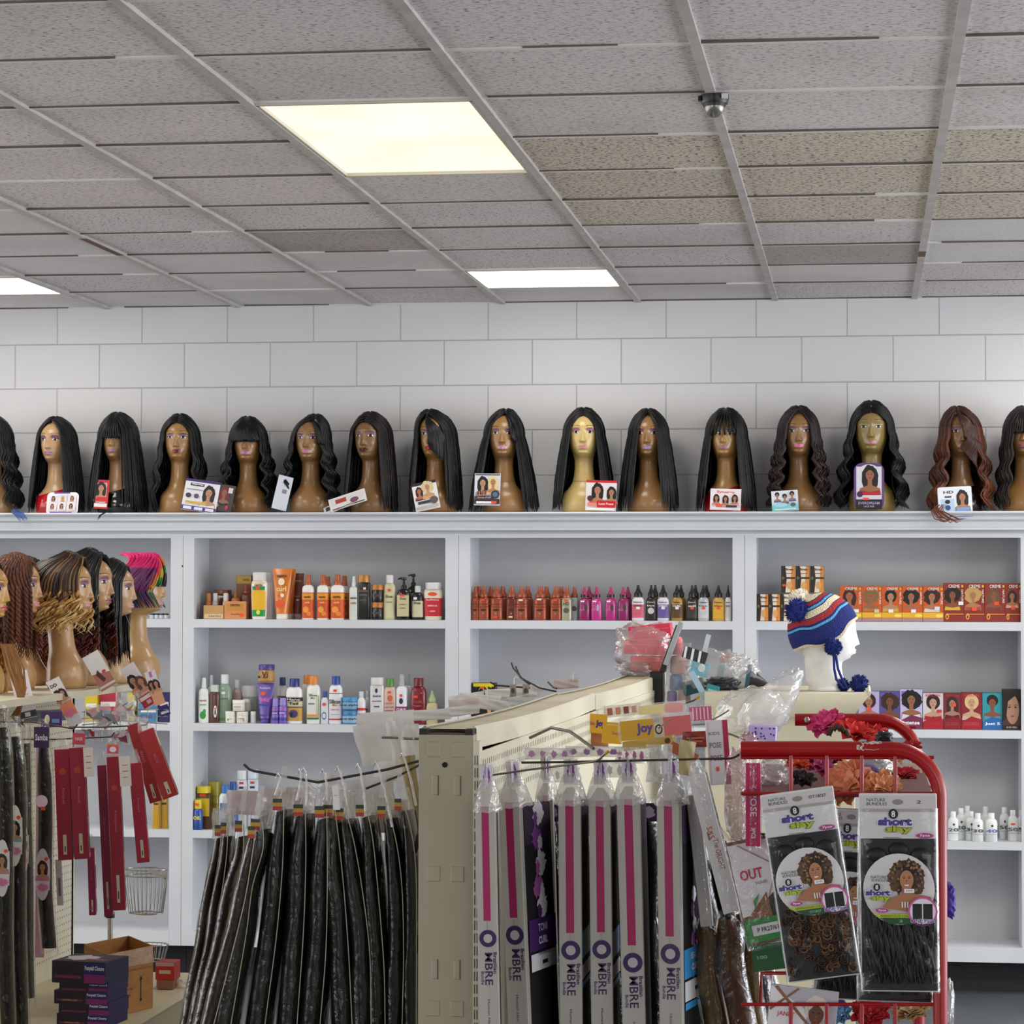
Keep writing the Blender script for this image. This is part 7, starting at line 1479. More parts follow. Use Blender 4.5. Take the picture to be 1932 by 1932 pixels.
b = MB(); b.lathe([(20*s_, 0), (14*s_, 22*s_), (3*s_, 40*s_)], mat('1a1c20', .4), n=20); o = b.build('brush_head'); o.matrix_world = Matrix.Translation(at(1408, 1283, yv)) @ Matrix.Rotation(math.radians(100), 4, 'Y'); tag(o, 'black pointed end sticking out to the right of the canister', 'brush')
crumple(1362, 1292, 60, 28, yb2-.02, 'black and silver crumpled package under the canister', .07, mat('2c2e34', .25, coat=.4), 8)
crumple(1345, 1262, 110, 70, yb2+.02, 'clear wrap around the blue and teal clutter', .14, CLEARX, 9, .14)
crumple(1398, 1262, 60, 44, yv, 'clear wrap on the right end of the canister', .1, CLEARX, 10, .2)
crumple(1415, 1340, 120, 84, 7.2, 'large crumpled clear bag towering over the red rack', .16, CLEARX, 11, .07, tilt=-12, shape=lambda z: 1.1-.25*z)
crumple(1462, 1322, 92, 150, 7.15, 'tall pointed corner of crumpled cellophane left of the foam head', .12, CLEARX, 12, .06, tilt=40, shape=lambda z: 1.15-.75*(z+1)/2)
block(1438, 1384, 52, 26, 7.05, .06, 'b9a6e0', 'lavender package with dark dots inside the large clear bag', 'package', 'package', 3, 0, lambda p, w, h: [p.ell(random.Random(i).uniform(-.45, .45)*w, random.Random(i+50).uniform(-.42, .42)*h, w*.035, w*.035, '3a2a7a', 8) for i in range(16)], .6)
# ---- header cards and bags hanging right of the gondola
def d_joy(p, w, h): p.text('SENSUAL', -w*.25, h*.34, w*.35, h*.10, 'f2e0a0', .02); p.text('Double', w*.02, h*.0, w*.32, h*.2, 'c84a5a', .03); p.text('Joy', w*.33, -h*.02, w*.26, h*.42, '3a2a7a', .05)
YEL = 'd9a628'
def flat(cx, cy, w_, h_, Y, ti, ya, col, label, draw=None, name='header_card', cat='card', film_over=False, rough=.4):
    return block(cx, cy, w_, h_, Y, .0014, col, label, name, cat, ti, ya, draw, rough)
flat(1062, 1371, 30, 28, 7.15, 3, 5, YEL, 'small yellow header card, leftmost beside the pegboard', lambda p, w, h: p.text('DS', 0, 0, w*.4, h*.3, 'c84a5a', .03))
flat(1110, 1364, 70, 36, 6.9, 4, 5, YEL, 'large yellow header card with red and violet lettering', d_joy)
sheet_bag(1112, 1394, 70, 26, 6.92, 4, 5, 'brown hair seen through the pack under the large yellow header', mat('a8683c', .5), name='hair_sachet', ripple=.004)
flat(1155, 1383, 38, 40, 6.7, 4, 5, YEL, 'yellow header card overlapping the large one at its right', lambda p, w, h: (p.text('Doub', w*.2, h*.0, w*.4, h*.14, 'c84a5a', .03), p.text('SENSUAL', 0, h*.38, w*.6, h*.08, 'f2e0a0')))
def d_glare(p, w, h):
    p.rect(-w*.25, 0, w*.44, h*.8, 'd0a02e'); p.text('Joy', -w*.15, 0, w*.22, h*.5, '5a4a9a', .04); p.rect(w*.28, 0, w*.36, h*.8, 'd06a6a')
sheet_bag(1238, 1373, 142, 46, 6.5, -6, 4, 'glaring yellow and pink hair bag with a metal grommet', CLEARX, d_glare, 'hair_sachet', ripple=.004)
b = MB(); s_ = mpp(6.4); b.tube([(6*s_*math.cos(a), 0, 8*s_*math.sin(a)) for a in [2*PI*i/20 for i in range(21)]], .0022, mat('5a4632', .3, .8), 6, False); o = b.build('grommet'); o.location = at(1243, 1376, 6.42); tag(o, 'dark metal grommet in the glaring yellow and pink bag', 'grommet')
hook(PT((1243, 1374, 6.42), (1254, 1366, 6.36), (1264, 1359, 6.33)), 'short bent hook through the dark grommet', .0022, STEEL)
sheet_bag(1248, 1337, 94, 24, 6.9, -5, 4, 'pearly white and pink hair bag above the yellow one', CLEARX, lambda p, w, h: (p.rect(-w*.2, 0, w*.5, h*.7, 'e0cf90'), p.rect(w*.25, 0, w*.35, h*.7, 'dd9a98')), 'hair_sachet')
sheet_bag(1175, 1340, 70, 22, 7.2, -6, 6, 'row of brownish hair packs hanging close to the pegboard', CLEARW, lambda p, w, h: [p.rect(w*(-.35+.22*i), 0, w*.14, h*.6, ['b0604a', 'c98a6a', '8a4a3c', 'd0a080'][i]) for i in range(4)], 'hair_sachet')
sheet_bag(1315, 1395, 54, 30, 6.1, -3, 0, 'dark red folded hair pack with pale print', mat('8a2a1c', .35, coat=.4), lambda p, w, h: (p.rect(-w*.05, h*.1, w*.6, h*.06, 'c88a6a'), p.rect(-w*.05, -h*.1, w*.5, h*.06, 'c88a6a')), 'hair_sachet', ripple=.002)
sheet_bag(1225, 1402, 100, 18, 6.2, -8, 0, 'folded yellow bag edge with a round punched hole', mat('cfae5a', .4), lambda p, w, h: p.ell(w*.35, 0, h*.3, h*.3, '5a3a20'), 'hair_sachet', ripple=.002)
sheet_bag(1290, 1420, 70, 40, 6.0, 28, 0, 'orange-red hair seen in a slanted clear bag', CLEAR, lambda p, w, h: p.rect(0, 0, w*.8, h*.5, 'b8603a'), 'hair_sachet')
sheet_bag(1322, 1346, 46, 32, 6.9, -4, 0, 'pink printed bag top right of the pearly one', CLEAR, lambda p, w, h: (p.rect(0, 0, w*.9, h*.8, 'c05a7a'), [p.rect(w*(-.3+.15*i), 0, w*.05, h*.7, 'e8c0cc') for i in range(5)]), 'hair_sachet')
def d_pose(p, w, h): p.rect(w*.38, 0, w*.24, h, 'b01e50'); p.rect(-w*.1, 0, w*.6, h*.95, 'dcd6d8'); p.text('KIDS', -w*.15, h*.3, w*.5, h*.05, '6a5a60'); p.text('POSE', -w*.12, h*.12, w*.55, h*.09, '8a7a80', .02); p.text('POSE', -w*.12, -h*.08, w*.55, h*.09, '8a6a74', .02); p.rect(-w*.1, -h*.25, w*.14, h*.07, ORG)
block(1356, 1420, 40, 120, 6.0, .02, 'd8ccd0', 'white and pink pack with grey lettering hanging mid right of the hooks', 'hair_carton', 'hair pack', -4, 10, d_pose)
hook(PT((1255, 1371, 6.6), (1330, 1366, 6.5), (1366, 1346, 6.45), (1375, 1340, 6.44)), 'upper right steel hook with an upturned end', .0022, STEEL)
hook(PT((1290, 1328, 7.0), (1308, 1322, 7.0), (1318, 1316, 7.0)), 'short hook with a yellow tip by the pale blue strip', .0024, STEEL, 'b08a1a')
hook(PT((1360, 1379, 6.2), (1385, 1388, 6.1), (1405, 1396, 6.05)), 'thin steel hook reaching to the bright pink pack', .0024, STEELD)
hook(PT((1299, 1414, 5.9), (1302, 1402, 5.85), (1303, 1394, 5.83)), 'hook end poking up through the cream bag corner', .003, STEEL)
hook(PT((1420, 1573, 5.3), (1445, 1574, 5.2), (1468, 1570, 5.12), (1476, 1566, 5.1)), 'dark hook holding the front curly hair pack', .0022, STEELD)
sheet_bag(1294, 1430, 30, 64, 5.7, 10, 0, 'cream folded bag corner over the hooks', mat('cdbf8a', .5), None, 'hair_sachet', ripple=.003)
for i, (cx, cy, w_, h_, c) in enumerate([(1035, 1422, 90, 22, 'b98ab0'), (1120, 1418, 110, 20, 'a07aa0'), (1190, 1425, 60, 30, 'b86a98'), (1245, 1440, 50, 70, 'd8d4d0'), (1160, 1452, 80, 30, 'd0ccc8'), (1060, 1462, 70, 28, 'c8c4c4')]):
    sheet_bag(cx, cy, w_, h_, 5.75+.05*i, 0, 6, ['pale clear bag tops with purple print nearest the pegboard', 'clear bag tops with purple print along the middle of the dark hook', 'clear bag top with a plum patch over the dark hook', 'folded white plastic above the rightmost grey pack', 'hazy white plastic behind the middle grey packs', 'hazy white plastic behind the left grey packs'][i], CLEARW, lambda p, w, h, c=c: [p.blob(w*(-.35+.23*k), 0, w*.06, h*.28, c, k, .3) for k in range(4)], ripple=.005)
# slanted boxes right of the grey packs
def slant(x0, y0, x1, y1, wpx, Y, dep, col, label, draw=None, yaw=0, name='hair_carton', side='2a2624', parts=True):
    a, c = at(x0, y0, Y), at(x1, y1, Y); L_ = (c-a).length; s_ = mpp(Y); w_ = wpx*s_; tilt = math.atan2(c.x-a.x, a.z-c.z)
    t = thing(name, label, 'hair pack', a, math.radians(yaw), ry=-tilt)
    b = MB(); b.cbox((-w_/2, 0, -L_), (w_/2, .014, 0), mat(col, .35, coat=.2), .001); pr = Print(b, (0, 0, 0), (1, 0, 0), (0, 0, 1))
    if draw: draw(pr, w_, L_)
    b.build('carton_front', t)
    b = MB(); b.cbox((-w_/2+.001, .0145, -L_+.002), (w_/2-.001, dep, -.003), mat(side, .35), .001); b.build('hair_window', t)
    b = MB(); b.sheet(lambda u, v: (w_*.56*math.cos(2*PI*u)*(1-.5*max(0, v-.9)*10), dep/2+(dep*.55)*math.sin(2*PI*u), -L_-.006+(L_+.035)*v), 20, 20, CLEAR); b.build('bag', t)
    return t
def d_or(p, w, h): p.text('S&S', -w*.05, -h*.42, h*.09, w*.34, 'c05a3a', .02, -PI/2); p.text('The ORIGHT', w*.12, -h*.58, h*.22, w*.32, '9a3a3a', .0, -PI/2); p.rect(-w*.2, -h*.44, w*.1, h*.06, '5a5450')
slant(1306, 1500, 1334, 1748, 24, 5.35, .05, 'b0aba6', 'plain grey slanted box left of the white lettered one', None)
slant(1314, 1462, 1381, 1722, 32, 5.25, .07, 'cfccc8', 'slanted white box with red vertical lettering inside clear film', d_or)
for i, (pts, w_, c, Y, lb_) in enumerate([([(1345, 1560), (1365, 1640), (1395, 1760), (1430, 1960)], 64, '0e0c0a', 5.5, 'glossy bag of black hair behind the slanted white box'), ([(1330, 1735), (1336, 1800), (1350, 1960)], 54, '5a4420', 5.4, 'bag of olive-gold hair under the plain grey box'), ([(1368, 1720), (1378, 1800), (1400, 1960)], 58, '4a2c18', 5.38, 'bag of copper-brown hair under the white box'), ([(1402, 1690), (1412, 1800), (1432, 1960)], 44, '6a4c1e', 5.42, 'bag of golden hair beside the green-banded pack'), ([(1330, 1600), (1330, 1750), (1332, 1960)], 56, '0c0a0b', 5.6, 'black hair in the shadow right of the blue curl panel'), ([(1395, 1600), (1405, 1700), (1440, 1850), (1455, 1960)], 60, '0e0c0c', 5.62, 'dark glossy bag behind the red-lined card pack'), ([(1420, 1820), (1436, 1880), (1450, 1960)], 50, '15110f', 5.45, 'silvery black bag at the bottom below the dark green pack')]):
    dark_pack(pts, w_, Y, lb_, c)
for i, (x0, w_, lb_) in enumerate([(1046, 34, 'black hair pack in the gap right of the half-hidden grey pack'), (1104, 40, 'black hair pack in the gap between the fourth and middle grey packs'), (1160, 40, 'black hair pack in the gap left of the lowest magenta stripe'), (1224, 52, 'black hair pack in the wide gap before the rightmost grey pack')]):
    dark_pack([(x0, 1506), (x0+4, 1700), (x0+8, 1960)], w_, 5.62, lb_, '0b090a', ((.06, 34, '', lambda p, w, h: (p.rect(0, 0, w*.95, h, '4a2a58'), p.blob(0, 0, w*.3, h*.35, 'cfc4d4', 3, .3))),), Yd=.08)
# pink POSE pack
def d_pp(p, w, h): p.text('MODELMODEL', w*.02, -h*.17, h*.26, w*.14, 'e8b0c4', .0, -PI/2); p.text('POSE', w*.02, -h*.5, h*.28, w*.42, 'f0dce4', .0, -PI/2); p.text('3PCS', w*.02, -h*.84, h*.13, w*.26, 'f0dce4', .02, -PI/2)
slant(1421, 1440, 1421, 1597, 28, 5.18, .05, 'b81c58', 'bright pink pack with white vertical lettering, in front of the red rack', d_pp, yaw=0, side='8a1a44')
crumple(1390, 1500, 46, 170, 5.35, 'cloudy pink wrap of the packs behind the bright pink pack', .05, film_('pink_film', fac=.12, rough=.15, bump=.8, scale=40, haze=.35, hazecol='c87a98'), 21, .06)
crumple(1412, 1408, 34, 50, 5.3, 'clear pink neck of the bright pink pack hooked on the rod', .03, film_('pink_film', fac=.12), 22, .08)
# OUT pack
ot = thing('hair_extension_pack', 'clear pack with a red-lined white card, brown hair and a green band, tilted right', 'hair pack', at(1436, 1680, 5.22), 0, ry=math.radians(-13)); s_ = mpp(5.22)
b = MB(); W_, H_ = 92*s_, 196*s_; b.cbox((-W_/2, 0, -H_/2), (W_/2, .012, H_/2), mat('6a4428', .5), .002); pr = Print(b, (0, 0, 0), (1, 0, 0), (0, 0, 1))
pr.rect(0, H_*.2, W_*.96, H_*.54, 'dcd4d6'); pr.poly([(-W_*.3, H_*.46), (W_*.4, H_*.2), (-W_*.02, -H_*.2), (-W_*.48, -H_*.22), (-W_*.48, H_*.3)], 'e6e0e2'); pr.poly([(W_*.4, H_*.2), (W_*.42, H_*.21), (-W_*.0, -H_*.215), (-W_*.02, -H_*.2)], 'b07a6a'); pr.poly([(-W_*.3, H_*.46), (-W_*.29, H_*.475), (W_*.42, H_*.21), (W_*.4, H_*.2)], 'b07a6a')
pr.poly([(W_*.05, -H_*.1), (W_*.48, H_*.05), (W_*.48, -H_*.26), (W_*.05, -H_*.26)], '2a2024'); pr.poly([(-W_*.3, -H_*.2), (W_*.1, -H_*.02), (W_*.12, -H_*.26), (-W_*.48, -H_*.28)], '8a5a38'); pr.rect(0, -H_*.36, W_*.98, H_*.22, '2f8a3c'); pr.rect(W_*.0, -H_*.36, W_*.7, H_*.1, 'e0dcdc'); pr.text('P FR27/613', 0, -H_*.36, W_*.5, H_*.045, '2a2a2a', .02)
pr.text('OUT', -W_*.12, H_*.17, W_*.46, H_*.10, 'c02038', .02); pr.text('HAIR', W_*.05, H_*.08, W_*.24, H_*.03, '9a8a90'); pr.poly([(-W_*.2, -H_*.08), (-W_*.05, -H_*.02), (-W_*.2, -H_*.16)], '4a9a4a'); b.build('card', ot)
b = MB(); b.sheet(lambda u, v: (W_*.54*math.cos(2*PI*u), .006+.016*math.sin(2*PI*u)+.001*math.sin(v*20), (v-.5)*H_*1.08), 20, 16, CLEAR); b.build('bag', ot)
block(1450, 1798, 62, 64, 5.35, .014, '1f5a2c', 'dark green pack bottom under the red-lined card pack', 'hair_carton', 'hair pack', -8, 0, lambda p, w, h: (p.rect(w*.1, h*.36, w*.8, h*.16, 'a8b0a8'), p.text('100', -w*.2, -h*.1, w*.3, h*.1, '8ab08a')))
# ================================================================ RED RACK
REDP = noisy('red_rack_enamel', '9a0208', 'a4040a', (5, 5, 5), .3, 0, coat=.15)
CHIP = mat('c9c2b8', .7)
yr = 5.1; yr2 = 5.98
rt = thing('red_display_rack', 'glossy red tubular bin rack on the right, stuffed with flowers and hair packs', 'display rack', at(1600, 1600, yr))
rt.location.z = 0; RO = Vector(rt.location)
def rl(x, y, Y): return at(x, y, Y)-RO
tr = 13.5*mpp(yr)
def arc(xc, yc_, rx, ry, Y, a0, a1, n=10): return [rl(xc+rx*math.cos(math.radians(a0+(a1-a0)*i/n)), yc_-ry*math.sin(math.radians(a0+(a1-a0)*i/n)), Y) for i in range(n+1)]
b = MB(); leg = rl(1774, 1700, yr); b.tube([rl(1398, 1412, yr), rl(1550, 1412, yr)]+arc(1682, 1504, 91, 91, yr, 90, 0)+[rl(1774, 1932, yr), Vector((leg.x+.001, leg.y, .0))], tr, REDP, 18); b.build('front_frame', rt)
b = MB(); leg = rl(1732, 1700, yr2); b.tube([rl(1500, 1358, yr2), rl(1600, 1358, yr2)]+arc(1655, 1436, 77, 78, yr2, 90, 0)+[rl(1733, 1932, yr2), Vector((leg.x, leg.y, 0))], 11.5*mpp(yr2), REDP, 18); b.build('back_frame', rt)
for pys, ya_, yb__ in (((1429, 1497), 1425, 1498), ((1895, 1988), 1893, 1990)):
    b = MB()
    for py in pys: b.tube([rl(1398, py, yr+.002), rl(1762, py, yr+.002)], .0035, REDP, 8)
    for px in (1492, 1560, 1626, 1689): b.tube([rl(px, ya_, yr), rl(px, yb__, yr)], .0042, REDP, 8)
    b.build('wire_grid', rt)
b = MB(); b.tube([rl(1436, 1892, yr+.3), rl(1436, 1836, yr+.3), rl(1562, 1836, yr+.3)], .004, REDP, 8); b.build('inner_wire', rt)
b = MB()
for py in (1372,): b.tube([rl(1600, py, yr2), rl(1728, py, yr2)], .0028, REDP, 8)
b.tube([rl(1651, 1370, yr2), rl(1651, 1480, yr2)], .0034, REDP, 8)
for k in range(4):
    P_, Q_ = rl(1774, 1498+k*130, yr), rl(1733, 1470+k*112, yr2); b.tube([P_, Q_], .0035, REDP, 8)
b.build('side_wires', rt)
b = MB(); zbf = rl(1400, 1499, yr).z; b.box((rl(1400, 1500, yr).x, .02, zbf-.004), (rl(1760, 1500, yr).x, yr2-yr, zbf), mat('5a0f14', .6)); b.build('bin_floor', rt)
b = MB(); b.lathe([(.006, 0), (.007, .003), (.004, .005)], mat('c8b8b8', .25, .9), n=12); o = b.build('bolt', rt); o.rotation_euler = (PI/2, 0, 0); o.location = rl(1523, 1357, yr2)-Vector((0, .0145, 0))
pch = MB(); rd = random.Random(2); R_ = tr+.0004
base = rl(1634, 1412, yr)
for (u0, u1, a0, a1) in ((-.010, .024, 60, 125), (.006, .030, 115, 150), (-.018, -.004, 60, 90)):
    vs = []
    for i in range(9):
        u = u0+(u1-u0)*i/8; e0, e1 = a0+rd.uniform(-8, 8), a1+rd.uniform(-14, 14)
        for a_ in (e0, e1): vs.append((base.x+u, base.y-R_*math.cos(math.radians(a_-70)), base.z+R_*math.sin(math.radians(a_-70))))
    pch.add(vs, [(2*i, 2*i+2, 2*i+3, 2*i+1) for i in range(8)], CHIP)
pch.build('chipped_paint', rt, 'patch of chipped paint', kind='stuff')
# flowers in the bin
def flower(px, py, rpx, Y, col, col2, label, seed=1, tilt=35, yaw=0, rings=4):
    rd = random.Random(seed); r = rpx*mpp(Y); b = MB(); ms_ = [mat(col, .75), mat(col2, .75)]
    for k in range(rings):
        n = 5+k; f = (k+1)/rings
        for i in range(n):
            a = 2*PI*i/n+k*.7+rd.uniform(-.2, .2); op = math.radians(78-60*f); L_ = r*(.45+.6*f); wd = r*(.35+.38*f)
            ca, sa = math.cos(a), math.sin(a)
            def fn(u, v):
                x = (u-.5)*wd*(math.sin(PI*min(1, .18+v*.75))**.8); l = L_*v; h = l*math.sin(op*(1-.5*v)); q = l*math.cos(op*(1-.5*v))+r*.05
                h += .10*r*math.cos((u-.5)*PI*2)*v*-1+rd.uniform(-.01, .01)*r+.05*r*math.sin(u*12+i)*v
                return (ca*q-sa*x, sa*q+ca*x, h)
            b.sheet(fn, 5, 5, ms_[(i+k) % 2])
    b.ball((0, 0, r*.3), r*.12, ms_[1], 8, 6)
    o = b.build('fabric_flower'); o.matrix_world = Matrix.Translation(at(px, py, Y)) @ Matrix.Rotation(math.radians(yaw), 4, 'Z') @ Matrix.Rotation(math.radians(90-tilt), 4, 'X')
    return tag(o, label, 'fabric flower')
FL = [(1603, 1478, 46, 5.22, 'e08a5e', 'eaa07a', 'large peach rose behind the red bars, front centre of the bin'), (1545, 1444, 30, 5.45, 'b03a6a', 'c05080', 'rose-pink flower left of the peach rose'), (1505, 1443, 24, 5.4, 'd0442a', 'e0602e', 'orange-red flower behind the leftmost red bar'), (1665, 1484, 34, 5.25, 'e2a06a', 'eab488', 'apricot flower at the lower right of the bin'), (1683, 1430, 26, 5.5, 'eab890', 'f0c8a4', 'pale cream-peach flower under the curved corner'),
      (1640, 1462, 20, 5.35, '5a3ab0', '6a4ac0', 'violet flower between the peach and black ones'), (1655, 1462, 34, 5.45, '17151a', '201d24', 'black flower in the middle right of the bin'), (1705, 1465, 28, 5.6, 'b8202c', 'c8303a', 'red flower pressed against the right upright'), (1560, 1368, 34, 5.75, 'd83a7a', 'e4508c', 'hot pink flower on top at the left of the bin'), (1612, 1385, 40, 5.7, 'd02a26', 'e03a30', 'bright red flower on top in the middle of the bin'),
      (1655, 1392, 26, 5.72, 'd83440', 'c82a30', 'red flower on top at the right of the bin'), (1515, 1472, 24, 5.3, '241a1c', '3a2a28', 'dark brown flower low at the left of the bin'), (1628, 1432, 26, 5.6, '1c2030', '2a3044', 'navy flower in the shade of the top rail'), (1580, 1428, 30, 5.65, 'c0506a', '8a2a4a', 'dusky pink flower under the top rail'), (1720, 1410, 20, 5.8, 'a81820', 'c02a30', 'small red flower at the far right under the curve'),
      (1643, 1912, 36, 5.25, 'a81420', 'c01c28', 'crimson rose at the bottom of the photo below the clear packs'), (1719, 1910, 34, 5.3, 'c0a070', 'd0b080', 'tan satin flower in the lower bin'), (1588, 1915, 22, 5.3, '6a9ac8', '88b4dc', 'light blue flower at the bottom left of the lower bin'), (1578, 1898, 20, 5.45, '3a2a6a', '4a3a80', 'dark violet flower behind the light blue one')]
for i, (x, y, r_, Y, c1, c2, lb_) in enumerate(FL): flower(x, y, r_, Y, c1, c2, lb_, i+1, 30+(i*17) % 40, (i*53) % 60-30)
crumple(1460, 1460, 56, 60, 5.4, 'crumpled clear bag of white bits at the left end of the bin', .1, CLEARX, 31, .12)
crumple(1640, 1440, 90, 34, 5.35, 'clear wrap draped across the roses', .08, CLEARX, 32, .10, tilt=14)
block(1713, 1460, 52, 40, 5.75, .002, 'd8c6b4', 'beige card standing in the bin by the right upright', 'backing_card', 'card', 0, 0)
b = MB(); P = [at(1560+i*4.5, 1386-14*math.sin(i*.35)+(3 if i % 2 else -3), 5.6) for i in range(10)]
b.tube(P, .006, mat('3a2c22', .5), 8); tag(b.build('hair_tie'), 'brown braided hair tie lying on the flowers under the back rail', 'hair tie')
crumple(1668, 1392, 30, 22, 5.55, 'black and silver trinket in the top right of the bin', .03, mat('3a3a40', .2, .6), 35)
crumple(1791, 1700, 22, 60, 5.4, 'violet flower wrapped in film, poking out right of the rack', .05, mat('4a2a9a', .5), 36, .15)
crumple(1790, 1895, 20, 90, 5.5, 'cloudy film sticking out beside the rack foot', .05, CLEARW, 37, .1)
crumple(1600, 1870, 140, 30, 5.35, 'dark glossy film under the hanging packs', .06, CLEARX, 38, .1)
block(1437, 1850, 40, 40, 5.5, .05, 'c8a0b8', 'pink and silver package low behind the dark green pack', 'package', 'package', 5, 0)
# short slay packs
def slay(cx, cy, W, Hp, Y, tilt, label, hair, curly, code, partial=False, seed=1, glare=False, yaw=0):
    s_ = mpp(Y); w, h = W*s_, Hp*s_; t = thing('bundle_hair_pack', label, 'hair pack', at(cx, cy, Y), math.radians(yaw), ry=math.radians(tilt))
    b = MB(); b.cbox((-w/2, 0, -h/2), (w/2, .010, h/2), mat('d9d7d6', .4), .0015); pr = Print(b, (0, 0, 0), (1, 0, 0), (0, 0, 1), step=.0002)
    pr.rect(0, h*.455, w*.98, h*.07, 'c9c5c2'); pr.text('NATURE', -w*.28, h*.468, w*.24, h*.016, '4a4a4a', .01); pr.text('BUNDLES', -w*.27, h*.448, w*.26, h*.016, '4a4a4a', .01); pr.ell(0, h*.457, w*.07, h*.014, '8a8480'); pr.text(code, w*.27, h*.458, w*(.06 if len(code) < 3 else .24), h*.016, '2a2a2a', .01)
    pr.rect(0, h*.415, w*.98, h*.015, 'a8a2a0')
    pr.rect(0, -h*.11, w*.965, h*.765, '1a1719'); 
    def logo(x, y, k):
        pr.ell(x-.02*w*k, y+.052*h*k, .062*w*k, .026*h*k, '1a181c', 18); pr.text('8', x-.02*w*k, y+.052*h*k, .05*w*k, .032*h*k, 'f0eef0', .02)
        pr.text('short', x, y+.014*h*k, .46*w*k, .046*h*k, 'e9e6f2', .10); pr.text('short', x, y+.014*h*k, .44*w*k, .042*h*k, '4a3a8a', .05)
        pr.text('slay', x+.05*w*k, y-.028*h*k, .35*w*k, .046*h*k, '3a4a1a', .08); pr.text('slay', x+.05*w*k, y-.028*h*k, .33*w*k, .042*h*k, 'b5bf2a', .04)
    logo(-w*.04, h*.345, 1.0); pr.ell(w*.34, h*.288, w*.11, h*.014, 'b03a80'); pr.text('7pcs', w*.34, h*.288, w*.13, h*.015, 'f2e6ee', .03); pr.rect(-w*.08, h*.277, w*.22, h*.003, '6a6a6a')
    b.build('header_card', t)
    b = MB(); rd = random.Random(seed); hm = [hair_mat(c, .4) for c in hair]
    if curly:
        for i in range(90):
            x0 = rd.uniform(-.42, .42)*w; z0 = -h*.12-rd.random()*h*.33; rr = rd.uniform(.005, .009)
            lock(b, [Vector((x0+rr*math.cos(k*.9), -.004-.003*rd.random()+rr*.3*math.sin(k*.9), z0+rr*math.sin(k*.9)-k*.0006)) for k in range(11)], .0022, [rd.choice(hm)], 5)
    else:
        for i in range(46):
            x0 = rd.uniform(-.42, .42)*w; lock(b, [Vector((x0+.004*math.sin(k*.9+i), -.004-.002*math.sin(k+i), -h*.08-(h*.38)*k/11)) for k in range(12)], .0042, [rd.choice(hm)], 5)
    for k in range(3):
        x0 = (-.28+.28*k)*w
        b.ball((x0, -.003, h*.215-.01*(k != 1)), w*.13, hm[0] if not curly else hair_mat('151214', .4), 14, 8, (1, .25, .8))
        b.box((x0-w*.10, -.005, h*.05), (x0+w*.10, -.001, h*.2), hair_mat('151214', .4))
    b.build('hair', t)
    b = MB(); pr = Print(b, (0, -.0085, 0), (1, 0, 0), (0, 0, 1), step=.0002); cy_ = h*.02; R = w*.46
    pr.ell(0, cy_, R, R, 'dddbd9', 36); clipw = R
    pr.blob(w*.10, cy_+R*.38, R*.47, R*.47, '3a2618', 5, .10, 40); pr.blob(w*.02, cy_+R*.30, R*.34, R*.44, '6a4c30', 6, .16, 40); pr.blob(w*.22, cy_+R*.22, R*.25, R*.4, '5a3e28', 8, .16, 40); pr.blob(w*.14, cy_+R*.60, R*.22, R*.18, '241812', 7, .08)
    for i in range(70):
        a = rd.uniform(0, 2*PI); q = rd.uniform(.55, 1.02); pr.ell(w*.11+R*.46*q*math.cos(a), cy_+R*.34+R*.47*q*math.sin(a), R*.045, R*.03, rd.choice(['8a6640', 'a07a4e', '4a3220', '2a1c14']), 7, rd.random()*3); pr.h -= .0001
    pr.poly([(w*.04, cy_+R*.1), (w*.16, cy_+R*.1), (w*.16, cy_-R*.1), (w*.40, cy_-R*.2), (w*.44, cy_-R*.42), (w*.1, cy_-R*.62), (-w*.22, cy_-R*.5), (-w*.12, cy_-R*.28), (w*.03, cy_-R*.12)], 'a8714e'); pr.ell(w*.10, cy_+R*.27, R*.19, R*.27, 'b07a56', 22)
    for q in (-1, 1): pr.ell(w*.10+q*R*.075, cy_+R*.33, R*.035, R*.016, '20140f', 8); pr.rect(w*.10+q*R*.08, cy_+R*.375, R*.08, R*.012, '3a241a')
    pr.poly([(w*.10-R*.02, cy_+R*.22), (w*.10+R*.02, cy_+R*.22), (w*.10, cy_+R*.3)], '8e5c40'); pr.poly([(w*.10-R*.08, cy_+R*.15), (w*.10+R*.08, cy_+R*.15), (w*.10+R*.04, cy_+R*.10), (w*.10-R*.04, cy_+R*.10)], 'e8dcd8'); pr.rect(w*.10, cy_+R*.155, R*.17, R*.014, '8a3038')
    for q in (0, 1, 2): pr.rect(w*(.04+.035*q), cy_-R*.42, w*.015, R*.16, 'f0ece8')
    pr.text('NATURE', -w*.26, cy_+R*.35, w*.2, h*.014, '3a3a3a'); pr.text('BUNDLES', -w*.25, cy_+R*.26, w*.2, h*.014, '3a3a3a'); logo(-w*.27, cy_-h*.025, .72); pr.ell(-w*.22, cy_-R*.58, w*.085, h*.012, 'b03a80'); pr.text('7pcs', -w*.22, cy_-R*.58, w*.1, h*.013, 'f2e6ee', .03)
    pr.poly([(-w*.34, cy_-R*.68), (w*.2, cy_-R*.68), (w*.2, cy_-R*.78), (-w*.26, cy_-R*.78)], 'b5bf2a'); pr.text('NEWNOVI SLAY CURL 8"', -w*.04, cy_-R*.73, w*.4, h*.012, '3a4a1a'); pr.poly([(-w*.25, cy_-R*.79), (w*.22, cy_-R*.79), (w*.22, cy_-R*.96), (-w*.12, cy_-R*.96)], '1c4a2e'); pr.text(code, w*.02, cy_-R*.87, w*(.05 if len(code) < 3 else .16), h*.013, '8ab89a')
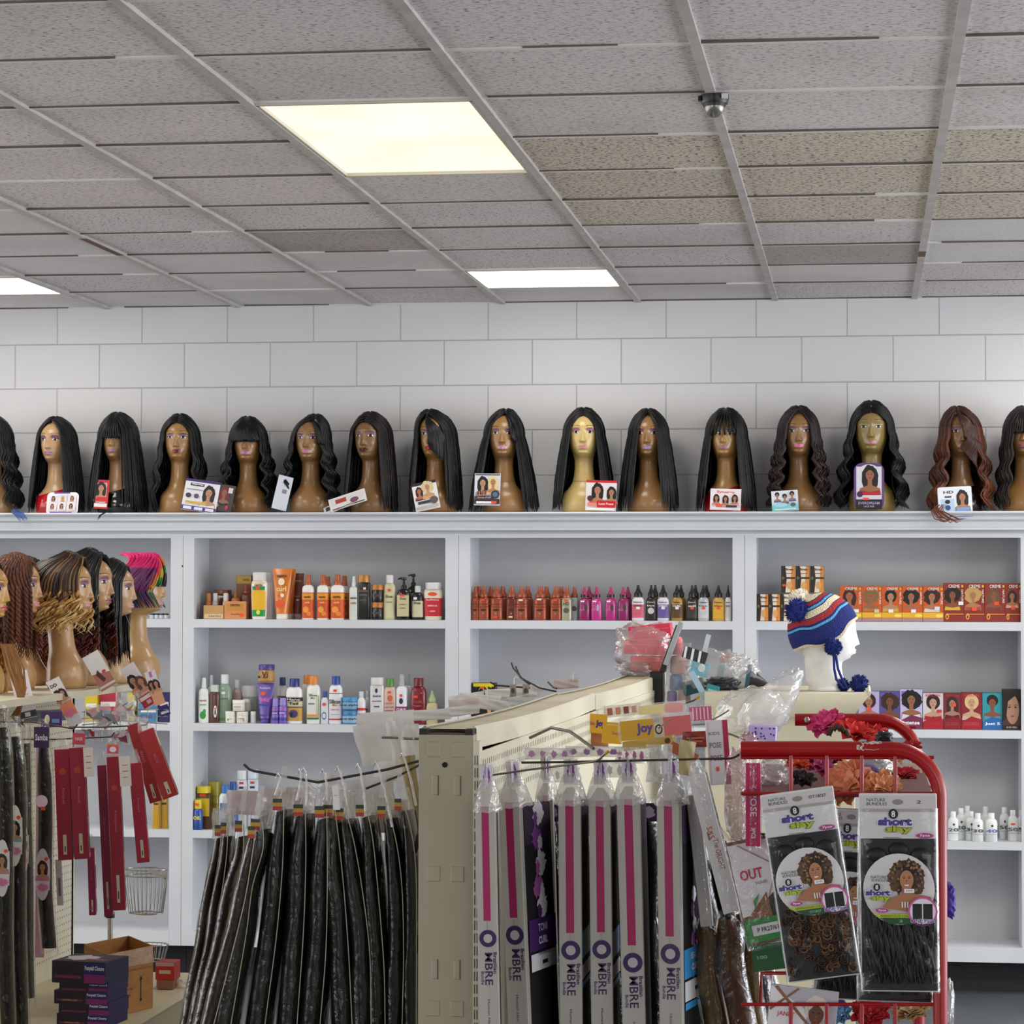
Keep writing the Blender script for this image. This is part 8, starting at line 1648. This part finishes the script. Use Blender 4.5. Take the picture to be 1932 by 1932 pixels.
    pr.ell(w*.30, cy_-R*.60, w*.19, w*.19, 'c8569a', 26); pr.ell(w*.30, cy_-R*.60, w*.165, w*.165, 'e6dfe2', 26); pr.rect(w*.23, cy_-R*.60, w*.12, w*.2, '1a181a'); pr.rect(w*.365, cy_-R*.60, w*.12, w*.2, '1a181a'); pr.text('ONE Pack', w*.30, cy_-R*.86, w*.32, h*.022, 'f0eef8', .09); pr.text('ONE Pack', w*.30, cy_-R*.86, w*.31, h*.020, '4a3a9a', .04); pr.text('Solution', w*.32, cy_-R*.96, w*.25, h*.016, '2a2a2a', .04)
    pr.rect(w*.13, cy_-R*.02, w*.13, h*.02, 'ecebee'); pr.text('$19.99', w*.13, cy_-R*.02, w*.08, h*.009, '6a6a7a')
    b.build('round_label', t)
    b = MB(); b.sheet(lambda u, v: (w*.515*math.cos(2*PI*u), .004+.016*math.copysign(abs(math.sin(2*PI*u))**.6, math.sin(2*PI*u))+.0012*math.sin(v*25+u*9), (v-.5)*h*.93-h*.04), 24, 20, film_('pack_film', fac=.008, rough=.05, bump=.4, scale=14)); b.build('bag', t)
    return t
slay(1601, 1706, 118, 352, 5.30, 2, 'clear curl pack mostly hidden between the two front ones', ('141214',), False, '1B', seed=3)
slay(1690, 1708, 138, 356, 5.14, .5, 'clear pack edge right behind the black-haired front pack', ('141214',), False, '2', seed=4)
slay(1529, 1669, 136, 350, 4.98, -8.5, 'tilted clear pack of brown curls, left of the two front packs', ('3a2414', '5a3c20', '2a1a10', '6a4a28'), True, 'OT18/27', seed=5)
slay(1696, 1684, 142, 364, 5.00, -.6, 'straight-hanging clear pack of black hair, right of the two front packs', ('131113', '1c191c'), False, '2', seed=6)
def d_janet(p, w, h):
    p.poly([(-w*.49, h*.49), (w*.1, h*.1), (-w*.1, -h*.49), (-w*.49, -h*.49)], 'e6e4e6'); p.poly([(-w*.49, h*.1), (-w*.1, h*.49), (-w*.07, h*.47), (-w*.47, h*.06)], '8a6040'); p.poly([(-w*.4, h*.49), (w*.3, -h*.3), (w*.27, -h*.33), (-w*.44, h*.46)], '8a6040')
    p.text('JANET', -w*.24, h*.02, w*.26, h*.10, 'c8402a', .03); p.lady(w*.2, -h*.06, h*.95, 'd8cfc0', '6a4030', 'd8d8dc', 'short'); p.ell(-w*.24, -h*.3, w*.12, h*.15, 'd8d4d0'); p.blob(-w*.24, -h*.28, w*.07, h*.08, '2a1a14', 3, .2)
block(1513, 1920, 126, 110, 5.12, .008, 'b8b4bc', 'pack with a platinum short-haired portrait at the bottom edge of the photo', 'hair_carton', 'hair pack', 6, 0, d_janet)
# packs piled on the left side of the central gondola, seen past its top
rd = random.Random(12)
for i, (cx, cy, w_, h_, Y, ti) in [(i_, (a_[0], a_[1], a_[2]*1.15, a_[3]*1.5, a_[4], a_[5])) for i_, a_ in enumerate([(905, 1322, 70, 16, 7.9, 4), (960, 1308, 80, 12, 8.3, -3), (875, 1334, 50, 18, 7.5, -6), (930, 1330, 60, 14, 7.7, 8), (1000, 1303, 44, 16, 8.4, 0), (1068, 1290, 40, 12, 8.6, -5), (880, 1318, 60, 12, 8.0, -10), (985, 1320, 50, 12, 7.9, -12)])]:
    sheet_bag(cx, cy, w_, h_, Y, ti, 0, ['white pack top on the far side of the gondola, left cluster', 'long pale pack top below the black hair colour box', 'white pack top nearest the upright on the far side', 'slanting pale pack top in the left cluster', 'greyish pack top beside the forked hook', 'small white pack top close to the pink pile', 'thin white pack edge in the left cluster', 'pale slanting pack edge before the cream top'][i], [WPAP, CLEARW, PKP][i % 3] if i != 1 else WPAP, name='pack_top', cat='hair pack')
for i, pts in enumerate([[(965, 1250, 8.2), (968, 1260, 8.2), (985, 1280, 8.15), (1018, 1298, 8.1), (1050, 1305, 8.1)], [(973, 1258, 8.25), (982, 1278, 8.2), (1000, 1292, 8.2)], [(925, 1287, 8.0), (935, 1293, 8.0), (1000, 1298, 8.0)], [(1034, 1287, 8.4), (1044, 1297, 8.35), (1050, 1299, 8.3)]]):
    hook(PT(*pts), ['long dark hook curving up below the shelf of dye bottles', 'second dark hook crossing behind the long one', 'short hook pointing left beside the black hair colour box', 'small black hook end above the cream top'][i], .0028)
for i, x in enumerate([968, 992]):
    sheet_bag(x, 1303, 12, 24, 7.98, 0, 0, ['small greyish hang tab on the short hook, left', 'small greyish hang tab on the short hook, right'][i], mat('9a8c84', .4), lambda p, w, h: p.ell(0, 0, w*.3, h*.2, '4a4440'), 'hang_tab', 'tab', ripple=.001, thk=.003)
for i, (x, y, Y) in enumerate([(919, 1310, 7.8), (970, 1285, 8.1), (1081, 1275, 8.5)]):
    b = MB(); s_ = mpp(Y); b.tube([(0, 0, -8*s_), (0, 0, 4*s_), (3*s_, 0, 9*s_), (7*s_, 0, 5*s_)], .0022, mat('dcdcd8', .4), 6); o = b.build('plastic_hanger'); o.location = at(x, y, Y); tag(o, ['white plastic hanger hook at the left cluster', 'white plastic hanger hook under the black hair colour box', 'white plastic hanger hook near the cream top'][i], 'hanger')
# ================================================================ GROUPS OF REPEATS
def regroup(test, phrase):
    L_ = [o for o in COL.objects if o.parent is None and 'category' in o and test(o)]
    if len(L_) > 1:
        for o in L_:
            if 'group' not in o: o['group'] = phrase
kind_ = lambda n: (lambda o: o.name.split('.')[0] == n)
def near_z(o): return [i for i, (a_, b_) in enumerate(SHELF_Z) if o.location.z > a_-.01][:1]
regroup(lambda o: kind_('mannequin_head')(o) and o.location.y > 10, 'wig mannequins along the top ledge')
regroup(lambda o: kind_('mannequin_head')(o) and o.location.x < -2 and o.location.y < 10, 'profile mannequins on the left gondola')
for n_, ph_ in (('wig_card', 'printed cards belonging to the wigs'), ('ceiling_light', 'ceiling light panels'), ('shelving_unit', 'white shelving units along the back wall'), ('gondola_shelving', 'cream gondolas'), ('dye_bottle', 'dye bottles in a row on the top shelf'),
                ('developer_bottle', 'white developer bottles on the lower right shelf'), ('hair_colour_box', 'hair colour boxes on the shelves'), ('spray_bottle', 'spray bottles on the shelves'), ('jar', 'jars on the shelves'), ('bottle', 'hair product bottles on the shelves'), ('squeeze_tube', 'squeeze tubes on the shelves'), ('pump_bottle', 'black pump bottles'),
                ('hair_pack', 'grey hair packs with magenta stripes on the dark hook'), ('braiding_hair_pack', 'black braiding hair bags on the long hook'), ('ponytail_pack', 'red ponytail boxes hanging on the left'), ('hair_extension_pack', 'dark hair extension bags'), ('bundle_hair_pack', 'clear curl packs hung on the red rack'), ('fabric_flower', 'fabric flowers in the red rack'),
                ('peg_hook', 'peg hooks'), ('hang_strap', 'clear straps over the long hook'), ('plastic_sleeve', 'milky sleeves and paper inserts behind the black hair bags'), ('hair_sachet', 'hair bags hanging right of the gondola'), ('header_card', 'header cards of hanging packs'), ('hair_carton', 'slanted hair cartons'), ('closure_box', 'stacked ponytail closure boxes'), ('carton', 'small cartons'),
                ('pack_top', 'pack tops on the far side of the gondola'), ('plastic_hanger', 'white plastic hanger hooks'), ('plastic_bag', 'crumpled clear bags'), ('foam_roller', 'pink foam blocks in the bag'), ('pot', 'small pots in the clear case'), ('plastic_package', 'crumpled packages on the wire rack'), ('price_tag', 'tags hanging on packs'), ('hair_strands', 'stray hair tips'),
                ('divider_board', 'black boards at the gondola end'), ('plastic_strip', 'plastic strips in the clutter'), ('package', 'small packages in the clutter'), ('string', 'thin tag strings'), ('hang_tab', 'hang tabs on the short hook')):
    regroup(kind_(n_), ph_)
